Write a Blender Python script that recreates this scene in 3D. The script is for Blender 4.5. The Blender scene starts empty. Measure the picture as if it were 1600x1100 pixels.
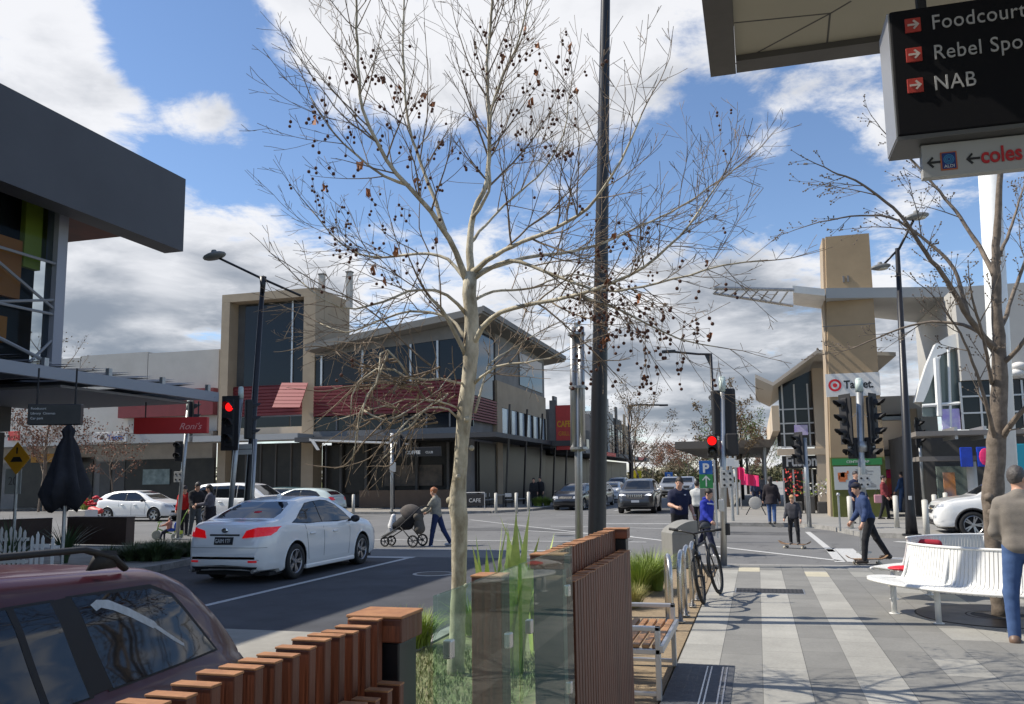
import bpy, bmesh, math, random
import numpy as np
from mathutils import Vector, Matrix
from mathutils.bvhtree import BVHTree
random.seed(11)
rad = math.radians
S = bpy.context.scene
COL = S.collection

# ------------------------------------------------------------------ camera
F, CX, CY = 1340.0, 800.0, 575.0            # measured on the 1600 x 1100 photograph
YAW, ROLL, EYE = rad(15.75), rad(0.8), 1.65
PITCH = math.atan((748.2 - CY) / F)
_r0 = Vector((math.cos(YAW), math.sin(YAW), 0))
_fw = Vector((-math.sin(YAW) * math.cos(PITCH), math.cos(YAW) * math.cos(PITCH), math.sin(PITCH)))
_u0 = _r0.cross(_fw)
_rt = _r0 * math.cos(ROLL) - _u0 * math.sin(ROLL)
_up = _r0 * math.sin(ROLL) + _u0 * math.cos(ROLL)
cam = bpy.data.objects.new('camera', bpy.data.cameras.new('camera'))
COL.objects.link(cam)
cam.data.sensor_width = 36
cam.data.lens = F / 1600 * 36
cam.data.shift_y = (CY - 550) / 1600
cam.data.clip_start = 0.05
cam.data.clip_end = 6000
cam.matrix_world = Matrix(((_rt.x, _up.x, -_fw.x, 0), (_rt.y, _up.y, -_fw.y, 0), (_rt.z, _up.z, -_fw.z, EYE), (0, 0, 0, 1)))
S.camera = cam

def ray(px, py):                                # survey helper: direction of a sight line
    return _rt * (px - CX) - _up * (py - CY) + _fw * F
def G(px, py, z=0.0):                           # where the sight line meets a level
    d = ray(px, py); t = (z - EYE) / d.z
    return Vector((d.x * t, d.y * t, z))
def AY(px, py, Y):                              # ... a plane y = Y
    d = ray(px, py); t = Y / d.y
    return Vector((d.x * t, Y, EYE + d.z * t))
def AX(px, py, X):
    d = ray(px, py); t = X / d.x
    return Vector((X, d.y * t, EYE + d.z * t))
def AD(px, py, dep):                            # ... at a distance straight ahead
    d = ray(px, py) / F
    return Vector((d.x * dep, d.y * dep, EYE + d.z * dep))

# ------------------------------------------------------------------ light
SUN_EL = rad(47)
sd = Vector((-0.99, -0.13, 0)).normalized()            # towards the sun, level part
SD = Vector((sd.x * math.cos(SUN_EL), sd.y * math.cos(SUN_EL), math.sin(SUN_EL)))
sun = bpy.data.objects.new('sun', bpy.data.lights.new('sun', 'SUN'))
COL.objects.link(sun)
sun.data.energy = 4.9
sun.data.angle = rad(0.5)
sun.data.color = (1.0, 0.93, 0.82)
sun.rotation_euler = SD.to_track_quat('Z', 'Y').to_euler()
S.view_settings.view_transform = 'Standard'
S.view_settings.look = 'None'
S.view_settings.gamma = 1.0
S.view_settings.exposure = 0.28
S.render.engine = 'CYCLES'
try:
    S.cycles.max_bounces = 6; S.cycles.transparent_max_bounces = 12
    S.cycles.sample_clamp_indirect = 8
except Exception: pass

W = bpy.data.worlds.new('World'); S.world = W; W.use_nodes = True
wn, wl = W.node_tree.nodes, W.node_tree.links
wn.clear()
def WN(t, **k):
    n = wn.new(t)
    for a, b in k.items(): setattr(n, a, b)
    return n
def wmath(op, a, b=None, c=None):
    n = WN('ShaderNodeMath', operation=op)
    for i, v in enumerate((a, b, c)):
        if v is None: continue
        if isinstance(v, (int, float)): n.inputs[i].default_value = v
        else: wl.new(v, n.inputs[i])
    return n.outputs[0]
def wmap(v, a, b, c=0.0, d=1.0, smooth=True):
    n = WN('ShaderNodeMapRange'); n.interpolation_type = 'SMOOTHSTEP' if smooth else 'LINEAR'
    wl.new(v, n.inputs[0])
    for i, q in enumerate((a, b, c, d)): n.inputs[i + 1].default_value = q
    return n.outputs[0]
sky = WN('ShaderNodeTexSky', sky_type='NISHITA')
sky.sun_disc = False
sky.sun_elevation = SUN_EL
sky.sun_rotation = math.atan2(sd.x, sd.y)
sky.altitude = 50; sky.air_density = 1.0; sky.dust_density = 0.05; sky.ozone_density = 3.5
tc = WN('ShaderNodeTexCoord')
sep = WN('ShaderNodeSeparateXYZ'); wl.new(tc.outputs['Generated'], sep.inputs[0])
zz = wmath('MAXIMUM', sep.outputs[2], 0.0)
den = wmath('ADD', zz, 0.16)
ux = wmath('DIVIDE', sep.outputs[0], den); uy = wmath('DIVIDE', sep.outputs[1], den)
cmb = WN('ShaderNodeCombineXYZ'); wl.new(ux, cmb.inputs[0]); wl.new(uy, cmb.inputs[1])
def wnoise(scale, detail, rough, dist=0.0, off=(0, 0, 0)):
    m = WN('ShaderNodeMapping'); m.inputs['Location'].default_value = off
    wl.new(cmb.outputs[0], m.inputs[0])
    n = WN('ShaderNodeTexNoise'); wl.new(m.outputs[0], n.inputs['Vector'])
    n.inputs['Scale'].default_value = scale; n.inputs['Detail'].default_value = detail
    n.inputs['Roughness'].default_value = rough; n.inputs['Distortion'].default_value = dist
    return n.outputs[0]
def wblob(px, py, rpx, w):                      # a patch of the sky round a direction
    d = ray(px, py).normalized()
    n = WN('ShaderNodeVectorMath', operation='DOT_PRODUCT')
    wl.new(tc.outputs['Generated'], n.inputs[0]); n.inputs[1].default_value = d
    c = math.cos(math.atan(rpx / F))
    return wmap(n.outputs['Value'], c, 1.0, 0.0, w)
def wsum(lst):
    s = lst[0]
    for q in lst[1:]: s = wmath('ADD', s, q)
    return s
base = wnoise(2.3, 10, 0.62, 0.35, (3.1, 1.7, 0))
fine = wnoise(8.0, 8, 0.68, 0.5, (0.4, 5.2, 0))
CLOUD = [(30, 70, 120, .42), (120, 130, 100, .38), (190, 200, 90, .34), (330, 190, 85, .42), (470, 15, 110, .42), (600, 60, 190, .40),
         (760, 90, 220, .40), (930, 110, 200, .36), (1060, 60, 150, .26), (880, 20, 200, .25), (1230, 130, 150, .22), (1205, 268, 80, .42), (1350, 200, 70, .22),
         (1430, 270, 120, .26), (180, 400, 170, .46), (420, 400, 150, .46), (330, 500, 260, .44), (60, 480, 260, .40), (600, 400, 120, .30),
         (800, 430, 150, .22), (1100, 520, 240, .42), (1250, 560, 260, .34), (960, 600, 260, .30), (1180, 440, 130, .22), (700, 600, 300, .25), (1400, 540, 200, .2),
         (290, 50, 130, -.62), (420, 270, 130, -.46), (300, 280, 90, -.40), (420, 110, 90, -.4), (1100, 220, 120, -.48), (1280, 260, 110, -.44), (1020, 330, 170, -.34), (620, 300, 150, -.30), (500, 320, 100, -.3),
         (1230, 380, 160, -.46), (1560, 380, 140, -.2), (780, 250, 100, -.2), (-500, 100, 500, .3), (1900, 0, 500, .1)]
bias = wsum([wblob(*c) for c in CLOUD])
med = wnoise(4.2, 9, 0.66, 0.5, (2.4, 8.2, 0))
dens = wsum([wmath('MULTIPLY', wmath('SUBTRACT', base, 0.5), 1.7), wmath('MULTIPLY', wmath('SUBTRACT', med, 0.5), 1.3), wmath('MULTIPLY', wmath('SUBTRACT', fine, 0.5), 0.65), wmath('MULTIPLY', bias, 0.92), wmath('ADD', 0.0, 0.46)])
lowb = wmap(sep.outputs[2], 0.25, 0.03, 0.0, 0.08)      # more cloud towards the horizon
dens = wmath('ADD', dens, lowb)
cover = wmap(dens, 0.44, 0.92)
GREY = [(250, 470, 200, 1.0), (430, 490, 170, .9), (60, 500, 170, .8), (1120, 530, 220, .9), (1250, 500, 150, .7), (980, 640, 220, .25), (1150, 640, 200, .3), (900, 500, 140, .5), (60, 110, 60, .2), (660, 560, 200, .6), (1400, 560, 200, .5), (820, 150, 120, .25), (980, 60, 140, .35)]
greyb = wsum([wblob(*c) for c in GREY])
gn = wnoise(1.9, 6, 0.55, 0.3, (7.7, 2.2, 0))
thick = wmap(dens, 0.7, 1.3)
greyf = wmap(wsum([wmath('MULTIPLY', greyb, 0.40), wmath('MULTIPLY', wmath('SUBTRACT', gn, 0.5), 3.8), wmath('MULTIPLY', thick, 0.35), wmap(sep.outputs[2], 0.24, 0.03, 0.0, 0.30)]), -0.05, 1.45)
mixc = WN('ShaderNodeMix', data_type='RGBA')
wl.new(greyf, mixc.inputs['Factor'])
mixc.inputs['A'].default_value = (0.84, 0.845, 0.87, 1); mixc.inputs['B'].default_value = (0.24, 0.275, 0.33, 1)
bgs = WN('ShaderNodeBackground'); bgs.inputs['Strength'].default_value = 0.125
tint = WN('ShaderNodeMix', data_type='RGBA', blend_type='MULTIPLY'); tint.inputs['Factor'].default_value = 1.0
wl.new(sky.outputs[0], tint.inputs['A']); tint.inputs['B'].default_value = (1.0, 1.0, 1.04, 1)
wl.new(tint.outputs['Result'], bgs.inputs['Color'])
bgc = WN('ShaderNodeBackground'); bgc.inputs['Strength'].default_value = 0.92
wl.new(mixc.outputs['Result'], bgc.inputs['Color'])
mixs = WN('ShaderNodeMixShader'); wl.new(wmath('MULTIPLY', cover, 0.96), mixs.inputs[0])
wl.new(bgs.outputs[0], mixs.inputs[1]); wl.new(bgc.outputs[0], mixs.inputs[2])
wo = WN('ShaderNodeOutputWorld'); wl.new(mixs.outputs[0], wo.inputs['Surface'])

# ------------------------------------------------------------------ materials
_M = {}
def mat(name, col=(0.5, 0.5, 0.5), rough=0.6, metal=0.0, var=0.0, scale=8.0, bump=0.0, bscale=60.0, coat=0.0, spec=0.5, col2=None, stretch=(1, 1, 1), emit=None, estr=1.0):
    if name in _M: return _M[name]
    m = bpy.data.materials.new(name); m.use_nodes = True
    n, l = m.node_tree.nodes, m.node_tree.links
    b = n['Principled BSDF']
    b.inputs['Base Color'].default_value = (*col, 1)
    b.inputs['Roughness'].default_value = rough
    b.inputs['Metallic'].default_value = metal
    b.inputs['Coat Weight'].default_value = coat
    b.inputs['Coat Roughness'].default_value = 0.04
    b.inputs['Specular IOR Level'].default_value = spec
    if emit:
        b.inputs['Emission Color'].default_value = (*emit, 1); b.inputs['Emission Strength'].default_value = estr
    if var or col2 or bump:
        t = n.new('ShaderNodeTexCoord'); mp = n.new('ShaderNodeMapping'); mp.inputs['Scale'].default_value = stretch
        l.new(t.outputs['Object'], mp.inputs[0])
    if var or col2:
        ns = n.new('ShaderNodeTexNoise'); ns.inputs['Scale'].default_value = scale; ns.inputs['Detail'].default_value = 6; ns.inputs['Roughness'].default_value = 0.65
        l.new(mp.outputs[0], ns.inputs['Vector'])
        r = n.new('ShaderNodeMapRange'); r.inputs[1].default_value = 0.3; r.inputs[2].default_value = 0.7
        l.new(ns.outputs[0], r.inputs[0])
        mx = n.new('ShaderNodeMix'); mx.data_type = 'RGBA'
        l.new(r.outputs[0], mx.inputs['Factor'])
        c2 = col2 if col2 else tuple(max(0, c * (1 - var)) for c in col)
        c1 = col if col2 else tuple(min(1, c * (1 + var * 0.6)) for c in col)
        mx.inputs['A'].default_value = (*c1, 1); mx.inputs['B'].default_value = (*c2, 1)
        l.new(mx.outputs['Result'], b.inputs['Base Color'])
        rr = n.new('ShaderNodeMapRange'); rr.inputs[3].default_value = max(0, rough - 0.07); rr.inputs[4].default_value = min(1, rough + 0.07)
        l.new(ns.outputs[0], rr.inputs[0]); l.new(rr.outputs[0], b.inputs['Roughness'])
    if bump:
        nb = n.new('ShaderNodeTexNoise'); nb.inputs['Scale'].default_value = bscale; nb.inputs['Detail'].default_value = 4
        l.new(mp.outputs[0], nb.inputs['Vector'])
        bp = n.new('ShaderNodeBump'); bp.inputs['Strength'].default_value = bump; bp.inputs['Distance'].default_value = 0.01
        l.new(nb.outputs[0], bp.inputs['Height']); l.new(bp.outputs[0], b.inputs['Normal'])
    _M[name] = m
    return m
def glass(name, tintc=(0.7, 0.9, 0.82), dens=0.25, dirt=0.0):
    if name in _M: return _M[name]
    m = bpy.data.materials.new(name); m.use_nodes = True
    n, l = m.node_tree.nodes, m.node_tree.links; n.clear()
    o = n.new('ShaderNodeOutputMaterial'); tr = n.new('ShaderNodeBsdfTransparent'); gl = n.new('ShaderNodeBsdfGlossy'); fr = n.new('ShaderNodeFresnel'); mx = n.new('ShaderNodeMixShader')
    tr.inputs[0].default_value = (*tintc, 1); gl.inputs['Roughness'].default_value = 0.02
    fr.inputs[0].default_value = 1.18
    ge = n.new('ShaderNodeNewGeometry'); inv_ = n.new('ShaderNodeMath'); inv_.operation = 'SUBTRACT'; inv_.inputs[0].default_value = 1.0; l.new(ge.outputs['Backfacing'], inv_.inputs[1])
    ml = n.new('ShaderNodeMath'); ml.operation = 'MULTIPLY'; l.new(fr.outputs[0], ml.inputs[0]); l.new(inv_.outputs[0], ml.inputs[1]); l.new(ml.outputs[0], mx.inputs[0]); l.new(tr.outputs[0], mx.inputs[1]); l.new(gl.outputs[0], mx.inputs[2])
    if dirt:
        df = n.new('ShaderNodeBsdfDiffuse'); df.inputs[0].default_value = (0.25, 0.45, 0.38, 1)
        m2 = n.new('ShaderNodeMixShader'); m2.inputs[0].default_value = dirt
        l.new(mx.outputs[0], m2.inputs[1]); l.new(df.outputs[0], m2.inputs[2]); l.new(m2.outputs[0], o.inputs[0])
    else: l.new(mx.outputs[0], o.inputs[0])
    _M[name] = m; return m

M = dict(
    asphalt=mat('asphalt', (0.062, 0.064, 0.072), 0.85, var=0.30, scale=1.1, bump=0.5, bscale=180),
    concrete=mat('concrete', (0.36, 0.345, 0.31), 0.85, var=0.25, scale=3, bump=0.3, bscale=90),
    kerb=mat('kerbstone', (0.30, 0.29, 0.27), 0.85, var=0.35, scale=5, bump=0.3),
    paint=mat('road_paint', (0.62, 0.62, 0.60), 0.7, col2=(0.36, 0.36, 0.355), scale=26),
    black=mat('black_paint', (0.012, 0.012, 0.015), 0.38, var=0.3, scale=6),
    blackm=mat('black_matt', (0.018, 0.018, 0.02), 0.7),
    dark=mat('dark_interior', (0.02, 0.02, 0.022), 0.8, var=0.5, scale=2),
    galv=mat('galvanised_steel', (0.42, 0.43, 0.43), 0.42, 0.75, var=0.25, scale=7, stretch=(1, 1, 0.25)),
    steel=mat('brushed_steel', (0.60, 0.59, 0.57), 0.28, 0.9, var=0.15, scale=10),
    alu=mat('aluminium', (0.50, 0.50, 0.50), 0.40, 0.7),
    white=mat('white_powdercoat', (0.78, 0.78, 0.75), 0.35, var=0.06, scale=5),
    whitep=mat('white_render', (0.70, 0.68, 0.64), 0.75, var=0.12, scale=1.5),
    beige=mat('beige_render', (0.37, 0.295, 0.21), 0.85, var=0.12, scale=0.8, bump=0.15, bscale=40),
    beiged=mat('tan_render', (0.36, 0.26, 0.155), 0.85, var=0.12, scale=0.8, bump=0.15, bscale=40),
    cream=mat('cream_panel', (0.60, 0.50, 0.38), 0.8, var=0.10, scale=0.7),
    grey=mat('grey_render', (0.42, 0.41, 0.385), 0.85, var=0.10, scale=0.6),
    greyd=mat('dark_grey_render', (0.10, 0.095, 0.09), 0.8, var=0.2, scale=1),
    greym=mat('mid_grey_render', (0.20, 0.19, 0.18), 0.8, var=0.2, scale=1),
    fascia=mat('charcoal_cladding', (0.058, 0.060, 0.072), 0.6, var=0.08, scale=0.5),
    redp=mat('red_corrugated', (0.165, 0.018, 0.022), 0.55, var=0.15, scale=2),
    redl=mat('red_panel', (0.60, 0.06, 0.05), 0.5, var=0.1, scale=3),
    win=mat('window_glass', (0.012, 0.016, 0.022), 0.07, spec=0.32),
    win2=mat('shop_glass', (0.016, 0.016, 0.017), 0.35, spec=0.25, col2=(0.045, 0.04, 0.034), scale=0.8),
    wood=mat('shaded_hardwood', (0.175, 0.046, 0.018), 0.50, col2=(0.080, 0.024, 0.011), scale=9, stretch=(1, 1, 0.06), bump=0.3, bscale=60),  # fence timber faces, darkened in colour for the side away from the sun
    woodt=mat('sunlit_hardwood_top', (0.45, 0.215, 0.09), 0.6, col2=(0.27, 0.115, 0.05), scale=30),  # same timber on fin and post tops, sunlight painted in as paler orange
    woodb=mat('bench_timber', (0.46, 0.24, 0.10), 0.55, col2=(0.26, 0.12, 0.05), scale=10, stretch=(1, 0.1, 1)),
    rust=mat('brown_steel', (0.085, 0.050, 0.036), 0.6, var=0.2, scale=2),
    tyre=mat('tyre_rubber', (0.018, 0.018, 0.018), 0.75, bump=0.2),
    rim=mat('alloy', (0.42, 0.42, 0.43), 0.30, 0.85),
    skin=mat('skin', (0.56, 0.32, 0.22), 0.5, var=0.08, scale=12),
    soil=mat('sandy_soil', (0.34, 0.255, 0.155), 0.95, col2=(0.20, 0.15, 0.095), scale=22, bump=0.6, bscale=120),
    plank=mat('plane_bark', (0.64, 0.58, 0.44), 0.8, col2=(0.20, 0.165, 0.105), scale=8, stretch=(1, 1, 0.5), bump=0.6, bscale=40),
    twig=mat('twig_bark', (0.27, 0.205, 0.14), 0.8, col2=(0.12, 0.085, 0.055), scale=14),
    bark=mat('grey_bark', (0.23, 0.185, 0.145), 0.85, col2=(0.10, 0.08, 0.062), scale=12, bump=0.5, bscale=50),
    seed=mat('seed_ball_brown', (0.085, 0.035, 0.022), 0.9),
    leafo=mat('dead_leaf_orange', (0.36, 0.13, 0.045), 0.7, var=0.4, scale=20),
    grassg=mat('tussock_green', (0.30, 0.38, 0.06), 0.6, col2=(0.15, 0.22, 0.04), scale=8),
    flax=mat('flax_green', (0.52, 0.60, 0.16), 0.5, col2=(0.22, 0.33, 0.08), scale=6),
    flaxd=mat('flax_dark', (0.055, 0.10, 0.035), 0.5, var=0.4, scale=6),
    red_on=mat('red_signal_lens', (0.4, 0.005, 0.005), 0.7, emit=(1.0, 0.008, 0.008), estr=1.5, spec=.1),
    lens=mat('signal_lens_off', (0.02, 0.022, 0.022), 0.15),
    blue=mat('sign_blue', (0.012, 0.10, 0.36), 0.5), green=mat('sign_green', (0.03, 0.22, 0.06), 0.5),
    yellow=mat('sign_yellow', (0.75, 0.36, 0.02), 0.5), letter=mat('letter_white', (0.62, 0.62, 0.60), 0.6),
    pink=mat('banner_pink', (0.80, 0.03, 0.16), 0.6), redf=mat('cushion_red', (0.60, 0.015, 0.03), 0.6),
    glassg=glass('fence_glass', (0.84, 0.95, 0.90), dirt=0.05), glassc=glass('clear_glass', (0.74, 0.78, 0.80)),
    carglass=mat('car_window', (0.008, 0.010, 0.013), 0.03, spec=0.8),
)

# ------------------------------------------------------------------ mesh helpers
class MB:
    def __init__(s): s.v = []; s.f = []; s.m = []; s.cur = 0; s.sm = []; s.smooth = False
    def add(s, vs, fs):
        o = len(s.v); s.v.extend([tuple(p) for p in vs])
        for f in fs: s.f.append(tuple(i + o for i in f)); s.m.append(s.cur); s.sm.append(s.smooth)
        return s
    def box(s, a, b):                            # opposite corners
        x0, x1 = sorted((a[0], b[0])); y0, y1 = sorted((a[1], b[1])); z0, z1 = sorted((a[2], b[2]))
        return s.add([(x0, y0, z0), (x1, y0, z0), (x1, y1, z0), (x0, y1, z0), (x0, y0, z1), (x1, y0, z1), (x1, y1, z1), (x0, y1, z1)],
                     [(0, 3, 2, 1), (4, 5, 6, 7), (0, 1, 5, 4), (1, 2, 6, 5), (2, 3, 7, 6), (3, 0, 4, 7)])
    def bevbox(s, a, b, r=0.01):
        bm = bmesh.new(); bmesh.ops.create_cube(bm, size=1)
        c = [(a[i] + b[i]) / 2 for i in range(3)]; d = [abs(a[i] - b[i]) for i in range(3)]
        for v in bm.verts: v.co = Vector((c[0] + v.co.x * d[0], c[1] + v.co.y * d[1], c[2] + v.co.z * d[2]))
        bmesh.ops.bevel(bm, geom=bm.edges[:], offset=min(r, min(d) * .45), segments=2, affect='EDGES', profile=0.5)
        s.addbm(bm); return s
    def addbm(s, bm):
        bm.verts.index_update()
        s.add([v.co[:] for v in bm.verts], [[v.index for v in f.verts] for f in bm.faces]); bm.free()
    def quad(s, *p): return s.add(p, [tuple(range(len(p)))])
    def prism(s, pts, off):                      # polygon pushed along a vector
        n = len(pts); off = Vector(off); q = [Vector(p) for p in pts]
        nn = Vector((0, 0, 0))
        for i in range(n): nn += q[i].cross(q[(i + 1) % n])
        if nn.dot(off) > 0: q.reverse()
        vs = q + [p + off for p in q]
        fs = [tuple(range(n)), tuple(range(2 * n - 1, n - 1, -1))] + [(i, i + n, (i + 1) % n + n, (i + 1) % n) for i in range(n)]
        return s.add(vs, fs)
    def tube(s, path, r, n=8, cap=True, squash=1.0):
        path = [Vector(p) for p in path]; k = len(path)
        rs = r if isinstance(r, (list, tuple)) else [r] * k
        vs = []; side = None
        for i, p in enumerate(path):
            t = (path[min(i + 1, k - 1)] - path[max(i - 1, 0)])
            if t.length < 1e-9: t = Vector((0, 0, 1))
            t.normalize()
            if side is None:
                side = t.cross(Vector((0, 0, 1)))
                if side.length < 0.05: side = t.cross(Vector((0, 1, 0)))
            side = side - t * side.dot(t)
            if side.length < 1e-6: side = t.orthogonal()
            side.normalize(); up = side.cross(t)
            for j in range(n):
                a = 2 * math.pi * j / n
                vs.append(p + (side * math.cos(a) + up * math.sin(a) * squash) * rs[i])
        fs = []
        for i in range(k - 1):
            for j in range(n):
                a, b = i * n + j, i * n + (j + 1) % n
                fs.append((a, b, b + n, a + n))
        if cap:
            fs.append(tuple(range(n - 1, -1, -1))); fs.append(tuple(range((k - 1) * n, k * n)))
        return s.add(vs, fs)
    def cyl(s, c, r, z0, z1, n=16, r2=None): return s.tube([(c[0], c[1], z0), (c[0], c[1], z1)], [r, r if r2 is None else r2], n)
    def lathe(s, prof, c=(0, 0, 0), n=20, axis='z'):
        vs = []
        for (r, h) in prof:
            for j in range(n):
                a = 2 * math.pi * j / n; u, v = r * math.cos(a), r * math.sin(a)
                p = (u, v, h) if axis == 'z' else ((h, u, v) if axis == 'x' else (v, h, u))
                vs.append((c[0] + p[0], c[1] + p[1], c[2] + p[2]))
        fs = [(i * n + j, i * n + (j + 1) % n, (i + 1) * n + (j + 1) % n, (i + 1) * n + j) for i in range(len(prof) - 1) for j in range(n)]
        return s.add(vs, fs)
    def ball(s, c, r, n=10, m=6, sq=(1, 1, 1)):
        vs = [(c[0], c[1], c[2] - r * sq[2])]
        for i in range(1, m):
            t = math.pi * i / m - math.pi / 2
            for j in range(n):
                a = 2 * math.pi * j / n
                vs.append((c[0] + r * sq[0] * math.cos(t) * math.cos(a), c[1] + r * sq[1] * math.cos(t) * math.sin(a), c[2] + r * sq[2] * math.sin(t)))
        vs.append((c[0], c[1], c[2] + r * sq[2])); e = len(vs) - 1
        fs = [(0, 1 + (j + 1) % n, 1 + j) for j in range(n)]
        for i in range(m - 2):
            for j in range(n):
                a = 1 + i * n + j; b = 1 + i * n + (j + 1) % n
                fs.append((a, b, b + n, a + n))
        o = 1 + (m - 2) * n
        fs += [(o + j, o + (j + 1) % n, e) for j in range(n)]
        return s.add(vs, fs)
    def build(s, name, mats, parent=None, smooth=None, world=False, auto=None):
        me = bpy.data.meshes.new(name)
        vs = s.v
        if world and parent is not None:
            iv = parent.matrix_basis.inverted() if parent.parent is None else (parent.parent.matrix_basis @ parent.matrix_basis).inverted()
            vs = [tuple(iv @ Vector(p)) for p in vs]
        me.from_pydata(vs, [], s.f)
        if not isinstance(mats, (list, tuple)): mats = [mats]
        for m in mats: me.materials.append(m if not isinstance(m, str) else M[m])
        me.polygons.foreach_set('material_index', s.m)
        if smooth is True: me.polygons.foreach_set('use_smooth', [True] * len(s.f))
        elif smooth is None: me.polygons.foreach_set('use_smooth', s.sm)
        me.validate(); me.update()
        if auto:
            try: me.set_sharp_from_angle(angle=rad(auto))
            except Exception: pass
        o = bpy.data.objects.new(name, me); COL.objects.link(o)
        if parent is not None: o.parent = parent
        return o
def tag(o, label=None, cat=None, group=None, kind=None):
    if label: o['label'] = label
    if cat: o['category'] = cat
    if group: o['group'] = group
    if kind: o['kind'] = kind
    return o
def thing(name, label, cat, loc=(0, 0, 0), rz=0.0, group=None):
    o = bpy.data.objects.new(name, None); COL.objects.link(o)
    o.empty_display_size = 0.3
    o.location = loc; o.rotation_euler = (0, 0, rz)
    o.matrix_basis = Matrix.Translation(Vector(loc)) @ Matrix.Rotation(rz, 4, 'Z')
    return tag(o, label, cat, group)
def kids(o): return [c for c in COL.objects if c.parent == o]
def dup(o, loc=None, rz=None, label=None, group=None, parent=None):
    c = o.copy(); COL.objects.link(c); c.parent = parent
    if parent is None:
        if loc is not None: c.location = loc
        if rz is not None: c.rotation_euler = (0, 0, rz)
        tag(c, label, None, group)
    for ch in kids(o): dup(ch, parent=c)
    return c
def textmesh(s, size, ext=0.004, bold=0.0, shear=0.0, align='LEFT', space=1.0):
    cu = bpy.data.curves.new('t', 'FONT'); cu.body = s; cu.size = size; cu.extrude = ext; cu.offset = bold; cu.shear = shear
    cu.align_x = align; cu.space_character = space; cu.resolution_u = 4
    o = bpy.data.objects.new('t', cu); COL.objects.link(o)
    dg = bpy.context.evaluated_depsgraph_get()
    me = bpy.data.meshes.new_from_object(o.evaluated_get(dg))
    bpy.data.objects.remove(o); bpy.data.curves.remove(cu)
    return me
def text(s, size, m, parent, loc, rot=(math.pi / 2, 0, 0), name='lettering', sx=1.0, **k):
    me = textmesh(s, size, **k)
    me.materials.clear(); me.materials.append(M[m] if isinstance(m, str) else m)
    me.transform(Matrix.Translation(Vector(loc)) @ Matrix.Rotation(rot[2], 4, 'Z') @ Matrix.Rotation(rot[0], 4, 'X') @ Matrix.Diagonal((sx, 1, 1, 1)))
    o = bpy.data.objects.new(name, me); COL.objects.link(o)
    if parent is not None: o.parent = parent
    return o
# ================================================================== SETTING
R = -0.12
def struct(name, mb, m, smooth=None): return tag(mb.build(name, m, None, smooth), kind='structure')
def poly(mb, pts, z0, z1):
    mb.prism([(p[0], p[1], z1) for p in pts], (0, 0, z0 - z1)); return mb

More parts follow.
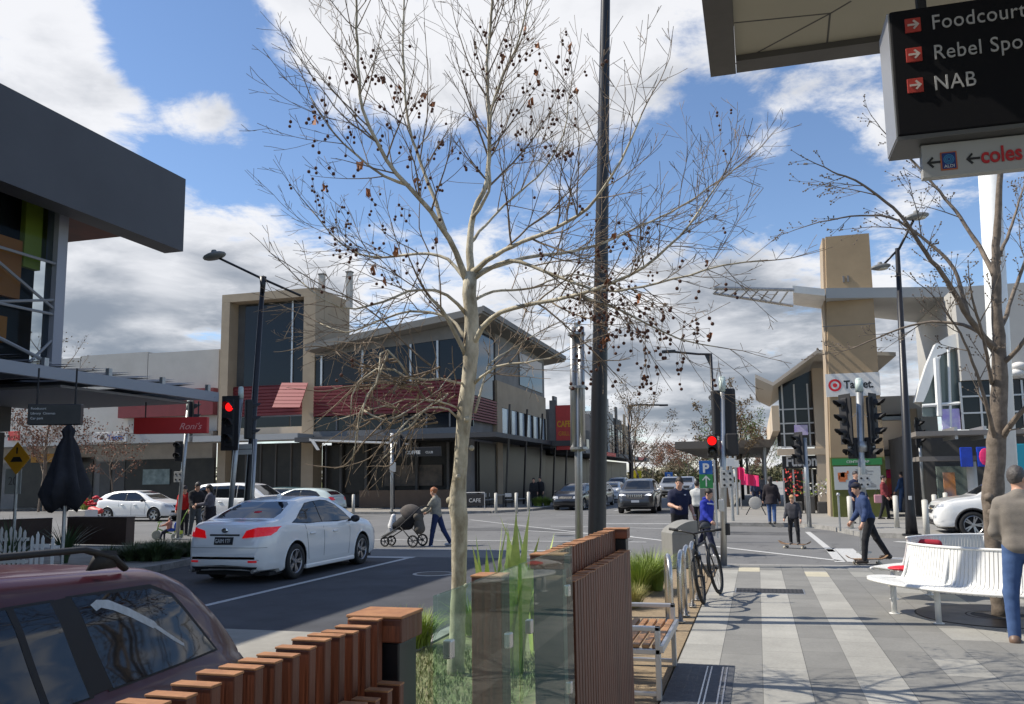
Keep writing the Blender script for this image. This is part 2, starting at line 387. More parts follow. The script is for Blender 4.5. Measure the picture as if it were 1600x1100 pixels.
def paver_material():
    m = bpy.data.materials.new('striped_pavers'); m.use_nodes = True
    n, l = m.node_tree.nodes, m.node_tree.links; b = n['Principled BSDF']
    def mt(op, a, b_=None, c=None):
        q = n.new('ShaderNodeMath'); q.operation = op
        for i, v in enumerate((a, b_, c)):
            if v is None: continue
            if isinstance(v, (int, float)): q.inputs[i].default_value = v
            else: l.new(v, q.inputs[i])
        return q.outputs[0]
    t = n.new('ShaderNodeTexCoord'); s = n.new('ShaderNodeSeparateXYZ'); l.new(t.outputs['Object'], s.inputs[0])
    sx = mt('DIVIDE', mt('ADD', s.outputs[0], 0.77), 0.365)
    ix = mt('FLOOR', sx); fx = mt('FRACT', sx)
    wnz = n.new('ShaderNodeTexWhiteNoise'); wnz.noise_dimensions = '1D'; l.new(ix, wnz.inputs['W'])
    sy = mt('ADD', mt('DIVIDE', s.outputs[1], 0.72), wnz.outputs['Value'])
    iy = mt('FLOOR', sy); fy = mt('FRACT', sy)
    par = mt('FLOORED_MODULO', ix, 2.0)
    cell = n.new('ShaderNodeCombineXYZ'); l.new(ix, cell.inputs[0]); l.new(iy, cell.inputs[1])
    wc = n.new('ShaderNodeTexWhiteNoise'); wc.noise_dimensions = '2D'; l.new(cell.outputs[0], wc.inputs['Vector'])
    right = mt('GREATER_THAN', s.outputs[0], 1.42)
    far = mt('GREATER_THAN', s.outputs[1], 16.0)
    # stripes on the left, random pale stones further right
    dk = mt('MAXIMUM', mt('MULTIPLY', par, mt('SUBTRACT', 1.0, right)), mt('MULTIPLY', right, mt('GREATER_THAN', wc.outputs['Value'], 0.24)))
    dk = mt('MAXIMUM', dk, far)
    mx = n.new('ShaderNodeMix'); mx.data_type = 'RGBA'; l.new(dk, mx.inputs['Factor'])
    mx.inputs['A'].default_value = (0.335, 0.325, 0.29, 1); mx.inputs['B'].default_value = (0.205, 0.20, 0.182, 1)
    wm = n.new('ShaderNodeMix'); wm.data_type = 'RGBA'; l.new(mt('GREATER_THAN', wc.outputs['Value'], 0.955), wm.inputs['Factor'])
    l.new(mx.outputs['Result'], wm.inputs['A']); wm.inputs['B'].default_value = (0.46, 0.42, 0.31, 1)
    ns = n.new('ShaderNodeTexNoise'); ns.inputs['Scale'].default_value = 34; ns.inputs['Detail'].default_value = 8; ns.inputs['Roughness'].default_value = 0.75; l.new(t.outputs['Object'], ns.inputs['Vector'])
    n2 = n.new('ShaderNodeTexNoise'); n2.inputs['Scale'].default_value = 1.6; n2.inputs['Detail'].default_value = 7; n2.inputs['Roughness'].default_value = 0.7; l.new(t.outputs['Object'], n2.inputs['Vector'])
    v = mt('MULTIPLY', mt('ADD', 0.60, mt('MULTIPLY', ns.outputs[0], 0.80)), mt('ADD', 0.62, mt('MULTIPLY', n2.outputs[0], 0.76)))
    v = mt('MULTIPLY', v, mt('ADD', 0.90, mt('MULTIPLY', wc.outputs['Value'], 0.20)))
    vo = n.new('ShaderNodeTexVoronoi'); vo.inputs['Scale'].default_value = 3.2; l.new(t.outputs['Object'], vo.inputs['Vector'])
    spot = mt('MULTIPLY', mt('LESS_THAN', vo.outputs['Distance'], 0.055), mt('GREATER_THAN', n2.outputs[0], 0.48))
    v = mt('MULTIPLY', v, mt('SUBTRACT', 1.0, mt('MULTIPLY', spot, 0.30)))
    jx = mt('MAXIMUM', mt('LESS_THAN', fx, 0.016), mt('LESS_THAN', fy, 0.009))
    v = mt('MULTIPLY', v, mt('SUBTRACT', 1.0, mt('MULTIPLY', jx, 0.55)))
    sc = n.new('ShaderNodeVectorMath'); sc.operation = 'SCALE'; l.new(wm.outputs['Result'], sc.inputs[0]); l.new(v, sc.inputs['Scale'])
    l.new(sc.outputs[0], b.inputs['Base Color']); b.inputs['Roughness'].default_value = 0.72
    bp = n.new('ShaderNodeBump'); bp.inputs['Strength'].default_value = 0.35; bp.inputs['Distance'].default_value = 0.004
    l.new(mt('SUBTRACT', ns.outputs[0], mt('MULTIPLY', jx, 2.0)), bp.inputs['Height']); l.new(bp.outputs[0], b.inputs['Normal'])
    return m
def asphalt_material():
    m = bpy.data.materials.new('worn_asphalt'); m.use_nodes = True
    n, l = m.node_tree.nodes, m.node_tree.links; b = n['Principled BSDF']
    t = n.new('ShaderNodeTexCoord')
    def nz(s, d, r, st=(1, 1, 1)):
        mp = n.new('ShaderNodeMapping'); mp.inputs['Scale'].default_value = st; l.new(t.outputs['Object'], mp.inputs[0])
        q = n.new('ShaderNodeTexNoise'); q.inputs['Scale'].default_value = s; q.inputs['Detail'].default_value = d; q.inputs['Roughness'].default_value = r; l.new(mp.outputs[0], q.inputs['Vector']); return q.outputs[0]
    a, c, e = nz(0.35, 8, 0.6), nz(55, 5, 0.8), nz(1.2, 6, 0.7, (1, 0.12, 1))
    def mt(op, x, y):
        q = n.new('ShaderNodeMath'); q.operation = op
        for i, v in enumerate((x, y)):
            if isinstance(v, (int, float)): q.inputs[i].default_value = v
            else: l.new(v, q.inputs[i])
        return q.outputs[0]
    v = mt('MULTIPLY', mt('ADD', 0.66, mt('MULTIPLY', a, 0.68)), mt('MULTIPLY', mt('ADD', 0.55, mt('MULTIPLY', c, 0.9)), mt('ADD', 0.80, mt('MULTIPLY', e, 0.4))))
    vo = n.new('ShaderNodeTexVoronoi'); vo.feature = 'DISTANCE_TO_EDGE'; vo.inputs['Scale'].default_value = 0.32
    wp = n.new('ShaderNodeMix'); wp.data_type = 'RGBA'; wp.inputs['Factor'].default_value = 0.55; nt = n.new('ShaderNodeTexNoise'); nt.inputs['Scale'].default_value = 0.9; nt.inputs['Detail'].default_value = 7; l.new(t.outputs['Object'], nt.inputs['Vector'])
    ad = n.new('ShaderNodeVectorMath'); ad.operation = 'MULTIPLY_ADD'; l.new(nt.outputs['Color'], ad.inputs[0]); ad.inputs[1].default_value = (2.4, 2.4, 0); l.new(t.outputs['Object'], ad.inputs[2]); l.new(ad.outputs[0], vo.inputs['Vector'])
    q = n.new('ShaderNodeMapRange'); q.inputs[1].default_value = 0.0; q.inputs[2].default_value = 0.012; q.inputs[3].default_value = 0.62; q.inputs[4].default_value = 1.0; l.new(vo.outputs['Distance'], q.inputs[0]); v = mt('MULTIPLY', v, q.outputs[0])
    sc = n.new('ShaderNodeVectorMath'); sc.operation = 'SCALE'; sc.inputs[0].default_value = (0.150, 0.149, 0.146); l.new(v, sc.inputs['Scale'])
    l.new(sc.outputs[0], b.inputs['Base Color']); b.inputs['Roughness'].default_value = 0.8
    bp = n.new('ShaderNodeBump'); bp.inputs['Strength'].default_value = 0.5; bp.inputs['Distance'].default_value = 0.006; l.new(c, bp.inputs['Height']); l.new(bp.outputs[0], b.inputs['Normal'])
    return m
PAV, ASP = paver_material(), asphalt_material()
GRASSM = mat('park_grass', (0.12, 0.17, 0.035), 0.9, col2=(0.20, 0.19, 0.06), scale=0.12)
PLAZ = mat('plaza_paving', (0.30, 0.29, 0.27), 0.8, col2=(0.22, 0.215, 0.20), scale=0.5, stretch=(1, 3, 1), bump=0.2)
FOOT = mat('footpath_concrete', (0.30, 0.285, 0.255), 0.85, var=0.3, scale=1.2, bump=0.2)

struct('ground', MB().box((-900, -300, -0.9), (900, 1600, -0.17)), GRASSM)
rd = MB(); rd.box((-110, -40, -0.168), (70, 58, R)); struct('road', rd, ASP)
struct('side_street', MB().box((-13.4, 58, -0.168), (-1.9, 240, R)), ASP)
struct('parking_lot', MB().box((-110, 58, -0.168), (-40, 120, R)), ASP)
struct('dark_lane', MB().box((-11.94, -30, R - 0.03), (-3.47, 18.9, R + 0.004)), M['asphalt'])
# near pavement with striped pavers
near = [(-0.77, -8), (18, -8), (18, 16.9), (-0.77, 16.9)]
struct('pavement', poly(MB(), near, R - 0.04, 0.0), PAV)
struct('shared_path', poly(MB(), [(-3.3, 13.2), (-1.72, 13.2), (-1.72, 16.9), (-3.3, 16.9)], R - 0.04, -0.004), FOOT)
struct('sandy_strip', poly(MB(), [(-1.70, 2.4), (-0.79, 2.4), (-0.79, 16.9), (-1.70, 16.9)], R - 0.04, -0.012), M['soil'])
struct('near_footpath', poly(MB(), [(-1.70, -8), (-0.79, -8), (-0.79, 2.4), (-1.70, 2.4)], R - 0.04, -0.005), FOOT)
struct('kerb', poly(MB(), [(-3.3, 16.92), (18, 16.92), (18, 17.1), (-3.3, 17.1)], R - 0.04, -0.003), M['kerb'])
struct('kerb', poly(MB(), [(-3.46, 4.4), (-3.31, 4.4), (-3.31, 17.1), (-3.46, 17.1)], R - 0.04, -0.003), M['kerb'])
struct('kerb', poly(MB(), [(-3.31, 4.4), (-1.71, 4.4), (-1.71, 4.55), (-3.31, 4.55)], R - 0.04, -0.003), M['kerb'])
struct('garden_bed', poly(MB(), [(-3.3, 4.56), (-1.71, 4.56), (-1.71, 13.18), (-3.3, 13.18)], R - 0.04, -0.02), mat('mulch', (0.24, 0.26, 0.12), 0.95, col2=(0.14, 0.12, 0.07), scale=12, bump=0.8, bscale=60))
struct('parking_bay', poly(MB(), [(-6.4, -12), (-3.48, -12), (-3.48, 9.4), (-6.4, 9.4)], R - 0.04, R + 0.009), mat('bay_concrete', (0.30, 0.285, 0.25), 0.85, var=0.25, scale=1.5, bump=0.2))
# left corner footpath, far blocks, plaza over the crossing
lf = [(-60, -12), (-11.95, -12), (-11.95, 15.2), (-12.4, 17.6), (-14.0, 19.0), (-16.5, 19.6), (-60, 19.6)]
struct('left_footpath', poly(MB(), lf, R - 0.04, 0.0), FOOT)
def kerbline(pts, w=0.17, z=0.012):
    mb = MB()
    for a, b in zip(pts, pts[1:]):
        a, b = Vector((*a, 0)), Vector((*b, 0)); d = (b - a).normalized(); s = Vector((d.y, -d.x, 0)) * w
        mb.prism([(a.x, a.y, z), (b.x, b.y, z), (b.x + s.x, b.y + s.y, z), (a.x + s.x, a.y + s.y, z)], (0, 0, -0.15 - z))
    return struct('kerb', mb, M['kerb'])
kerbline([(-11.95, -12), (-11.95, 15.2), (-12.4, 17.6), (-14.0, 19.0), (-16.5, 19.6), (-60, 19.6)])
fb = [(-40, 43.2), (-16.5, 42.6), (-13.6, 43.6), (-12.2, 46.5), (-11.8, 52), (-13.4, 58), (-13.4, 240), (-40, 240)]
struct('far_footpath', poly(MB(), fb, R - 0.04, 0.0), mat('far_footpath_concrete', (0.27, 0.25, 0.22), 0.85, var=0.25, scale=0.8))
kerbline([(-13.4, 240), (-13.4, 58), (-11.8, 52), (-12.2, 46.5), (-13.6, 43.6), (-16.5, 42.6), (-40, 43.2)], w=-0.17)
pz = [(-1.9, 32.0), (1.3, 31.6), (2.3, 29.6), (2.9, 26.6), (5.0, 25.4), (5.6, 29.5), (7.0, 31.4), (60, 31.8), (60, 60), (30, 240), (-1.9, 240)]
struct('plaza', poly(MB(), pz, R - 0.04, 0.0), PLAZ)
kerbline(pz[:8], w=0.17)
kerbline([(-1.9, 240), (-1.9, 32.0)], w=0.17)
# painted markings
def strip(p, q, w, name='lane_marking'):
    a, b = Vector(p), Vector(q); d = (b - a).normalized(); s = Vector((d.y, -d.x, 0)) * w / 2; mb = MB()
    mb.prism([a + s, b + s, b - s, a - s], (0, 0, -0.003)); return mb
def marking(p, q, w, z=R + 0.009, name='lane_marking'):
    a = G(*p, z); b = G(*q, z); return struct(name, strip(a, b, w), M['paint'])
def markxy(p, q, w, name='lane_marking'):
    return struct(name, strip((*p, R + 0.009), (*q, R + 0.009), w), M['paint'])
markxy((-7.86, -3), (-7.78, 18.55), 0.12, 'lane_marking')
markxy((-11.9, 18.75), (-7.7, 18.75), 0.30, 'stop_line')
markxy((-11.6, 20.9), (-3.0, 20.9), 0.14, 'crossing_line')
markxy((-11.9, 24.2), (-3.0, 23.9), 0.14, 'crossing_line')
marking((980, 838), (1313, 876), 0.14)
marking((1262, 831), (1300, 862), 0.16); marking((1297, 858), (1313, 878), 0.20)
marking((1318, 857), (1342, 878), 0.42, name='crossing_bar'); marking((1385, 872), (1420, 873), 0.40, name='crossing_bar')
marking((1400, 846), (1440, 848), 0.3)
marking((820, 829), (990, 838), 0.12); marking((860, 822), (1040, 826), 0.12); marking((735, 812), (960, 838), 0.1)
markxy((-6.3, 33.2), (-2.2, 33.2), 0.28, 'stop_line'); markxy((-7.4, 46), (-7.4, 56), 0.12); markxy((-7.4, 60), (-7.4, 90), 0.12)
markxy((-13, 41.3), (-2.2, 39.8), 0.12, 'crossing_line')
pm = mat('asphalt_patch', (0.10, 0.10, 0.10), 0.85, var=.35, scale=2.5, bump=.5, bscale=150)
for pts in ([(-5.2, 21.8), (-3.6, 22.0), (-3.5, 24.9), (-5.3, 24.7)], [(-11, 29), (-6.2, 28.4), (-6.1, 29.9), (-10.9, 30.6)], [(-1.2, 27.2), (.9, 27.0), (1.0, 28.4), (-1.1, 28.6)], [(-5.4, 44), (-3.6, 44), (-3.6, 50), (-5.4, 50)]): struct('road_patch', poly(MB(), pts, R - .01, R + .004), pm)
for i, (x, y, lab) in enumerate(((-5.8, 26.3, 'round iron manhole cover in the middle of the crossing'), (-6.0, 15.6, 'round iron manhole cover in the dark lane beside the white sedan'))):
    t = thing('manhole_cover', lab, 'manhole cover', (x, y, R)); m_ = MB(); m_.cyl((0, 0), .33, -.02, .008, 28); m_.build('lid', mat('lid_iron', (.05, .048, .046), .6, .3, bump=.8, bscale=40), t); MB().lathe([(.335, -.02), (.335, .010), (.40, .008), (.40, -.02)], n=28).build('rim', 'galv', t)
# drain in the pavement, dark pavers with tactile lines
dr = thing('drain_grate', 'dark slotted drain grate set flush in the striped pavement', 'drain grate', (G(1150, 926).x, G(1150, 926).y, 0))
w = 0.92
MB().bevbox((-0.02, -0.02, -0.03), (w + .02, 0.50, 0.005), 0.004).build('frame', 'galv', dr)
mb = MB()
for i in range(16): mb.box((0.02 + i * (w - .04) / 16, 0.02, 0.004), (0.02 + (i + .55) * (w - .04) / 16, 0.46, 0.009))
mb.build('grate', mat('cast_iron', (0.045, 0.043, 0.042), 0.6, 0.3, bump=0.3), dr)
MB().box((0, 0, 0.001), (w, 0.48, 0.0065)).build('pit', 'blackm', dr)
mb = MB(); mb.box((-0.765, 2.0, -0.03), (-0.27, 8.0, 0.005)); struct('dark_paving', mb, mat('bluestone', (0.075, 0.08, 0.09), 0.7, var=0.3, scale=14, bump=0.3))
mb = MB()
for k in range(4):
    x = -0.50 + 0.035 * k + (0.06 if k > 1 else 0); mb.box((x, 2.0, 0.004), (x + 0.012, 7.9, 0.011))
struct('tactile_line', mb, M['steel'])

# ================================================================== BUILDINGS
def cub(th, name, m, x0, x1, y0, y1, z0, z1, lab=None):
    o = MB().box((x0, y0, z0), (x1, y1, z1)).build(name, m, th, world=True)
    if lab: o['label'] = lab
    return o
# ---- left near building with the charcoal fascia
B = thing('corner_building', 'dark building on the left with an overhanging charcoal fascia above a coloured glass wall', 'building', (-15, 0, 0))
cub(B, 'fascia', 'fascia', -15.6, -15.0, -14, 19.8, 8.02, 10.1)
cub(B, 'roof', 'fascia', -40, -15.62, -14, 19.78, 9.4, 10.08)
cub(B, 'soffit', mat('red_brown_soffit', (0.16, 0.035, 0.02), 0.7, col2=(0.05, 0.03, 0.03), scale=.4), -40, -15.62, -14, 19.7, 8.6, 8.72)
WX, WY = -16.2, 16.9
cub(B, 'column', mat('pale_blue_steel', (0.30, 0.31, 0.36), 0.5), WX - 0.3, WX + 0.05, WY - 0.3, WY, 4.4, 8.58)
for (y0, y1, m, n) in ((-14, 8, 'fascia', 'wall'),): cub(B, n, m, WX - 0.3, WX - 0.02, y0, y1, 4.5, 8.58)
gm = MB(); gm.box((WX - 0.12, 8, 4.5), (WX - 0.10, WY - 0.3, 8.58)); g1 = gm.build('window', M['glassc'], B, world=True)
cols = [('lime panel', (0.42, 0.46, 0.04), 10.0, 11.6, 5.0, 8.5, .5), ('teal panel', (0.02, 0.24, 0.20), 12.0, 13.3, 5.8, 7.6, .25), ('orange panel', (0.60, 0.20, 0.03), 14.9, 15.9, 6.0, 7.4, .3),
        ('orange panel', (0.62, 0.20, 0.01), 13.4, 15.5, 4.9, 5.5, .2), ('lime panel', (0.34, 0.38, 0.03), 15.9, 16.4, 6.8, 8.5, .25), ('brown panel', (0.30, 0.15, 0.07), 13.3, 15.0, 5.6, 7.3, .5)]
for n_, c_, y0, y1, z0, z1, dx in cols:
    cub(B, 'interior_panel', mat(n_.replace(' ', '_') + str(c_[0]), c_, 0.6), WX - dx - 0.15, WX - dx, y0, y1, z0, z1, n_ + ' behind the glass')
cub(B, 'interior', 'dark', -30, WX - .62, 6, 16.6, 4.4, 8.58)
cub(B, 'floor_slab', 'fascia', -40, WX - 0.02, -14, WY + 0.02, 4.05, 4.4)
cub(B, 'back_wall', mat('lime_wall', (0.36, 0.38, 0.06), 0.7), -29, WX - .4, WY - 0.12, WY - 0.02, 7.2, 8.58)
mb = MB()
fr = lambda a, b, r=0.035: mb.tube([(WX, a[0], a[1]), (WX, b[0], b[1])], r, 6)
for y in (10.2, 13.4): fr((y, 4.4), (y, 8.6), 0.05)
fr((8, 7.0), (WY - .3, 7.0)); fr((8, 5.6), (WY - .3, 5.75)); fr((13.4, 7.4), (WY - .3, 5.9)); fr((13.4, 5.4), (WY - .3, 4.55), .045); fr((10.2, 8.4), (13.4, 7.3)); fr((13.4, 5.4), (10.2, 6.4)); fr((10.2, 5.4), (13.4, 4.4)); fr((13.4, 5.4), (WY - .3, 6.1)); fr((WY - .9, 4.5), (WY - .3, 5.1))
mb.build('window_frame', mat('pale_steel', (0.30, 0.31, 0.33), 0.5, .3), B, world=True)
cub(B, 'shopfront', 'win2', -17.2, -17.0, -14, 16.2, 0.0, 2.9)
cub(B, 'shopfront_head', 'greyd', -17.3, -16.9, -14, 16.25, 2.92, 4.03)
cub(B, 'end_wall', 'greyd', -30, -17.3, 15.6, 16.2, 0.0, 4.04)
cub(B, 'blue_sign_panel', 'blue', -16.35, -16.2, 10.3, 14.4, 1.2, 3.2, 'blue sign panel')
cub(B, 'red_sign_panel', 'redl', -16.36, -16.22, 13.2, 14.3, 0.2, 1.15, 'red sign panel')
# ---- steel awning over the left footpath
A = thing('street_awning', 'grey steel awning with a sawtooth roof projecting over the left footpath', 'awning', (-12.2, 14, 0))
x1 = -12.2; yE = G(345, 622, 3.68).y
cub(A, 'edge_beam', mat('grey_blue_beam', (0.27, 0.29, 0.33), 0.5), x1 - 0.12, x1, -6, 17.6, 3.56, 3.78)
mb = MB(); n = 30
for i in range(n):
    y = -4 + i * 0.70
    mb.quad((x1 - 4.6, y, 4.02), (x1 - 0.2, y, 3.84), (x1 - 0.2, y + 0.68, 3.96), (x1 - 4.6, y + 0.68, 4.14))
    mb.quad((x1 - 4.6, y, 3.98), (x1 - 4.6, y + 0.68, 4.10), (x1 - 0.2, y + 0.68, 3.92), (x1 - 0.2, y, 3.80))
mb.build('roof_sheet', mat('dark_zinc', (0.09, 0.095, 0.11), 0.5, .2), A, world=True)
mb = MB()
for i in range(14):
    y = -3.5 + i * 1.6
    if y < 17.5: mb.box((x1 - 4.6, y, 3.60), (x1 - 0.13, y + 0.08, 3.74))
mb.build('rafter', mat('grey_rafter', (0.15, 0.155, 0.17), 0.6), A, world=True)
mb = MB(); mb.tube([(x1 - 0.05, 17.5, 3.66), (x1 - 3.9, 13.2, 3.62)], 0.09, 6); mb.tube([(x1 - 0.05, 10.2, 3.66), (x1 - 3.9, 13.2, 3.62)], 0.07, 6); mb.build('diagonal_beam', mat('grey_blue_beam', (0, 0, 0)), A, world=True)
mb = MB()
for i in range(13): mb.box((x1 - 0.1, -2 + i * 1.6, 3.78), (x1 - 0.02, -1.9 + i * 1.6, 3.93))
mb.build('bracket', 'galv', A, world=True)
for y in (3.0,):
    MB().cyl((x1 - 0.7, y), 0.075, 0, 3.58, 12).build('post', 'galv', A, smooth=None, world=True)
cub(A, 'soffit_panel', mat('soffit_grey', (0.30, 0.30, 0.31), 0.7), -17, x1 - 0.5, 13.3, 17.2, 3.50, 3.55)
# ---- hanging signs under that awning
def hangsign(name, lab, cat, ctr, w_, h_, m, lines=(), rz=0.0, th=0.14, drop=0.6, txt=None):
    t = thing(name, lab, cat, ctr, rz)
    MB().bevbox((-w_ / 2, -th / 2, -h_ / 2), (w_ / 2, th / 2, h_ / 2), 0.012).build('panel', m, t)
    mb = MB(); mb.tube([(-w_ * .36, 0, h_ / 2), (-w_ * .36, 0, h_ / 2 + drop)], 0.015, 6); mb.tube([(w_ * .36, 0, h_ / 2), (w_ * .36, 0, h_ / 2 + drop)], 0.015, 6)
    mb.build('hanger', 'blackm', t)
    for a in lines: text(a[0], a[1], a[2], t, (a[3], -th / 2 - 0.003, a[4]), align=a[5] if len(a) > 5 else 'LEFT', ext=0.002, **(a[6] if len(a) > 6 else {}))
    return t
c = AY(87, 648, 11.5)
t = hangsign('directory_sign', 'small black directory sign with white lines of text hanging under the left awning', 'directory sign', c, 0.82, 0.34, 'black',
         [('Foodcourt', .055, 'letter', -.36, .08), ('Library  Cinemas', .055, 'letter', -.36, 0), ('Car park', .055, 'letter', -.36, -.08)], rz=rad(24))
c = AY(268, 665, 16.2)
hangsign('shop_sign', 'long red shop sign with slanted lettering hanging below the awning', 'shop sign', c, 1.62, 0.36, mat('red_lightbox', (0.50, 0.012, 0.015), 0.4, var=.1, scale=2),
         [("Roni's", .20, mat('letter_pinkish', (0.75, 0.35, 0.33), .5), .68, -.09, 'RIGHT', dict(shear=.4))], rz=rad(16), drop=0.35)
c = AY(22, 693, 15.0)

# ---- far left grey hall and shop strip
FY = 50.0
def fxp(px, py, Y=FY): p = AY(px, py, Y); return p.x, p.z
B = thing('grey_hall', 'long plain pale grey hall with shopfronts below, far left behind the parked cars', 'building', (-50, FY, 0))
xa = AY(-160, 560, FY + 1).x; xb = AY(343, 560, FY + 1).x; zt = AY(220, 553, FY + 1).z
for i in range(5):
    x0 = xa + (xb - xa) * i / 5; x1_ = xa + (xb - xa) * (i + 1) / 5
    cub(B, 'wall_panel', 'grey', x0, x1_ - 0.05, FY + 1, FY + 14, 5.2, zt + (0.12 if i % 2 else 0))
cub(B, 'wall_joint', 'greym', xa, xb - .1, FY + 1.1, FY + 13, 5.2, zt - .1)
cub(B, 'red_band', 'redp', AY(178, 640, FY).x, xb, FY + 0.4, FY + 0.95, AY(300, 648, FY).z, AY(300, 606, FY).z)
cub(B, 'lower_wall', 'greym', xa, xb, FY + 0.5, FY + 1.0, 0, 5.15)
cub(B, 'shopfront', 'win2', AY(190, 700, FY).x, AY(330, 700, FY).x, FY + 0.40, FY + 0.5, 0.1, AY(300, 716, FY).z)
cub(B, 'shopfront', 'win2', AY(20, 700, FY).x, AY(140, 700, FY).x, FY + 0.40, FY + 0.5, 0.1, AY(60, 716, FY).z)
cub(B, 'awning', mat('pale_awning', (0.38, 0.38, 0.37), 0.6), xa, xb, FY - 2.0, FY + 0.3, AY(250, 694, FY).z, AY(250, 680, FY).z)
cub(B, 'poster', mat('poster_dots', (0.28, 0.34, 0.32), .5, col2=(.1, .14, .14), scale=2.6), AY(218, 750, FY).x, AY(260, 750, FY).x, FY + 0.3, FY + 0.38, AY(240, 757, FY).z, AY(240, 733, FY).z)
mb = MB()
for p in (150, 172): 
    x = AY(p, 740, FY).x; mb.box((x, FY + .36, .4), (x + .9, FY + .42, 3.2))
mb.build('door', 'greyd', B, world=True)
t = thing('wall_sign', 'white wall sign with blue lettering on the far left shop awning', 'sign', (AY(172, 683, FY - 2.2).x, FY - 2.2, AY(172, 683, FY - 2.2).z))
MB().bevbox((-1.35, -.08, -.34), (1.35, .08, .34), .02).build('panel', 'whitep', t)
text('Toots', .50, 'blue', t, (-.15, -.085, -.18), bold=.01)
mb = MB(); mb.ball((-.55, -.09, 0), .16, sq=(1, .1, 1)); mb.build('emblem', 'greyd', t)
t = thing('red_wall_sign', 'small red sign above the far shopfronts, left of the folded umbrella', 'sign', (AY(22, 681, FY - 2.2).x, FY - 2.2, AY(22, 681, FY - 2.2).z))
MB().bevbox((-.45, -.08, -.32), (.45, .08, .32), .02).build('panel', 'redl', t)
MB().ball((-.40, -.10, 0), .10, sq=(1, .2, 1)).build('emblem', 'black', t)
t = thing('yellow_fascia_sign', 'long yellow sign board behind the bare tree on the left', 'sign', (AY(75, 715, FY - 1).x, FY - .2, AY(75, 715, FY - 1).z))
MB().bevbox((-2.2, -.08, -.3), (1.8, .08, .3), .02).build('panel', mat('mustard', (.40, .19, .02), .6), t)

# ---- framed block
B = thing('framed_block', 'tan framed two storey block with tall dark windows and a red louvred panel', 'building', (-31, FY, 0))
xl, xr = AY(343, 600, FY).x, AY(491, 600, FY).x; zT = AY(420, 455, FY).z
cub(B, 'frame_top', 'beige', xl, xr, FY, FY + 1.2, zT - .55, zT)
cub(B, 'frame_post', 'beige', xl, xl + .62, FY, FY + 1.2, 0, zT - .56)
cub(B, 'frame_post', 'beige', xr - .85, xr, FY - .01, FY + 1.2, 0, zT - .56)
yb = AX(546, 500, xr).y
cub(B, 'side_wall', 'beige', xr - .4, xr + .01, FY + 1.22, yb, 4.5, zT + .02)
cub(B, 'roof', 'greym', xl + .1, xr - .5, FY + 1.3, yb, zT - 1, zT - .8)
zs = lambda py: AY(420, py, FY).z
wx0, wx1 = xl + .62, xr - .85
cub(B, 'reveal', 'greyd', wx0, wx1, FY + 1.05, FY + 1.2, zs(598), zT - .56)
mid = AY(447, 540, FY).x; q1 = AY(371, 540, FY).x
for a, b in ((q1, mid - .06), (mid + .06, wx1)):
    f = cub(B, 'window', 'win', a, b, FY + .85, FY + .95, zs(600), zT - .7)
cub(B, 'mullion', 'alu', mid - .06, mid + .06, FY + .75, FY + 1.0, zs(600), zT - .6)
def corr(th, x0, x1, z0, z1, y, m='redp', name='corrugated_panel', step=.22, lab=None):
    mb = MB(); z = z0
    while z < z1 - .01:
        zz_ = min(z + step, z1); mb.prism([(x0, y, z), (x0, y - .05, z + .02), (x0, y - .05, zz_ - .05), (x0, y, zz_ - .01)], (x1 - x0, 0, 0)); z = zz_
    mb.box((x0, y, z0), (x1, y + .08, z1))
    o = mb.build(name, m, th, world=True)
    if lab: o['label'] = lab
    return o
corr(B, wx0, wx1, zs(648), zs(600), FY + .7)
# the louvred panel stands out from the band
a = AY(440, 598, FY - .3); b_ = AY(481, 598, FY - .3); c_ = AY(468, 637, FY - 1.3); d_ = AY(425, 637, FY - 1.3)
mb = MB(); k = 7
for i in range(k):
    f0, f1 = i / k, (i + .86) / k
    P = lambda s_, e_, f_: Vector(s_).lerp(Vector(e_), f_)
    mb.prism([P(a, d_, f0), P(b_, c_, f0), P(b_, c_, f1), P(a, d_, f1)], (0, .05, -.03))
mb.build('louvre_panel', mat('red_louvre', (0.27, 0.035, 0.04), .6), B, world=True)
for a, b in ((wx0, mid - .1), (mid, wx1)): cub(B, 'window', 'win', a, b, FY + .8, FY + .9, zs(666), zs(650))
cub(B, 'spandrel', 'cream', wx0, wx1, FY + .5, FY + .9, zs(680), zs(667))
cub(B, 'awning', mat('pale_awning', (0, 0, 0)), xl - .5, xr, FY - 2.0, FY - .05, zs(690), zs(681))
cub(B, 'shopfront', 'win2', wx0, wx1, FY + .7, FY + .8, .05, zs(692))
mb = MB()
for i in range(1, 5): mb.box((wx0 + (wx1 - wx0) * i / 5 - .05, FY + .62, .05), (wx0 + (wx1 - wx0) * i / 5 + .05, FY + .7, zs(692)))
mb.build('mullion', 'greyd', B, world=True)
for px_ in (503, 546):
    p = AY(px_, 440, FY + 3); t = thing('roof_flue', 'pale square roof flue standing on the tan framed block, ' + ('left' if px_ == 503 else 'right') + ' of the two', 'flue', (p.x, FY + 3, zT - .9))
    MB().bevbox((-.19, -.19, 0), (.19, .19, 2.5), .03).build('shaft', 'grey', t); MB().bevbox((-.23, -.23, 2.5), (.23, .23, 2.6), .02).build('cap', 'greym', t)

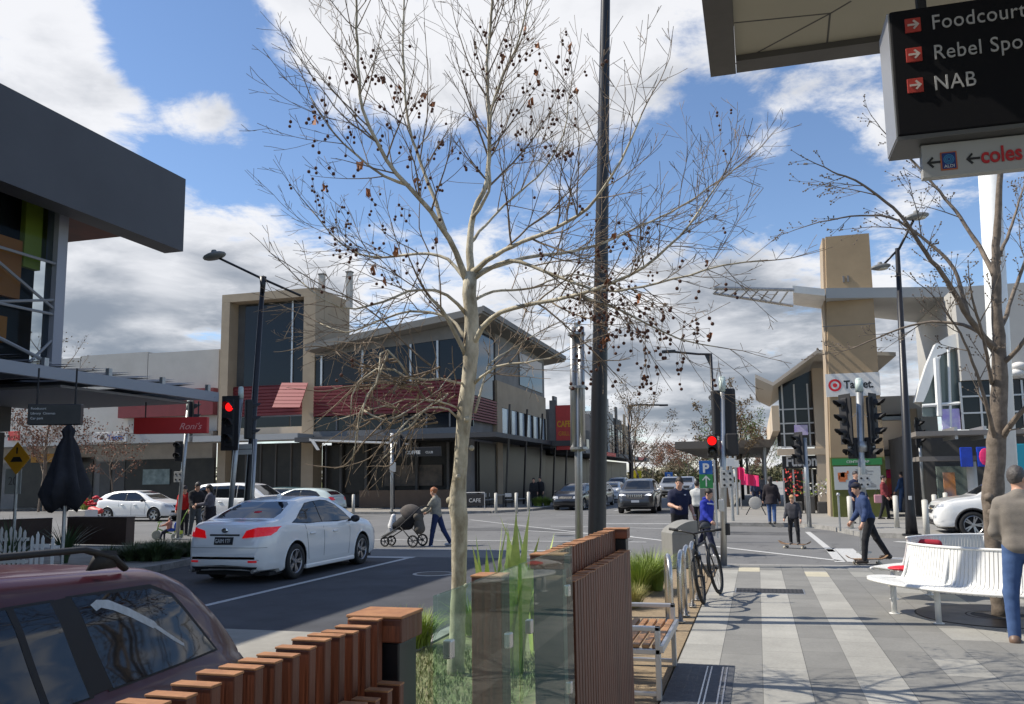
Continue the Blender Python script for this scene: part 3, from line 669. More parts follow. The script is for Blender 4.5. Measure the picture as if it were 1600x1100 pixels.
# ---- corner block with the sloping roof
B = thing('corner_cafe_block', 'corner block with a sloping grey roof, red cladding band and dark cafe at street level', 'building', (-20, FY, 0))
X0, X1 = xr + .02, AY(738, 620, FY).x; YF = AX(852, 640, X1).y
zc = lambda px, py: AY(px, py, FY).z
zR0, zR1 = zc(500, 552), zc(700, 503)
zG0, zG1 = zc(500, 557), zc(700, 527)
mb = MB()                                   # roof slab, rising towards the street corner, with deep eaves
ex = X1 + 1.1; sl = (zR1 - zR0) / (X1 - X0); zE = zR0 + sl * (ex - X0)
mb.prism([(X0, FY - 1.3, zR0), (ex, FY - 1.3, zE), (ex, YF + 3, zE), (X0, YF + 3, zR0)], (0, 0, .42))
mb.build('roof', mat('roof_soffit_grey', (0.21, 0.20, 0.18), .8, var=.1, scale=.6), B, world=True)
cub(B, 'gutter', 'greym', ex, ex + .12, FY - 1.3, YF + 3, zE + .12, zE + .46)
mb = MB(); mb.prism([(X0, FY + .1, zc(600, 598)), (X1 - .1, FY + .1, zc(600, 598)), (X1 - .1, FY + .1, zG1), (X0, FY + .1, zG0)], (0, .12, 0))
mb.build('window', 'win', B, world=True)
mb = MB(); mb.prism([(X0, FY + .02, zG0 + .003), (X1, FY + .02, zG1 + .003), (X1, FY + .02, zR1 - .02), (X0, FY + .02, zR0 - .02)], (0, .3, 0)); mb.build('upper_fascia', 'greym', B, world=True)
mb = MB()
for px_ in (501, 565, 640, 682): x = AY(px_, 560, FY).x; mb.box((x, FY - .02, zc(600, 598)), (x + .13, FY + .09, zG0 + (zG1 - zG0) * (x - X0) / (X1 - X0)))
mb.build('mullion', 'alu', B, world=True)
corr(B, X0, X1 + .05, zc(600, 647), zc(600, 599), FY - .05)
cub(B, 'window', 'win', X0, X1, FY + .12, FY + .24, zc(600, 670), zc(600, 648))
mb = MB()
for i in range(1, 7): x = X0 + (X1 - X0) * i / 7; mb.box((x, FY + .03, zc(600, 670)), (x + .1, FY + .11, zc(600, 648)))
mb.build('mullion', 'greym', B, world=True)
cub(B, 'spandrel', mat('spandrel_grey', (0.17, 0.17, 0.17), .7, var=.1), X0, X1 + .02, FY - .1, FY + .1, zc(600, 683), zc(600, 671))
cub(B, 'awning', mat('dark_awning', (0.055, 0.055, 0.058), .6), X0, X1 + 2.2, FY - 2.4, FY - .12, zc(600, 690), zc(600, 683))
cub(B, 'core_wall', 'greyd', X0 + .5, X1 - .3, FY + 1.5, YF, .05, zR0 - .1)
cub(B, 'shopfront', 'win2', X0, X1 - .1, FY + 1.2, FY + 1.3, .9, zc(600, 692))
cub(B, 'counter', mat('cafe_counter_brown', (0.20, 0.15, 0.11), .6, col2=(.03, .03, .03), scale=.9), AY(600, 740, FY + 1).x, AY(690, 740, FY + 1).x, FY + 1.05, FY + 1.18, 1.3, 2.6)  # counter front in mottled brown and near-black
xk0, xk1 = AY(568, 770, FY).x, AY(726, 770, FY).x
cub(B, 'kick_wall', mat('brown_tiles', (0.15, 0.095, 0.06), .6, var=.2, scale=1.2), xk0, xk1, FY - .6, FY - .35, 0.02, zc(600, 766))
mb = MB()
for px_ in (520, 560, 600, 640, 690): x = AY(px_, 740, FY).x; mb.box((x, FY + .9, 0), (x + .16, FY + 1.15, zc(600, 692)))
mb.build('column', 'greyd', B, world=True)
mb = MB()
for i in range(3): x = AY(598 + 42 * i, 690, FY).x; mb.box((x, FY - 2.4, 2.5), (x + .05, FY - 2.3, 2.9))
# side facing the street
yA, yB2 = FY, YF
cub(B, 'side_window', 'win', X1 - .25, X1 - .12, FY + .3, AX(778, 600, X1).y, 6.9, zE - .5)
sm = MB(); z = AX(752, 680, X1).z
yr1 = AX(776, 650, X1).y
k = 9; za, zb_ = AX(760, 660, X1).z, AX(760, 622, X1).z
for i in range(k):
    z0 = za + (zb_ - za) * i / k; sm.box((X1 - .1, FY + .1, z0), (X1 + .02, yr1, z0 + (zb_ - za) / k - .07))
sm.build('side_cladding', mat('faded_red_boards', (0.26, 0.10, 0.095), .7, var=.1), B, world=True)
ZB0, ZB1 = AX(800, 641, X1).z, AX(800, 603, X1).z
cub(B, 'side_wall', 'beige', X1 - .3, X1 + .04, yr1 + .05, YF, ZB0, ZB1)
cub(B, 'side_pier', 'beige', X1 - .3, X1 + .05, yr1, yr1 + 1.2, 0, ZB0 - .003)
cub(B, 'side_upper_wall', 'greym', X1 - .4, X1 - .05, yr1 + .05, YF, ZB1 + .003, zE - .1)
cub(B, 'side_fill', 'greym', X1 - .6, X1 - .27, FY + .4, YF, .1, zE - .1)
z0, z1 = AX(800, 690, X1).z, ZB0 - .02
cub(B, 'upper_side_window', 'win', X1 - .07, X1 + .02, yr1 + 6, YF - 1, ZB1 + .3, zE - .6)
bay = (YF - yr1 - 1.4) / 6
for i in range(6):
    y0 = yr1 + 1.3 + bay * i
    f = cub(B, 'bay_window', mat('bay_glass', (0.40, 0.46, 0.52), .15), X1 - .12, X1 - .02, y0, y0 + bay - .35, z0, z1)
    cub(B, 'bay_fin', 'black', X1 - .1, X1 + .12, y0 + bay - .33, y0 + bay - .05, z0, z1)
cub(B, 'side_awning', mat('dark_awning', (0, 0, 0)), X1 + .05, X1 + 2.2, FY - .1, YF + 4, zc(600, 690), zc(600, 683))
cub(B, 'side_shopfront', 'win2', X1 - .2, X1 - .05, FY + 1.5, YF, .05, zc(600, 693))
mb = MB()
for i in range(5):
    y = FY + .5 + i * 4.2; mb.tube([(X1 + 1.9, y, 0.0), (X1 + 2.25, y, 6.2)], .07, 6)
mb.build('awning_strut', 'black', B, world=True)
c = AY(652, 706, FY - 2.46)
t = thing('cafe_sign', 'dark cafe sign with white COFFEE CLUB lettering below the corner awning', 'sign', c)
MB().bevbox((-1.5, 0, -.28), (1.5, .08, .28), .02).build('panel', 'black', t)
text('COFFEE', .27, 'letter', t, (-.75, -.004, -.12), bold=.012); text('CLUB', .19, 'letter', t, (.52, -.004, -.1))
c = AY(555, 688, FY - 3)
t = thing('market_canopy', 'flat white canopy roof in front of the dark cafe shopfront', 'canopy', (c.x, FY - 3.2, 0))
mb = MB(); mb.prism([(-2.4, -1, 4.05), (3.2, -1, 3.75), (3.2, 1, 3.75), (-2.4, 1, 4.05)], (0, 0, .1)); mb.build('roof_panel', 'whitep', t)
mb = MB(); mb.prism([(-2.4, -1.02, 4.2), (-1.9, -1.02, 3.5), (-1.7, -1.02, 3.5), (-2.1, -1.02, 4.1)], (0, .05, 0)); mb.build('valance', 'whitep', t)
for x in (-1.8, 2.6): MB().cyl((x, 0), .06, 0, 3.85, 8).build('post', 'blackm', t)

# ---- row of shops down the street
shops = [(863, 895, 9.2, 'greym', 6.8, 'slim grey shop with a tall parapet beside the red banner wall'), (895, 925, 8.0, 'greyd', 6, 'dark brown shop with a low parapet down the street'), (925, 948, 10.2, 'greym', 6, 'grey shop with the tallest parapet down the street'),
         (948, 962, 11.5, 'grey', 6, 'pale grey shop partly behind the black lamp post'), (962, 975, 11.0, 'greyd', 6, 'dark shop next to last of the far row'), (975, 985, 10.5, 'beige', 6, 'last tan shop at the end of the far row')]
for (pa, pb, h_, m_, zc_, lab) in shops:
    ya, yb_ = AX(pa, 700, X1).y, AX(pb, 700, X1).y
    t = thing('shop', lab, 'shop', (X1, (ya + yb_) / 2, 0), group='shops down the left side of the street')
    cub(t, 'wall', m_, X1 - 12, X1 - .2, ya, yb_ - .1, 4.2, h_ * .82)
    cub(t, 'parapet', m_, X1 - .18, X1, ya + 1, ya + 2.2, 4.2, h_ * .95)
    cub(t, 'shopfront', 'win2', X1 - 12, X1 - .6, ya, yb_ - .1, 0, 3.6)
    cub(t, 'awning', mat('dark_awning', (0, 0, 0)), X1 - .18, X1 + 2.6, ya + .1, yb_ - .2, 3.7, 4.15)
    cub(t, 'sign_board', {'greyd': 'redl', 'grey': 'whitep'}.get(m_, 'greym'), X1 + 2.62, X1 + 2.68, ya + 1, yb_ - 1, 3.75, 4.1)
    mb = MB()
    for f_ in (.2, .5, .8): mb.box((X1 - .16, ya + (yb_ - ya) * f_ - .7, 4.6), (X1 - .06, ya + (yb_ - ya) * f_ + .7, h_ * .7))
    mb.build('window', 'win', t, world=True)
c = AY(881, 665, 62.0)
t = thing('banner_wall', 'big red banner panel with yellow lettering fixed to the side wall of the corner block', 'banner', (c.x, 62, 0))
hw = (AY(893, 665, 62).x - AY(868, 665, 62).x) / 2; zb0, zb1 = AY(880, 703, 62).z, AY(880, 633, 62).z
MB().bevbox((-hw, 0, zb0), (hw, .1, zb1), .02).build('panel', 'redl', t)
MB().bevbox((-hw - .5, .11, zb0 + .2), (-hw + .05, .3, zb1 + .4), .02).build('side_pier', 'greym', t)
text('CAFE', .62, 'yellow', t, (0, -.006, (zb0 + zb1) / 2 + .05), align='CENTER', sx=.72, bold=.02); text('GRILL', .45, 'yellow', t, (0, -.006, (zb0 + zb1) / 2 - .6), align='CENTER', sx=.72)
MB().box((X1 - 2, 61.9, 4), (c.x + hw, 62.3, 4.4)).build('support_beam', 'greyd', t, world=True)

# ---- tan tower with the retail panel and map
T = thing('sign_tower', 'tall tan tower with a white Target panel and a green map board below', 'tower', (3.78, 36, 0))
TW = 0.98
def tbox(n_, m_, x0, x1, y0, y1, z0, z1): return MB().box((x0, y0, z0), (x1, y1, z1)).build(n_, m_, T)
zz_ = lambda py, Y=36: AY(1335, py, Y).z
zTop = zz_(366)
SH = lambda z: .16 * (z - 2.3) / (zTop - 2.3)
vs_ = []
for z in (2.3, zTop):
    k = SH(z); w = TW - k * 1.0
    vs_ += [(-w + k, .02, z), (w + k, .02, z), (w + k, 2.2, z), (-w + k, 2.2, z)]
MB().add(vs_, [(0, 3, 2, 1), (4, 5, 6, 7), (0, 1, 5, 4), (1, 2, 6, 5), (2, 3, 7, 6), (3, 0, 4, 7)]).build('shaft', 'beiged', T)
mb = MB(); mb.prism([(-TW - .10, .35, 0), (-TW - .01, .35, 0), (-TW + SH(zTop) * 2 - .01, .35, zTop + .04), (-TW + SH(zTop) * 2 - .10, .35, zTop + .04)], (0, 1.6, 0)); mb.build('side_rib', 'beige', T)
mb = MB()
for py in (508,): mb.box((-TW, .012, zz_(py)), (TW, .021, zz_(py) + .03))
mb.box((.05, -.03, zz_(440)), (.12, .02, zz_(430))); mb.box((-.12, -.03, zz_(440)), (-.05, .02, zz_(430))); mb.build('groove', 'greym', T)
tbox('name_panel', 'whitep', -TW - .02, TW + .02, -.06, 0.0, zz_(619), zz_(583))
zc_ = (zz_(619) + zz_(583)) / 2
mb = MB()
def ring(mb, cx, cz, r0, r1, y, n=28):
    vs = []; fs = []
    for i in range(n):
        a = 2 * math.pi * i / n
        for r in (r0, r1): vs.append((cx + r * math.cos(a), y, cz + r * math.sin(a)))
    for i in range(n): j = (i + 1) % n; fs.append((2 * i, 2 * i + 1, 2 * j + 1, 2 * j))
    mb.add(vs, fs)
ring(mb, -.66, zc_, .16, .245, -.066); ring(mb, -.66, zc_, 0.001, .085, -.066); mb.build('bullseye_emblem', mat('emblem_red', (.62, .01, .02), .5), T)
text('Target.', .44, 'black', T, (-.33, -.063, zc_ - .14), bold=.012, sx=.86)
tbox('base_wall', mat('moss_green', (0.115, 0.125, 0.025), .7, var=.15), -TW - .01, TW + .01, -.02, 2.22, 0.0, 2.3)
tbox('map_header', 'green', -TW + .04, TW - .1, -.05, -.022, 2.0, 2.26)
text('CENTRE MAP', .14, 'letter', T, (0, -.055, 2.08), align='CENTER')
mp = tbox('map_board', mat('map_white', (.50, .52, .50), .5), -TW + .08, TW - .18, -.055, -.022, 1.05, 1.95)
mb = MB()
for i in range(9): mb.box((-.80 + random.random() * .45, -.06, 1.35 + random.random() * .45), (-.70 + random.random() * .42, -.057, 1.42 + random.random() * .4))
mb.build('map_drawing', mat('map_orange', (.55, .16, .05), .6), T)
mb = MB()
for i in range(12): mb.box((-.1, -.06, 1.15 + i * .06), (.1 + .5 * random.random(), -.057, 1.17 + i * .06))
mb.build('map_key', 'greym', T)
# its beam-like canopy
C_ = thing('tower_canopy', 'long flat grey canopy slab running right from the tan tower', 'canopy', (6, 36, 0))
ZC = AY(1290, 466, 35.3).z
nr = [G(1291, 466, ZC), G(1640, 462, ZC)]; bk = [G(1640, 524, ZC), G(1500, 512, ZC), G(1362, 496, ZC), G(1291, 487, ZC), G(1240, 480, ZC)]
zth = AY(1290, 450, 35.3).z - ZC
nL = nr[0]
mb = MB(); mb.prism([nr[0], nr[1], bk[0], bk[1], bk[2], bk[3]], (0, 0, zth)); mb.build('slab', mat('canopy_grey', (0.36, 0.36, 0.35), .7, var=.08, scale=.5), C_, world=True)
mb = MB(); wl_ = G(1239, 457, ZC + .18)
mb.prism([nr[0] + Vector((-.03, 0, .1)), bk[3] + Vector((-.03, 0, .1)), bk[4] + Vector((0, 0, .1)), wl_], (0, 0, .28)); mb.build('white_fascia', 'whitep', C_, world=True)
mb = MB()
ra = [G(1115, 450, ZC + .2), G(1240, 453, ZC + .2)]; rb = [G(1115, 458, ZC + .2), G(1238, 478, ZC + .2)]
mb.tube(ra, .07, 6); mb.tube(rb, .06, 6)
for i in range(8):
    f0 = (i + .5) / 8; mb.tube([ra[0].lerp(ra[1], f0), rb[0].lerp(rb[1], max(0, f0 - .12))], .05, 5)
mb.build('pergola_frame', 'galv', C_, world=True)
# ---- far right shop (black fascia)
B = thing('fashion_store', 'two storey glass shop with a black name fascia left of the tan tower', 'building', (3, 46, 0))
Y5 = 42.0
f5 = lambda px, py, Y=Y5: AY(px, py, Y)
xL, xR = f5(1221, 700).x, f5(1296, 700).x
cub(B, 'core', 'greyd', xL + .3, xR - .1, Y5 + 1.1, Y5 + 20, 3.6, f5(1250, 625).z)
mb = MB(); mb.prism([(xL, Y5 + .1, f5(1250, 697).z), (xR - .6, Y5 + .1, f5(1250, 697).z), (xR - .6, Y5 + .1, f5(1278, 578).z), (xL, Y5 + .1, f5(1225, 603).z)], (0, .1, 0)); mb.build('window', 'win', B, world=True)
mb = MB()
for py in (640, 662, 678, 699): mb.box((xL, Y5 - .02, f5(1250, py).z), (xR - .6, Y5 + .09, f5(1250, py).z + .06))
for px_ in (1222, 1241, 1262, 1282): x = f5(px_, 640).x; mb.box((x, Y5 - .03, f5(1250, 697).z), (x + .07, Y5 + .09, f5(1250, 600).z))
mb.build('mullion', 'alu', B, world=True)
cub(B, 'pier', 'cream', xR - .58, xR, Y5 - .1, Y5 + 1, 0, f5(1290, 575).z)
cub(B, 'side_wall', 'cream', xL - .35, xL - .02, Y5, Y5 + 22, 3.7, f5(1222, 625).z - .25)
cub(B, 'spandrel', 'cream', xL - .2, xR, Y5 - .15, Y5 + .2, f5(1250, 711).z, f5(1250, 701).z)
cub(B, 'name_fascia', 'black', xL, xR - .6, Y5 + .02, Y5 + .2, f5(1250, 732).z, f5(1250, 712).z)
p = f5(1226, 729, Y5); text('Fusion', .68, 'letter', B, (p.x - 3 + .06, Y5 + .01 - 46, p.z + .02), bold=.02, sx=.78)
cub(B, 'shopfront', 'win2', xL, xR - .6, Y5 + .5, Y5 + .6, 0, f5(1250, 733).z)
mb = MB()
for px_ in (1224, 1240, 1256, 1270): x = f5(px_, 760).x; mb.box((x, Y5 + .4, 0), (x + .07, Y5 + .49, f5(1250, 733).z))
mb.build('door_frame', 'alu', B, world=True)
cub(B, 'screen', mat('purple_poster', (.36, .26, .72), .5, col2=(.7, .68, .8), scale=2.5), f5(1241, 670).x, f5(1262, 670).x, Y5 - .1, Y5 - .04, f5(1250, 680).z, f5(1250, 664).z)
mb = MB(); d = 2.6
pa, pb_, pc_, pd_ = f5(1180, 590, Y5 - d), f5(1208, 603, Y5 - d), f5(1277, 552, Y5 - d), f5(1400, 556, Y5 - d)
for a, b in ((pa, pb_), (pb_, pc_), (pc_, pd_)): mb.prism([a, b, b + Vector((0, 12, 0)), a + Vector((0, 12, 0))], (0, 0, .16))
mb.build('folded_roof', mat('roof_cream', (0.50, 0.46, 0.40), .7), B, world=True)
mb = MB(); mb.prism([(pa.x - 4.4, Y5 + 6, 3.15), (xL - .36, Y5 + 6, 3.15), (xL - .36, Y5 + 34, 3.15), (pa.x - 4.4, Y5 + 34, 3.15)], (0, 0, .4)); o = mb.build('side_awning', mat('brown_awning', (0.13, .115, .10), .7), B, world=True)
mb = MB()
for i in range(6): mb.cyl((xL - .7, Y5 + 6.5 + 4 * i), .07, 0, 3.14, 8)
mb.build('awning_post', 'alu', B, world=True)
# ---- shops right of the tower (cream wall paler, sunlight put into its colour)
B = thing('right_shops', 'cream and grey shops between the tan tower and the arched glass hall', 'building', (8, 45, 0))
Y6 = 44.0; f6 = lambda px, py, Y=Y6: AY(px, py, Y)
cub(B, 'upper_wall', 'grey', f6(1366, 620).x, f6(1450, 620).x, Y6 + .6, Y6 + 9, f6(1400, 646).z, f6(1400, 617).z)
cub(B, 'cream_wall', mat('sunlit_cream', (.78, .64, .50), .8), f6(1360, 680).x, f6(1424, 680).x, Y6, Y6 + .59, f6(1400, 702).z, f6(1400, 657).z)
cub(B, 'blue_parapet', mat('parapet_blue', (.35, .42, .48), .6), f6(1360, 650).x, f6(1421, 650).x, Y6 + .1, Y6 + .55, f6(1400, 656).z, f6(1400, 650).z)
cub(B, 'spandrel', 'grey', f6(1360, 720).x, f6(1424, 720).x, Y6 + .1, Y6 + .6, f6(1400, 733).z, f6(1400, 712).z)
cub(B, 'ledge', 'greyd', f6(1360, 706).x, f6(1424, 706).x, Y6 - .2, Y6 + .6, f6(1400, 711).z, f6(1400, 703).z)
cub(B, 'shopfront', 'dark', f6(1366, 760).x, f6(1418, 760).x, Y6 + .7, Y6 + .8, 0, f6(1400, 733).z)
cub(B, 'pier', 'beige', f6(1418, 720).x, f6(1436, 720).x, Y6 - .3, Y6 + 1, 0, f6(1400, 640).z)
cub(B, 'recess', mat('brown_recess', (.17, .15, .115), .8), f6(1436, 745).x, f6(1466, 745).x, Y6 + .2, Y6 + .8, 0, f6(1450, 716).z)
cub(B, 'grey_block', 'grey', f6(1432, 640).x, f6(1463, 640).x, Y6 - .1, Y6 + .5, f6(1450, 690).z, f6(1450, 638).z)
cub(B, 'back_core', 'greyd', f6(1364, 700).x, f6(1470, 700).x, Y6 + .9, Y6 + 8, 0, f6(1400, 650).z)
t = thing('shop_banner', 'pink and orange banner hanging in the dark shop doorway right of the tower', 'banner', f6(1397, 755, Y6 + .4))
c0 = t.location
mb = MB(); mb.bevbox((-.38, -.03, -.5), (.38, .03, .25), .02); mb.build('lower_panel', mat('banner_orange', (.75, .22, .04), .5, col2=(.75, .06, .12), scale=1.5), t)
mb = MB(); mb.bevbox((-.3, -.03, .26), (.3, .03, .62), .02); mb.ball((0, 0, .7), .22, sq=(1, .15, 1)); mb.build('upper_panel', 'pink', t)
# ---- arched glass hall
B = thing('glass_hall', 'white arched glass hall at the far right behind the white column', 'building', (10, 36, 0))
Y7 = 35.0; f7 = lambda px, py, Y=Y7: AY(px, py, Y)
outer = [f7(1430, 628), f7(1436, 606), f7(1448, 570), f7(1462, 537), f7(1478, 527), f7(1500, 519)]
inner = [f7(1443, 628), f7(1451, 609), f7(1461, 579), f7(1472, 553), f7(1486, 546), f7(1503, 540)]
mb = MB()
for i in range(5): mb.prism([outer[i], outer[i + 1], inner[i + 1], inner[i]], (0, .5, 0))
mb.build('arch_rim', 'white', B, world=True)
mb = MB()
for i in range(5):
    a, b = outer[i] + Vector((.05, .51, -.02)), outer[i + 1] + Vector((.05, .51, -.02)); mb.prism([a, b, b + Vector((.9, 3, 0)), a + Vector((.9, 3, 0))], (.22, 0, -.16) if i < 3 else (.03, 0, -.2))
mb.build('arched_roof', 'whitep', B, world=True)
gl = mat('hall_glass', (0.19, 0.235, 0.22), .12, spec=.6)
mb = MB(); mb.prism([p + Vector((0, .3, 0)) for p in inner] + [f7(1503, 650) + Vector((0, .3, 0)), f7(1444, 650) + Vector((0, .3, 0))], (0, .06, 0)); mb.build('glazing', gl, B, world=True)
mb = MB()
for a, b, r in (((1463, 560), (1468, 650), .11), ((1482, 541), (1486, 672), .05), ((1441, 634), (1500, 630), .07)):
    mb.tube([f7(*a), f7(*b)], r, 6)
mb.build('mullion', 'white', B, world=True)
cub(B, 'poster', mat('purple_poster', (0, 0, 0)), f7(1472, 655).x, f7(1500, 655).x, Y7 - .02, Y7 + .1, f7(1480, 671).z, f7(1480, 639).z)
cub(B, 'grey_wall', 'grey', f7(1497, 560).x, f7(1720, 560).x, Y7 - .3, Y7 + 8, f7(1550, 594).z, ZC - .02)
cub(B, 'dark_window', 'win', f7(1500, 640).x, f7(1640, 640).x, Y7 - .1, Y7 + .1, f7(1550, 670).z, f7(1550, 595).z)
mb = MB()
for px_ in (1500, 1530, 1562, 1596): x = f7(px_, 640).x; mb.box((x, Y7 - .18, f7(1550, 670).z), (x + .07, Y7 - .11, f7(1550, 596).z))
for py in (620, 646): mb.box((f7(1500, 640).x, Y7 - .2, f7(1550, py).z), (f7(1640, 640).x, Y7 - .11, f7(1550, py).z + .06))
mb.build('window_frame', 'alu', B, world=True)
cub(B, 'core', 'greyd', f7(1445, 700).x, f7(1720, 700).x, Y7 + 1, Y7 + 9, 0, f7(1550, 670).z)
for i, (pa, pb_, d_) in enumerate((((1432, 690), (1620, 668), 2.6), ((1436, 713), (1520, 727), 1.8))):
    a = f7(*pa, Y7 - d_); b = f7(*pb_, Y7 - d_)
    cub(B, 'entry_awning', mat('awning_bronze', (.20, .18, .16), .6), a.x, b.x + (0 if i == 0 else .2), Y7 - d_, Y7 - .35, (a.z + b.z) / 2, (a.z + b.z) / 2 + .16)
mb = MB()
for px_ in (1470, 1512, 1550): x = f7(px_, 690).x; mb.box((x, Y7 - 2.4, f7(1480, 690).z), (x + .1, Y7 - .4, f7(1480, 672).z))
mb.build('awning_beam', 'alu', B, world=True)
cub(B, 'entry_glass', mat('pale_glass', (.16, .20, .18), .1), f7(1468, 760).x, f7(1530, 760).x, Y7 + .3, Y7 + .5, 0, f7(1500, 728).z)
for px_ in (1512,): MB().cyl((f7(px_, 760).x, Y7 - .8), .17, 0, f7(1500, 722).z, 14).build('entry_column', 'whitep', B, smooth=True, world=True)
cub(B, 'poster_panel', mat('poster_orange', (.62, .24, .05), .5, col2=(.2, .2, .25), scale=1.2), f7(1474, 755).x, f7(1492, 755).x, Y7 - .1, Y7 - .02, .3, f7(1500, 738).z)
for pa, pb_, nm in ((1501, 1520, 'deep blue shop sign panel'), (1527, 1556, 'blue shop sign with a red round emblem')):
    t = thing('blue_sign', nm + ' under the awning of the glass hall', 'sign', (f7((pa + pb_) / 2, 714, Y7 - 2.9).x, Y7 - 2.9, f7(1520, 714, Y7 - 2.9).z))
    hw = (f7(pb_, 714, Y7 - 2.9).x - f7(pa, 714, Y7 - 2.9).x) / 2
    MB().bevbox((-hw, 0, -.33), (hw, .12, .33), .02).build('panel', mat('deep_blue', (.01, .05, .42), .4, var=.3, scale=3), t)
    if pb_ == 1556:
        MB().ball((-hw * .15, -.01, .0), .25, sq=(.75, .12, 1.15)).build('emblem', 'pink', t)
        text('>', .3, 'letter', t, (hw * .5, -.005, -.1))
t = thing('shop_sign', 'teal shop sign at the right edge behind the white column', 'sign', f7(1600, 712, Y7 - 2.6))
MB().bevbox((-.35, 0, -.55), (1.5, .12, .4), .02).build('panel', mat('teal_sign', (.01, .26, .36), .4), t)
# ---- tall white column
p = G(1578, 838)
t = thing('white_column', 'tall round white column rising behind the bare tree on the right', 'column', (p.x, p.y, 0))
zt_ = AD(1550, 232, 21).z + 1.6
lean = 0.0
mb = MB(); mb.tube([(0, 0, 0), (.30, 0, zt_)], .27, 28); mb.build('shaft', 'white', t, smooth=True)
MB().cyl((0, 0), .36, 0, .12, 28).build('base_ring', 'grey', t)
# ================================================================== TREES
def catmull(pts, rs, step):
    P = [Vector(p) for p in pts]; out = []; ro = []
    for i in range(len(P) - 1):
        p0, p1, p2, p3 = P[max(i - 1, 0)], P[i], P[i + 1], P[min(i + 2, len(P) - 1)]
        n = max(1, int((p2 - p1).length / step))
        for k in range(n):
            t = k / n
            out.append(0.5 * ((2 * p1) + (p2 - p0) * t + (2 * p0 - 5 * p1 + 4 * p2 - p3) * t * t + (3 * p1 - p0 - 3 * p2 + p3) * t ** 3)); ro.append(rs[i] + (rs[i + 1] - rs[i]) * t)
    out.append(P[-1]); ro.append(rs[-1]); return out, ro
rt = random.Random(5)
def rv(s=1.0): return Vector((rt.gauss(0, s), rt.gauss(0, s), rt.gauss(0, s)))
class Tree:
    def __init__(s): s.limb = MB(); s.twig = MB(); s.fine = MB(); s.tips = []; s.limb.smooth = True
    def main(s, pts, rs, wob=0.012, n=9):
        P, Rr = catmull(pts, rs, 0.10)
        for i in range(1, len(P) - 1): P[i] = P[i] + rv(wob * 0.35)
        s.limb.tube(P, [r * (1 + rt.uniform(-.04, .04)) for r in Rr], n); return P, Rr
    def shoot(s, p, d, L, r, lvl, up, maxl, droop=0.0):
        k = max(3, int(L / 0.09)); pts = [p]; q = Vector(p); d = d.normalized(); rr = [r]
        for i in range(k):
            d = (d + rv(.07) + Vector((0, 0, up * .07))).normalized(); q = q + d * (L / k); pts.append(q.copy()); rr.append(max(.0022, r * (1 - .75 * (i + 1) / k)))
        (s.twig if lvl <= 1 else s.fine).tube(pts, rr, 5 if lvl <= 1 else 3, cap=False)
        s.tips.append((pts[-1], d, lvl)); s.tips.append((pts[len(pts) // 2], d, lvl))
        if lvl < maxl:
            m = max(2, int(L / (0.145 if lvl == 1 else 0.18)))
            for i in range(m):
                f = .18 + .8 * (i + rt.random() * .7) / m; j = min(int(f * k), k - 1)
                base = pts[j]; ax = (pts[j + 1] - pts[j]).normalized()
                side = ax.cross(rv()).normalized(); a = rad(rt.uniform(24, 50))
                nd = ax * math.cos(a) + side * math.sin(a)
                s.shoot(base, nd, L * rt.uniform(.28, .62) * (1.15 - .5 * f), rr[j] * .66, lvl + 1, up, maxl)
    def along(s, P, Rr, per, L0, L1, up=1.0, f0=.15, maxl=3, flat=None):
        tot = sum((P[i + 1] - P[i]).length for i in range(len(P) - 1)); m = int(tot * per)
        for i in range(m):
            f = f0 + (1 - f0) * (i + rt.random()) / m; j = min(int(f * (len(P) - 1)), len(P) - 2)
            ax = (P[j + 1] - P[j]).normalized(); side = ax.cross(rv()).normalized()
            if flat is not None: side = (side - flat * side.dot(flat) * .45).normalized()
            a = rad(rt.uniform(28, 58)); L = rt.uniform(L0, L1) * (1.1 - .35 * f)
            s.shoot(P[j], ax * math.cos(a) + side * math.sin(a) + Vector((0, 0, .25 * up)), L, min(Rr[j] * .5, .004 + L * .006), 1, up, maxl)
        s.shoot(P[-1], (P[-1] - P[-2]), L1 * .55, Rr[-1], 1, up, maxl)
FWD = Vector((_fw.x, _fw.y, 0)).normalized()
# ---- the plane tree in front
D0 = 7.6
base_g = G(712, 1050); D0 = base_g.dot(Vector((_fw.x, _fw.y, 0))) + 0
def tp(x, y, dd=0.0): return AD(x, y, D0 * math.cos(PITCH) + (0) + dd)
D0 = (G(712, 1050) - Vector((0, 0, EYE))).dot(_fw) / math.cos(PITCH)
px = .86 / F * D0
T1 = thing('plane_tree', 'bare pale plane tree with hanging seed balls in the middle of the picture', 'tree', (base_g.x, base_g.y, -.03))
tr = Tree()
tk = [(712, 1062, 16), (714, 1000, 14.5), (716, 950, 14), (717, 900, 13.5), (718, 850, 14), (717, 812, 15), (714, 790, 16.5), (715, 770, 15), (719, 745, 13), (721, 700, 12.5), (725, 650, 13.5), (732, 600, 13.5), (736, 550, 13.5), (736, 500, 13), (733, 460, 12.5), (735, 425, 12)]
TP, TR = tr.main([tp(a, b) for a, b, c in tk], [c * px for a, b, c in tk], wob=.008, n=16)
for (a, b, r_, o) in ((703, 782, 7, -.0), (706, 792, 6, -.03), (737, 700, 5, -.05), (729, 655, 6, -.05), (716, 745, 5, -.1), (728, 915, 4, -.09)):
    tr.limb.ball(tp(a, b, o), r_ * px, 9, 6)
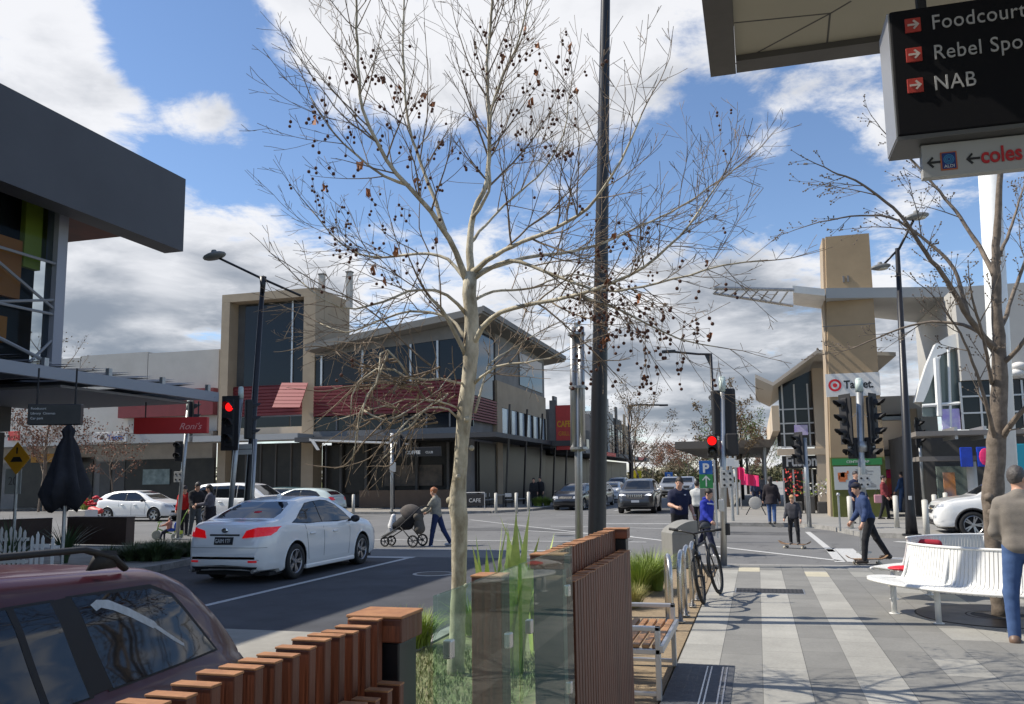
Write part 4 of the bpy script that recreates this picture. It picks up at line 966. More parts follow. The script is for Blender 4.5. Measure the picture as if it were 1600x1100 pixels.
limbs = [
 ([(730, 440, 0), (712, 395, -.1), (690, 352, -.25), (655, 312, -.4), (620, 272, -.5), (590, 225, -.6), (566, 170, -.65), (560, 100, -.7), (556, 20, -.75), (556, -50, -.75)], 9, 2, 1.0),
 ([(695, 360, -.2), (675, 300, -.05), (655, 250, .05), (640, 200, .1), (632, 130, .15), (630, 40, .15), (636, -50, .15)], 6, 1.8, 1.0),
 ([(736, 432, 0), (734, 372, .1), (741, 330, .15), (760, 283, .2), (765, 230, .25), (763, 170, .3), (762, 100, .3), (768, 20, .3), (774, -70, .3)], 10.5, 2.5, 1.0),
 ([(738, 340, .1), (763, 300, -.05), (764, 200, -.1), (780, 130, -.2), (812, 60, -.25), (830, -30, -.3)], 5, 1.6, 1.0),
 ([(738, 425, 0), (775, 398, -.2), (830, 372, -.5), (870, 356, -.7), (918, 325, -.9), (955, 275, -1.05), (985, 225, -1.1), (1002, 180, -1.1)], 7.5, 1.6, .8),
 ([(740, 430, 0), (800, 408, .2), (870, 396, .45), (930, 384, .7), (990, 358, .9), (1060, 325, 1.1), (1120, 285, 1.2), (1160, 255, 1.3)], 6.5, 1.5, .7),
 ([(741, 435, 0), (795, 408, -.2), (850, 424, -.4), (910, 447, -.6), (965, 455, -.75), (1050, 436, -.9), (1130, 415, -1.0), (1190, 408, -1.0)], 6, 1.4, .25),
 ([(736, 540, 0), (768, 497, -.2), (800, 482, -.4), (860, 470, -.6), (920, 455, -.9), (985, 430, -1.1), (1045, 385, -1.3), (1090, 335, -1.3), (1120, 290, -1.3)], 8, 1.6, .6),
 ([(905, 460, -.8), (960, 480, -.6), (1010, 505, -.5), (1065, 530, -.4), (1120, 542, -.4)], 4, 1.3, 0.0),
 ([(730, 445, 0), (700, 405, .15), (655, 396, .3), (600, 402, .5), (560, 396, .6), (520, 368, .7), (488, 330, .7)], 5.5, 1.5, .6),
 ([(728, 490, 0), (700, 462, -.15), (655, 452, -.3), (600, 470, -.5), (555, 482, -.6), (510, 470, -.7), (470, 440, -.7)], 5, 1.4, .4),
 ([(728, 530, 0), (700, 495, .2), (640, 487, .4), (590, 502, .6), (540, 520, .7), (500, 505, .8)], 5, 1.4, .4),
 ([(730, 560, 0), (712, 520, -.1), (690, 482, -.2), (672, 465, -.3)], 7, 3.5, .5),
 ([(640, 290, -.4), (600, 275, -.5), (555, 240, -.5), (520, 205, -.55), (485, 150, -.6)], 4.5, 1.3, .9),
 ([(740, 600, 0), (752, 590, -.1), (775, 572, -.25), (820, 566, -.4), (860, 560, -.5), (890, 545, -.55)], 4.5, 1.4, .2),
 ([(742, 645, .0), (755, 600, .1), (762, 570, .2), (800, 545, .3), (840, 520, .35)], 4, 1.4, .4),
 ([(722, 665, 0), (700, 640, -.1), (670, 637, -.3), (640, 655, -.4), (615, 685, -.5)], 3.5, 1.5, -.2),
 ([(735, 380, .1), (760, 350, .3), (800, 310, .5), (850, 265, .6), (880, 210, .7), (890, 150, .7)], 4.5, 1.4, .9),
 ([(740, 470, 0), (770, 455, .3), (830, 450, .6), (890, 430, .9), (950, 440, 1.1), (1010, 470, 1.2)], 4.5, 1.4, .3),
]
for li, (pts, r0, r1, up) in enumerate(limbs):
    n = len(pts); P, Rr = tr.main([tp(a, b, c) for a, b, c in pts], [(r0 + (r1 - r0) * (i / (n - 1)) ** .6) * .74 * px for i in range(n)])
    dense = 7.6 if li not in (8, 12, 16) else 5
    tr.along(P, Rr, dense, .42, 1.18 if up > .5 else .98, up=up * .8, f0=.25, flat=FWD)
# drooping pruned cluster on the lower left
drop = [([(728, 600, 0), (690, 592, -.2), (640, 590, -.35), (590, 575, -.4), (560, 598, -.45), (548, 640, -.5)], 4, 1.5), ([(640, 590, -.35), (605, 545, -.4), (585, 600, -.45), (565, 640, -.5), (556, 690, -.5)], 3.4, 1.4),
        ([(606, 552, -.4), (590, 585, -.42), (573, 620, -.45), (560, 665, -.5), (550, 720, -.5)], 3.2, 1.4), ([(566, 640, -.45), (600, 655, -.5), (640, 640, -.4), (680, 610, -.3), (700, 590, -.2)], 3, 1.2),
        ([(700, 615, -.1), (660, 645, -.3), (625, 680, -.4), (600, 715, -.4)], 3, 1.2), ([(720, 640, 0), (680, 625, -.2), (630, 625, -.3), (590, 640, -.4), (530, 655, -.45)], 3, 1.2)]
for pts, r0, r1 in drop:
    n = len(pts); P, Rr = tr.main([tp(a, b, c) for a, b, c in pts], [(r0 + (r1 - r0) * i / (n - 1)) * .62 * px for i in range(n)], wob=.03, n=6)
    tr.along(P, Rr, 9.0, .15, .42, up=-.3, f0=.1, maxl=2)
for i in range(46):                                          # knotted regrowth round the pruned limbs
    a = (rt.uniform(575, 715), rt.uniform(560, 660), rt.uniform(-.5, .1)); pts = [tp(*a)]; x, y, z = a; dx, dy = rt.uniform(-34, -6), rt.uniform(-16, 20)
    for k in range(rt.randint(3, 6)): dx += rt.uniform(-16, 14); dy += rt.uniform(-20, 22); x += dx * .7; y += dy * .7; z += rt.uniform(-.08, .08); pts.append(tp(x, min(y, 728), z))
    n = len(pts); Q, q = catmull(pts, [(2.0 - 1.3 * k / (n - 1)) * px for k in range(n)], .05); tr.twig.tube(Q, q, 5, cap=False); tr.along(Q, q, 5, .08, .22, up=0, f0=.1, maxl=1)
tr.limb.build('trunk', 'plank', T1, smooth=True, world=True)
tr.twig.build('branches', 'twig', T1, smooth=True, world=True)
tr.fine.build('twigs', 'twig', T1, world=True)
# seed balls and the last leaves
def inv(p):
    d = Vector(p) - Vector((0, 0, EYE)); k = F / d.dot(_fw); return CX + d.dot(_rt) * k, CY - d.dot(_up) * k
cand = []
for (p, d, l) in tr.tips:
    x, y = inv(p)
    if not (440 < x < 1180 and 20 < y < 600): continue
    w = .15
    if 480 < x < 700 and 100 < y < 430: w = 1.7
    if 880 < x < 1140 and 400 < y < 590: w = 2.0
    if 720 < x < 900 and 40 < y < 330: w = .8
    if 860 < x < 1100 and 300 < y < 420: w = .5
    if y > 430 and x < 870: w = .10
    if rt.random() < w * .14: cand.append(p)
rt.shuffle(cand); cand = cand[:430]
balls = []; stalks = MB()
for p in cand:
    L = rt.uniform(.03, .12); q = p + Vector((rt.uniform(-.015, .015), rt.uniform(-.015, .015), -L)); stalks.tube([p, (p + q) / 2 + rv(.005), q], .0011, 3, cap=False); balls.append(q)
    if rt.random() < .7:
        q2 = q + Vector((rt.uniform(-.03, .03), rt.uniform(-.03, .03), -rt.uniform(.03, .055))); stalks.tube([q, q2], .0011, 3, cap=False); balls.append(q2)
tag(stalks.build('seed_stalks', 'twig', T1, world=True), kind='stuff')
mb = MB(); mb.ball((0, 0, 0), 0.0142, 10, 7)
mb.v = [tuple(Vector(v) * (1 + rt.uniform(-.07, .07))) for v in mb.v]
b0 = mb.build('seed_ball', 'seed', T1, smooth=True); b0.location = balls[0] - T1.location
for p in balls[1:100]:
    c = b0.copy(); COL.objects.link(c); c.parent = T1; c.location = p - T1.location
mb = MB()
for p in balls[100:]: mb.ball(p, 0.0142 * rt.uniform(.85, 1.05), 8, 6)
tag(mb.build('seed_balls', 'seed', T1, smooth=True, world=True), kind='stuff')
mb = MB()
lp = rt.sample(cand, 34)
for p in lp:
    q = p + Vector((0, 0, -.03)); 
    for k in range(3):
        a = rv().normalized() * .035; b = rv().normalized() * .03; c = Vector((0, 0, -.06)) + rv(.01)
        mb.quad(q, q + a, q + a * .6 + c, q + b + c * .8)
mb.build('dead_leaves', 'leafo', T1, world=True)

# ---- tree on the right, in front of the man
pb = G(1562, 962); D1 = (pb - Vector((0, 0, EYE))).dot(_fw)
T2 = thing('street_tree', 'bare grey-barked street tree rising beside the man and the white bench', 'tree', (pb.x, pb.y, 0))
tr = Tree(); px = .80 * D1 / F
def tq(x, y, dd=0): return AD(x, y, D1 + dd)
tk = [(1570, 968, 24), (1566, 945, 19), (1562, 900, 20), (1556, 850, 19), (1553, 800, 20), (1551, 780, 21), (1554, 740, 18), (1557, 690, 17), (1561, 640, 15.5), (1562, 590, 14.5), (1561, 550, 13), (1558, 480, 9), (1556, 400, 8), (1560, 320, 6), (1566, 240, 4.5), (1572, 160, 3)]
P, Rr = tr.main([tq(a, b) for a, b, c in tk], [c * px for a, b, c in tk], n=14, wob=.01)
for (a, b, r_) in ((1545, 777, 9), (1560, 790, 7), (1548, 800, 6)): tr.limb.ball(tq(a, b, -.1), r_ * px, 9, 6)
for pts, r0, r1 in [([(1556, 545, 0), (1520, 505, -.2), (1480, 440, -.4), (1440, 385, -.6), (1405, 335, -.7), (1350, 290, -.8), (1300, 268, -.9)], 7, 1.3), ([(1556, 555, 0), (1530, 520, .2), (1490, 505, .4), (1440, 505, .6), (1390, 520, .7), (1330, 545, .8)], 5, 1.2),
                    ([(1553, 430, 0), (1530, 385, .3), (1500, 340, .5), (1460, 290, .7), (1420, 245, .9), (1385, 210, 1)], 5.5, 1.3), ([(1515, 500, -.2), (1490, 420, 0), (1440, 370, .2), (1390, 340, .3), (1330, 338, .4), (1270, 350, .5)], 4.5, 1.1),
                    ([(1564, 570, 0), (1590, 545, -.2), (1620, 500, -.4), (1650, 440, -.6)], 5.5, 2), ([(1562, 520, 0), (1590, 440, .3), (1620, 360, .5), (1650, 280, .5)], 5, 1.5), ([(1560, 690, 0), (1590, 650, -.3), (1625, 615, -.6)], 7, 3),
                    ([(1550, 600, 0), (1535, 520, -.3), (1520, 470, -.5)], 4, 2), ([(1558, 700, 0), (1543, 640, -.2), (1525, 580, -.3), (1500, 520, -.4), (1465, 470, -.5)], 5, 1.3), ([(1562, 400, 0), (1585, 340, .3), (1600, 290, .4)], 4, 1.4)]:
    n = len(pts); Q, q = tr.main([tq(a, b, c) for a, b, c in pts], [(r0 + (r1 - r0) * (i / (n - 1)) ** .8) * px for i in range(n)])
    tr.along(Q, q, 2.6, .35, .95, up=.35, f0=.3, maxl=3)
tr.limb.build('trunk', 'bark', T2, smooth=True, world=True); tr.twig.build('branches', 'bark', T2, smooth=True, world=True); tr.fine.build('twigs', 'bark', T2, world=True)
mb = MB()
for (p, d, l) in tr.tips: mb.ball(p, .010, 5, 3)
mb.build('buds', 'bark', T2, world=True)
t = thing('tree_grate', 'round dark tree grate set in the paving under the white bench', 'tree grate', (pb.x, pb.y, 0))
mb = MB()
def ringxy(mb, r0, r1, z, n=40):
    vs = []; fs = []
    for i in range(n):
        a = 2 * math.pi * i / n
        for r in (r0, r1): vs.append((r * math.cos(a), r * math.sin(a), z))
    for i in range(n): j = (i + 1) % n; fs.append((2 * i, 2 * i + 1, 2 * j + 1, 2 * j))
    mb.add(vs, fs)
ringxy(mb, .30, .34, .007); ringxy(mb, .36, .88, .006); mb.build('grate', 'black', t)
MB().cyl((0, 0), .9, -.02, .003, 40).build('pit', mat('dark_gravel', (.03, .028, .026), .9, bump=.6), t)

# ---- other bare trees
def small_tree(name, lab, base, h, spread, twm, leaf=None, seed=1, nl=7, trunk_r=.07, per=3.0, group=None, maxl=3, fork=.35, leafn=0, ls=.05):
    global rt; rt = random.Random(seed)
    t = thing(name, lab, 'tree', base, group=group); tr = Tree(); b = Vector(base)
    P, Rr = tr.main([b + Vector((0, 0, h * f)) + rv(.02 * h * (f > 0)) for f in (0, .2, .4, .6, .8, .95)], [trunk_r * (1 - .8 * f) for f in (0, .2, .4, .6, .8, .95)], n=8)
    for i in range(nl):
        f = fork + (.9 - fork) * i / nl; j = int(f * (len(P) - 1)); a = i * 2.4 + rt.random(); u = Vector((math.cos(a), math.sin(a), 0)); L = spread * (1.15 - f * .7)
        pts = [P[j], P[j] + u * L * .35 + Vector((0, 0, L * .35)), P[j] + u * L * .7 + Vector((0, 0, L * .75)), P[j] + u * L + Vector((0, 0, L * 1.2))]
        Q, q = tr.main(pts, [trunk_r * .45, trunk_r * .3, trunk_r * .2, trunk_r * .1], n=5)
        tr.along(Q, q, per, spread * .25, spread * .55, up=.5, f0=.2, maxl=maxl)
    tr.limb.build('trunk', twm, t, smooth=True, world=True)
    cr = MB(); cr.v = tr.twig.v + tr.fine.v; o = len(tr.twig.v); cr.f = tr.twig.f + [tuple(i + o for i in f) for f in tr.fine.f]; cr.m = [0] * len(cr.f); cr.sm = [False] * len(cr.f)
    cr.build('branches', twm, t, world=True)
    if leafn:
        mb = MB()
        for k in range(leafn):
            p, d, l = rt.choice(tr.tips); p = p + rv(spread * .06)
            a = rv().normalized() * ls; c = rv().normalized() * ls; mb.quad(p, p + a, p + a + c, p + c)
        mb.build('leaves', leaf, t, world=True)
    return t
brl = mat('brown_leaf', (.22, .10, .06), .8, var=.5, scale=4); tanl = mat('tan_leaf', (.17, .125, .07), .8, var=.4, scale=3); grl = mat('green_leaf', (.09, .14, .03), .7, var=.5, scale=3); twl = mat('pale_twig', (.20, .15, .11), .8)
c = G(60, 800, 0); small_tree('small_tree', 'small twiggy tree with reddish brown leaves left of the folded umbrella', (c.x, c.y, 0), 5.6, 2.6, twl, brl, 3, 9, .07, 3.0, leafn=1800, ls=.10, fork=.4)
c = G(150, 800, 0); small_tree('small_tree', 'small twiggy pale tree right of the folded umbrella under the awning', (c.x + 1, c.y, 0), 4.4, 2.0, twl, brl, 8, 8, .06, 3.0, leafn=700, ls=.09, fork=.4)
c = AY(135, 575, 49); small_tree('small_tree', 'bare tree rising in front of the plain grey hall', (c.x, 46, 0), 12.0, 3.0, twl, tanl, 21, 8, .12, 1.6, leafn=200, ls=.1, fork=.5)
far = [(986, 735, 62, 7.5, 3.0, tanl, 'tan leafed street tree at the end of the shop row'), (995, 745, 90, 6.5, 3, tanl, 'tall tan tree behind the last shop'), (1020, 745, 150, 5, 4, brl, 'brown bare tree beyond the end of the street, left of the road sign'), (1042, 745, 165, 5, 4, tanl, 'tan bare tree straight above the parked utes'),
       (1075, 745, 150, 5.2, 4, brl, 'reddish bare tree left of the blue parking sign'), (1095, 745, 175, 5.5, 4, grl, 'tan tree behind the blue parking sign'), (1125, 745, 120, 6, 3, tanl, 'tan tree behind the central traffic signals'), (1150, 745, 62, 5.6, 2.4, grl, 'thin green street tree on the plaza left of the pink banner'),
       (1172, 745, 110, 6, 3, brl, 'reddish tree under the brown plaza awning'), (1192, 745, 90, 6, 3, grl, 'green leafed tree at the far end of the plaza'), (1136, 745, 48, 6.2, 1.8, tanl, 'slim tan street tree beside the plaza lamp posts')]
for i, (x_, y_, Y_, h_, sp, lm, lab) in enumerate(far):
    c = AY(x_, y_, Y_); small_tree('street_tree', lab, (c.x, Y_, 0), h_, sp, twl, lm, 40 + i, 8, .12, 1.3, group='bare trees down the street', maxl=2, leafn=2200, ls=.075 if Y_ < 100 else .16, fork=.3)
# far tree line
rt = random.Random(3); mb = MB()
for i in range(24000):
    x = rt.uniform(-100, 40); y = rt.uniform(250, 275); hh = (3.8 + 1.6 * math.sin(x * .21) + 1.5 * math.sin(x * .57 + 2)); z = rt.uniform(0, 1) ** 1.2 * hh
    a = rv().normalized() * rt.uniform(.4, .9); b = rv().normalized() * rt.uniform(.4, .9); p = Vector((x, y, z)); mb.quad(p, p + a, p + a + b, p + b)
tag(mb.build('distant_wood', mat('distant_foliage', (.15, .115, .07), .9, col2=(.09, .105, .05), scale=.08)), 'brown line of trees on the horizon beyond the park', 'trees', kind='stuff')
mb = MB()
for i in range(5000):
    x = rt.uniform(-260, -105) if i % 2 else rt.uniform(55, 200); y = rt.uniform(250, 275); z = rt.random() * 7
    a = rv().normalized(); b = rv().normalized(); p = Vector((x, y, z)); mb.quad(p, p + a, p + a + b, p + b)
tag(mb.build('distant_wood', mat('distant_foliage', (0, 0, 0))), 'dark tree belts left and right of the park on the horizon', 'trees', kind='stuff')

# ---- plants
def blades(mb, c, n, h, spread, w, bend, rr, seg=4):
    for i in range(n):
        a = rr.uniform(0, 6.283); L = h * rr.uniform(.65, 1.1); u = Vector((math.cos(a), math.sin(a), 0)); s = Vector((-u.y, u.x, 0)); r0 = spread * .25 * rr.random(); out = rr.uniform(.2, 1) * bend
        prev = None
        for k in range(seg + 1):
            t = k / seg; p = Vector(c) + u * (r0 + out * L * t ** 1.7) + Vector((0, 0, L * (t - .35 * out * t * t))); ww = w * (1 - t ** 2.2) * (.6 + .8 * t * (1 - t) * 2) + .0006
            q = (p - s * ww, p + s * ww)
            if prev: mb.quad(prev[0], prev[1], q[1], q[0])
            prev = q
rg = random.Random(9)
def tussock(lab, c, h, n, spread=.5, m='grassg', w=.004, bend=.9, cat='grass clump', group=None, name='grass_clump', many=1):
    t = thing(name, lab, cat, c, group=group); mb = MB()
    for k in range(many):
        o = Vector((rg.uniform(-1, 1) * spread, rg.uniform(-1, 1) * spread, 0)) if many > 1 else Vector((0, 0, 0)); blades(mb, o, n, h * rg.uniform(.8, 1.1), .4, w, bend, rg)
    mb.build('blades', m, t); return t
c = G(1004, 925); tussock('bright green tussock grass at the end of the timber fence', (c.x, c.y, 0), .62, 420, .28, 'grassg', .005, .9, many=5)
c = G(985, 950); tussock('small dry grass tuft below the bright green tussock', (c.x - .1, c.y, 0), .32, 220, .15, mat('dry_grass', (.33, .30, .10), .7, var=.4, scale=9), .004, .9, many=2)
for x_, y_, lab in ((760, 985, 'green tussock seen through the fence glass beside the tree trunk'), (835, 975, 'green tussock behind the second glass pane')):
    c = G(x_, y_); tussock(lab, (c.x, c.y, 0), .45, 260, .3, 'grassg', .004, .9, many=3)
c = G(672, 1010); tussock('low green tussock behind the first glass pane left of the trunk', (c.x, c.y, 0), .40, 260, .3, 'grassg', .004, .9, many=4)
tag(MB().box((0, 0, 0), (.001, .001, .001)).build('tmp', 'soil'), 'x', 'x')
bpy.data.objects.remove(bpy.data.objects['tmp'])
mb = MB()
for i in range(2600):
    p = (rg.uniform(-3.2, -1.8), rg.uniform(4.65, 8.2), -.02); blades(mb, p, 2, .09, .05, .004, .8, rg, seg=2)
tag(mb.build('ground_cover', mat('ground_cover_green', (.24, .27, .12), .7, col2=(.12, .16, .05), scale=6)), 'low grey-green ground cover in the garden bed behind the glass', 'ground cover', kind='stuff')
# broad upright leaves
def flaxplant(lab, c, n, h, w, m='flax', bend=.35, name='flax_plant', group=None, seed=1):
    t = thing(name, lab, 'plant', c, group=group); mb = MB(); rr = random.Random(seed); blades(mb, (0, 0, 0), n, h, .3, w, bend, rr, seg=7); mb.build('leaves', m, t); return t
c = AY(800, 870, 7.4); flaxplant('tall pale green broad-leaved flax plant rising above the glass beside the fence', (c.x, c.y, -.02), 12, 1.42, .085, 'flax', .26, seed=4)
c = AY(765, 880, 7.8); flaxplant('small pale green flax plant with a curled leaf next to the tree trunk', (c.x, c.y, -.02), 9, 1.25, .065, 'flax', .25, seed=12)
c = AY(835, 880, 8.2); flaxplant('narrow pale green flax plant nearest to the timber fence post', (c.x, c.y, -.02), 9, 1.34, .050, 'flax', .45, seed=7)
# left side plants and planters
c = G(238, 872); tussock('rounded dark green bush on the left footpath in front of the white sedan', (c.x, c.y, 0), .42, 220, .72, mat('bush_green', (.10, .145, .05), .6, col2=(.05, .08, .03), scale=8), .007, 1.3, cat='bush', name='bush', many=44)
c = G(15, 900); flaxplant('dark strappy flax plant at the far left behind the maroon car', (c.x, c.y, 0), 60, 1.15, .022, 'flaxd', .9, seed=3)
c = G(100, 880); flaxplant('dark strappy flax plant above the roof rack of the maroon car', (c.x, c.y, 0), 60, .95, .02, 'flaxd', .9, seed=5)
def wallbox(name, lab, cat, p, q, h, m, th=.25):
    a = Vector((p.x, p.y, 0)); b = Vector((q.x, q.y, 0)); t = thing(name, lab, cat, a); d = b - a; L = d.length; t.rotation_euler = (0, 0, math.atan2(d.y, d.x))
    MB().bevbox((0, 0, 0), (L, th, h), .012).build('face', m, t); MB().bevbox((-.01, -.01, h), (L + .01, th + .01, h + .03), .006).build('rim', m, t); return t
wallbox('planter_wall', 'brown steel planter wall beyond the bush, right-hand one of two', 'planter', G(103, 850), G(196, 852), .73, 'rust', .30)
wallbox('planter_wall', 'brown steel planter wall partly hidden by flax, left-hand one of two', 'planter', G(-40, 856), G(80, 850), .70, 'rust', .3)
wallbox('street_planter', 'long low brown planter in front of the white hatchback', 'planter', G(150, 803), G(276, 801), .62, 'rust', 1.0)
wallbox('street_planter', 'short low brown planter behind the people crossing', 'planter', G(300, 801), G(345, 801), .45, 'rust', 1.0)
t = thing('flower_pot', 'white box planter with red flowers right of the folded umbrella', 'planter', G(130, 832)); MB().bevbox((-.42, -.3, 0), (.32, .3, .78), .02).build('box', 'whitep', t)
mb = MB(); blades(mb, (0, 0, .75), 90, .5, .4, .02, .7, rg); mb.build('foliage', 'grassg', t)
mb = MB()
for i in range(16): mb.ball((rg.uniform(-.1, .6), rg.uniform(-.2, .2), .95 + rg.random() * .3), .075, 7, 5, sq=(1, 1, .6))
mb.build('flowers', mat('flower_red', (.62, .01, .03), .6), t)
# ================================================================== VEHICLES
def interp(tab, x):
    if x <= tab[0][0]: return tab[0][1]
    for (a, va), (b, vb) in zip(tab, tab[1:]):
        if x <= b:
            t = (x - a) / (b - a); return va + (vb - va) * t
    return tab[-1][1]
def smooth_tab(tab, k=3, n=260, sig=.05):
    x0, x1 = tab[0][0], tab[-1][0]; xs = np.linspace(x0, x1, n); ys = np.array([interp(tab, x) for x in xs])
    w = max(1, int(sig / (x1 - x0) * n))
    ker = np.exp(-np.linspace(-2, 2, 2 * w + 1) ** 2); ker /= ker.sum()
    yp = np.pad(ys, w, mode='edge'); ys = np.convolve(yp, ker, 'valid'); return list(zip(xs.tolist(), ys.tolist()))
def car(lab, cat, loc, rz, spec, paint, name='car', group=None, detail=True, scale=1.0):
    """front of the car is +y"""
    s = spec; L, W_ = s['L'], s['W']; hl = L / 2
    top = smooth_tab(s['top'], sig=.09); belt = smooth_tab(s['belt'], sig=.2)
    t = thing(name, lab, cat, loc, rz, group)
    if scale != 1: t.scale = (scale,) * 3
    wr, wys = s['wr'], s['wy']; zf = s['clear']
    def hw(y):
        e = abs(y) / hl; return W_ / 2 * (1 - .05 * e ** 2 - .20 * max(0, (e - .78) / .22) ** 2.4)
    ys = sorted(set([round(v, 4) for v in np.linspace(-hl, hl, 110)]))
    ys = [-hl + .0] + [y for y in ys if -hl + .02 < y < hl - .02] + [hl]
    secs = []
    for y in ys:
        e = max(0, (abs(y) - (hl - .12)) / .12)               # rounded nose and tail
        zt = interp(top, y); zb = min(interp(belt, y), zt - .015); h = hw(y)
        zl = zf + .10 * e ** 2 + (.05 if abs(y) > hl - .5 else 0); h *= (1 - .05 * e ** 2)
        g = zt - zb; th = s.get('tumble', .30)
        wt = h * .93 - g * th * 1.15 if g > .06 else h * .90
        if g > .06: up = [(h * .945, zb + .01), (h * .925, zb + .03), (h * .925 + (wt - h * .925) * .33, zb + g * .33), (h * .925 + (wt - h * .925) * .66, zb + g * .64), (wt, zb + g * .86), (wt - .045, zb + g * .945), (wt - .13, zb + g * .985), (wt * .5, zt), (0, zt + .006)]
        else:
            up = [(h * (.95 - .05 * i), zb + g * (i + 1) / 7) for i in range(6)] + [(h * .55, zt), (h * .3, zt + .008), (0, zt + .012)]
        H_ = zb - zl
        lo = [(0, zl + .02), (h * .86, zl), (h * .955, zl + .03), (h * .985, zl + .09), (h * .985, zl + .16), (h * .992, zl + H_ * .33), (h * .998, zl + H_ * .45), (h, zl + H_ * .57), (h * .998, zl + H_ * .69), (h * .99, zl + H_ * .79), (h * .985, zl + H_ * .865), (h * .972, zl + H_ * .93), (h * .955, zl + H_ * .985)]
        secs.append(lo + up)
    n = len(secs[0]); m = 2 * n - 2
    V = []
    for y, sc in zip(ys, secs):
        full = [(x, z) for x, z in sc] + [(-x, z) for x, z in sc[-2:0:-1]]
        V += [[x, y, z] for x, z in full]
    Fc = []
    for i in range(len(ys) - 1):
        for j in range(m):
            a, b = i * m + j, i * m + (j + 1) % m; Fc.append((a, b, b + m, a + m))
    for i, rev in ((0, 0), (len(ys) - 1, 1)):              # end caps: ladder across
        o = i * m
        for j in range(n - 1):
            a, b = o + j, o + j + 1; c, d = o + (m - j) % m, o + (m - j - 1) % m
            f = [a, d if False else b, d, c] if True else None
            f = [q for k_, q in enumerate(f) if q not in f[:k_]]
            if len(f) >= 3: Fc.append(tuple(f if rev else f[::-1]))
    Ra = wr + .065
    keep = []
    for v in V:
        for wy in wys:
            if abs(v[0]) > W_ * .30:
                dy, dz = v[1] - wy, v[2] - wr; r_ = math.hypot(dy, dz)
                if abs(r_ - Ra) < .05 and r_ > 1e-3: v[1] = wy + dy / r_ * Ra; v[2] = max(wr + dz / r_ * Ra, zf)
    for f in Fc:
        c = [sum(V[i][k] for i in f) / len(f) for k in range(3)]
        if any(abs(c[0]) > W_ * .30 and math.hypot(c[1] - wy, c[2] - wr) < Ra for wy in wys): continue
        keep.append(f)
    bm_ = MB(); bm_.add(V, keep)
    body = bm_.build('body', paint, t, smooth=True, auto=38)
    bvh = BVHTree.FromPolygons([Vector(v) for v in V], Fc)
    mb = MB()
    for wy in wys:                                          # dark wheel housings
        for sx in (-1, 1):
            vs = []; N = 20
            for k in range(N + 1):
                a = -.35 + (math.pi + .7) * k / N
                for x in (hw(wy) * .965, W_ * .24): vs.append((sx * x, wy + math.cos(a) * (Ra + .004), wr + math.sin(a) * (Ra + .004)))
            mb.add(vs, [(2 * k, 2 * k + 1, 2 * k + 3, 2 * k + 2) for k in range(N)])
            mb.box((sx * W_ * .23, wy - Ra, zf), (sx * W_ * .24, wy + Ra, wr + Ra))
    mb.box((-W_ * .42, -hl + .3, zf - .03), (W_ * .42, hl - .3, zf + .03))
    mb.build('underbody', 'blackm', t)
    am = s.get('arch', None)
    mb = MB(); mb.smooth = True
    for wy in wys:
        for sx in (-1, 1):
            path = []
            for k in range(25):
                a = -.42 + (math.pi + .84) * k / 24; y, z = wy + math.cos(a) * Ra, wr + math.sin(a) * Ra
                if z < zf: continue
                h_ = bvh.ray_cast(Vector((sx * 3, y + math.copysign(.02, y - wy), z + .015)), Vector((-sx, 0, 0)))
                x = h_[0].x if h_[0] is not None else sx * hw(wy)
                if abs(x) < W_ * .42: x = sx * hw(y) * .985
                path.append((x - sx * .004, y, z))
            mb.tube(path, .034 if am else .013, 6)
    mb.build('wheel_arch', am if am else paint, t)
    def proj(name, pts, axis, m_, off=.004, par=None, res=.05, lab_=None, thick=True):
        """panel drawn in side (y,z) or end (x,z) view, laid on the body surface"""
        bm = bmesh.new(); q = [bm.verts.new((p[0], p[1], 0)) for p in pts]; bm.faces.new(q)
        xs = [p[0] for p in pts]; zs_ = [p[1] for p in pts]
        for (lo, hi, nrm) in ((min(xs), max(xs), (1, 0, 0)), (min(zs_), max(zs_), (0, 1, 0))):
            k = int((hi - lo) / res)
            for i in range(1, k + 1):
                c = lo + (hi - lo) * i / (k + 1)
                bmesh.ops.bisect_plane(bm, geom=bm.verts[:] + bm.edges[:] + bm.faces[:], plane_co=Vector(nrm) * c, plane_no=nrm)
        bad = 0
        for v in bm.verts:
            a, b = v.co.x, v.co.y
            if axis in ('R', 'L'): o = Vector((3 if axis == 'R' else -3, a, b)); d = Vector((-1 if axis == 'R' else 1, 0, 0))
            elif axis == 'T': o = Vector((a, b, 4)); d = Vector((0, 0, -1))
            else: o = Vector((a, 5 if axis == 'F' else -5, b)); d = Vector((0, -1 if axis == 'F' else 1, 0))
            h_ = bvh.ray_cast(o, d)
            for q_ in range(40):
                if h_[0] is not None: break
                if axis in 'FB': o.x *= .97
                else: o.z -= .012
                h_ = bvh.ray_cast(o, d)
            if h_[0] is None: v.co = o + d * 3; continue
            v.co = h_[0] - d * off
        bmesh.ops.triangulate(bm, faces=[f for f in bm.faces if len(f.verts) > 4])
        nn = sum((f.normal for f in bm.faces), Vector()); bm.normal_update(); nn = sum((f.normal * f.calc_area() for f in bm.faces), Vector())
        dd = {'R': (1, 0, 0), 'L': (-1, 0, 0), 'F': (0, 1, 0), 'B': (0, -1, 0), 'T': (0, 0, 1)}[axis]
        if nn.dot(Vector(dd)) < 0: bmesh.ops.reverse_faces(bm, faces=bm.faces)
        mb = MB(); mb.addbm(bm); o = mb.build(name, m_, par or t, smooth=True)
        if lab_: o['label'] = lab_
        return o
    mir = lambda pts: [(-a, b) for a, b in pts]
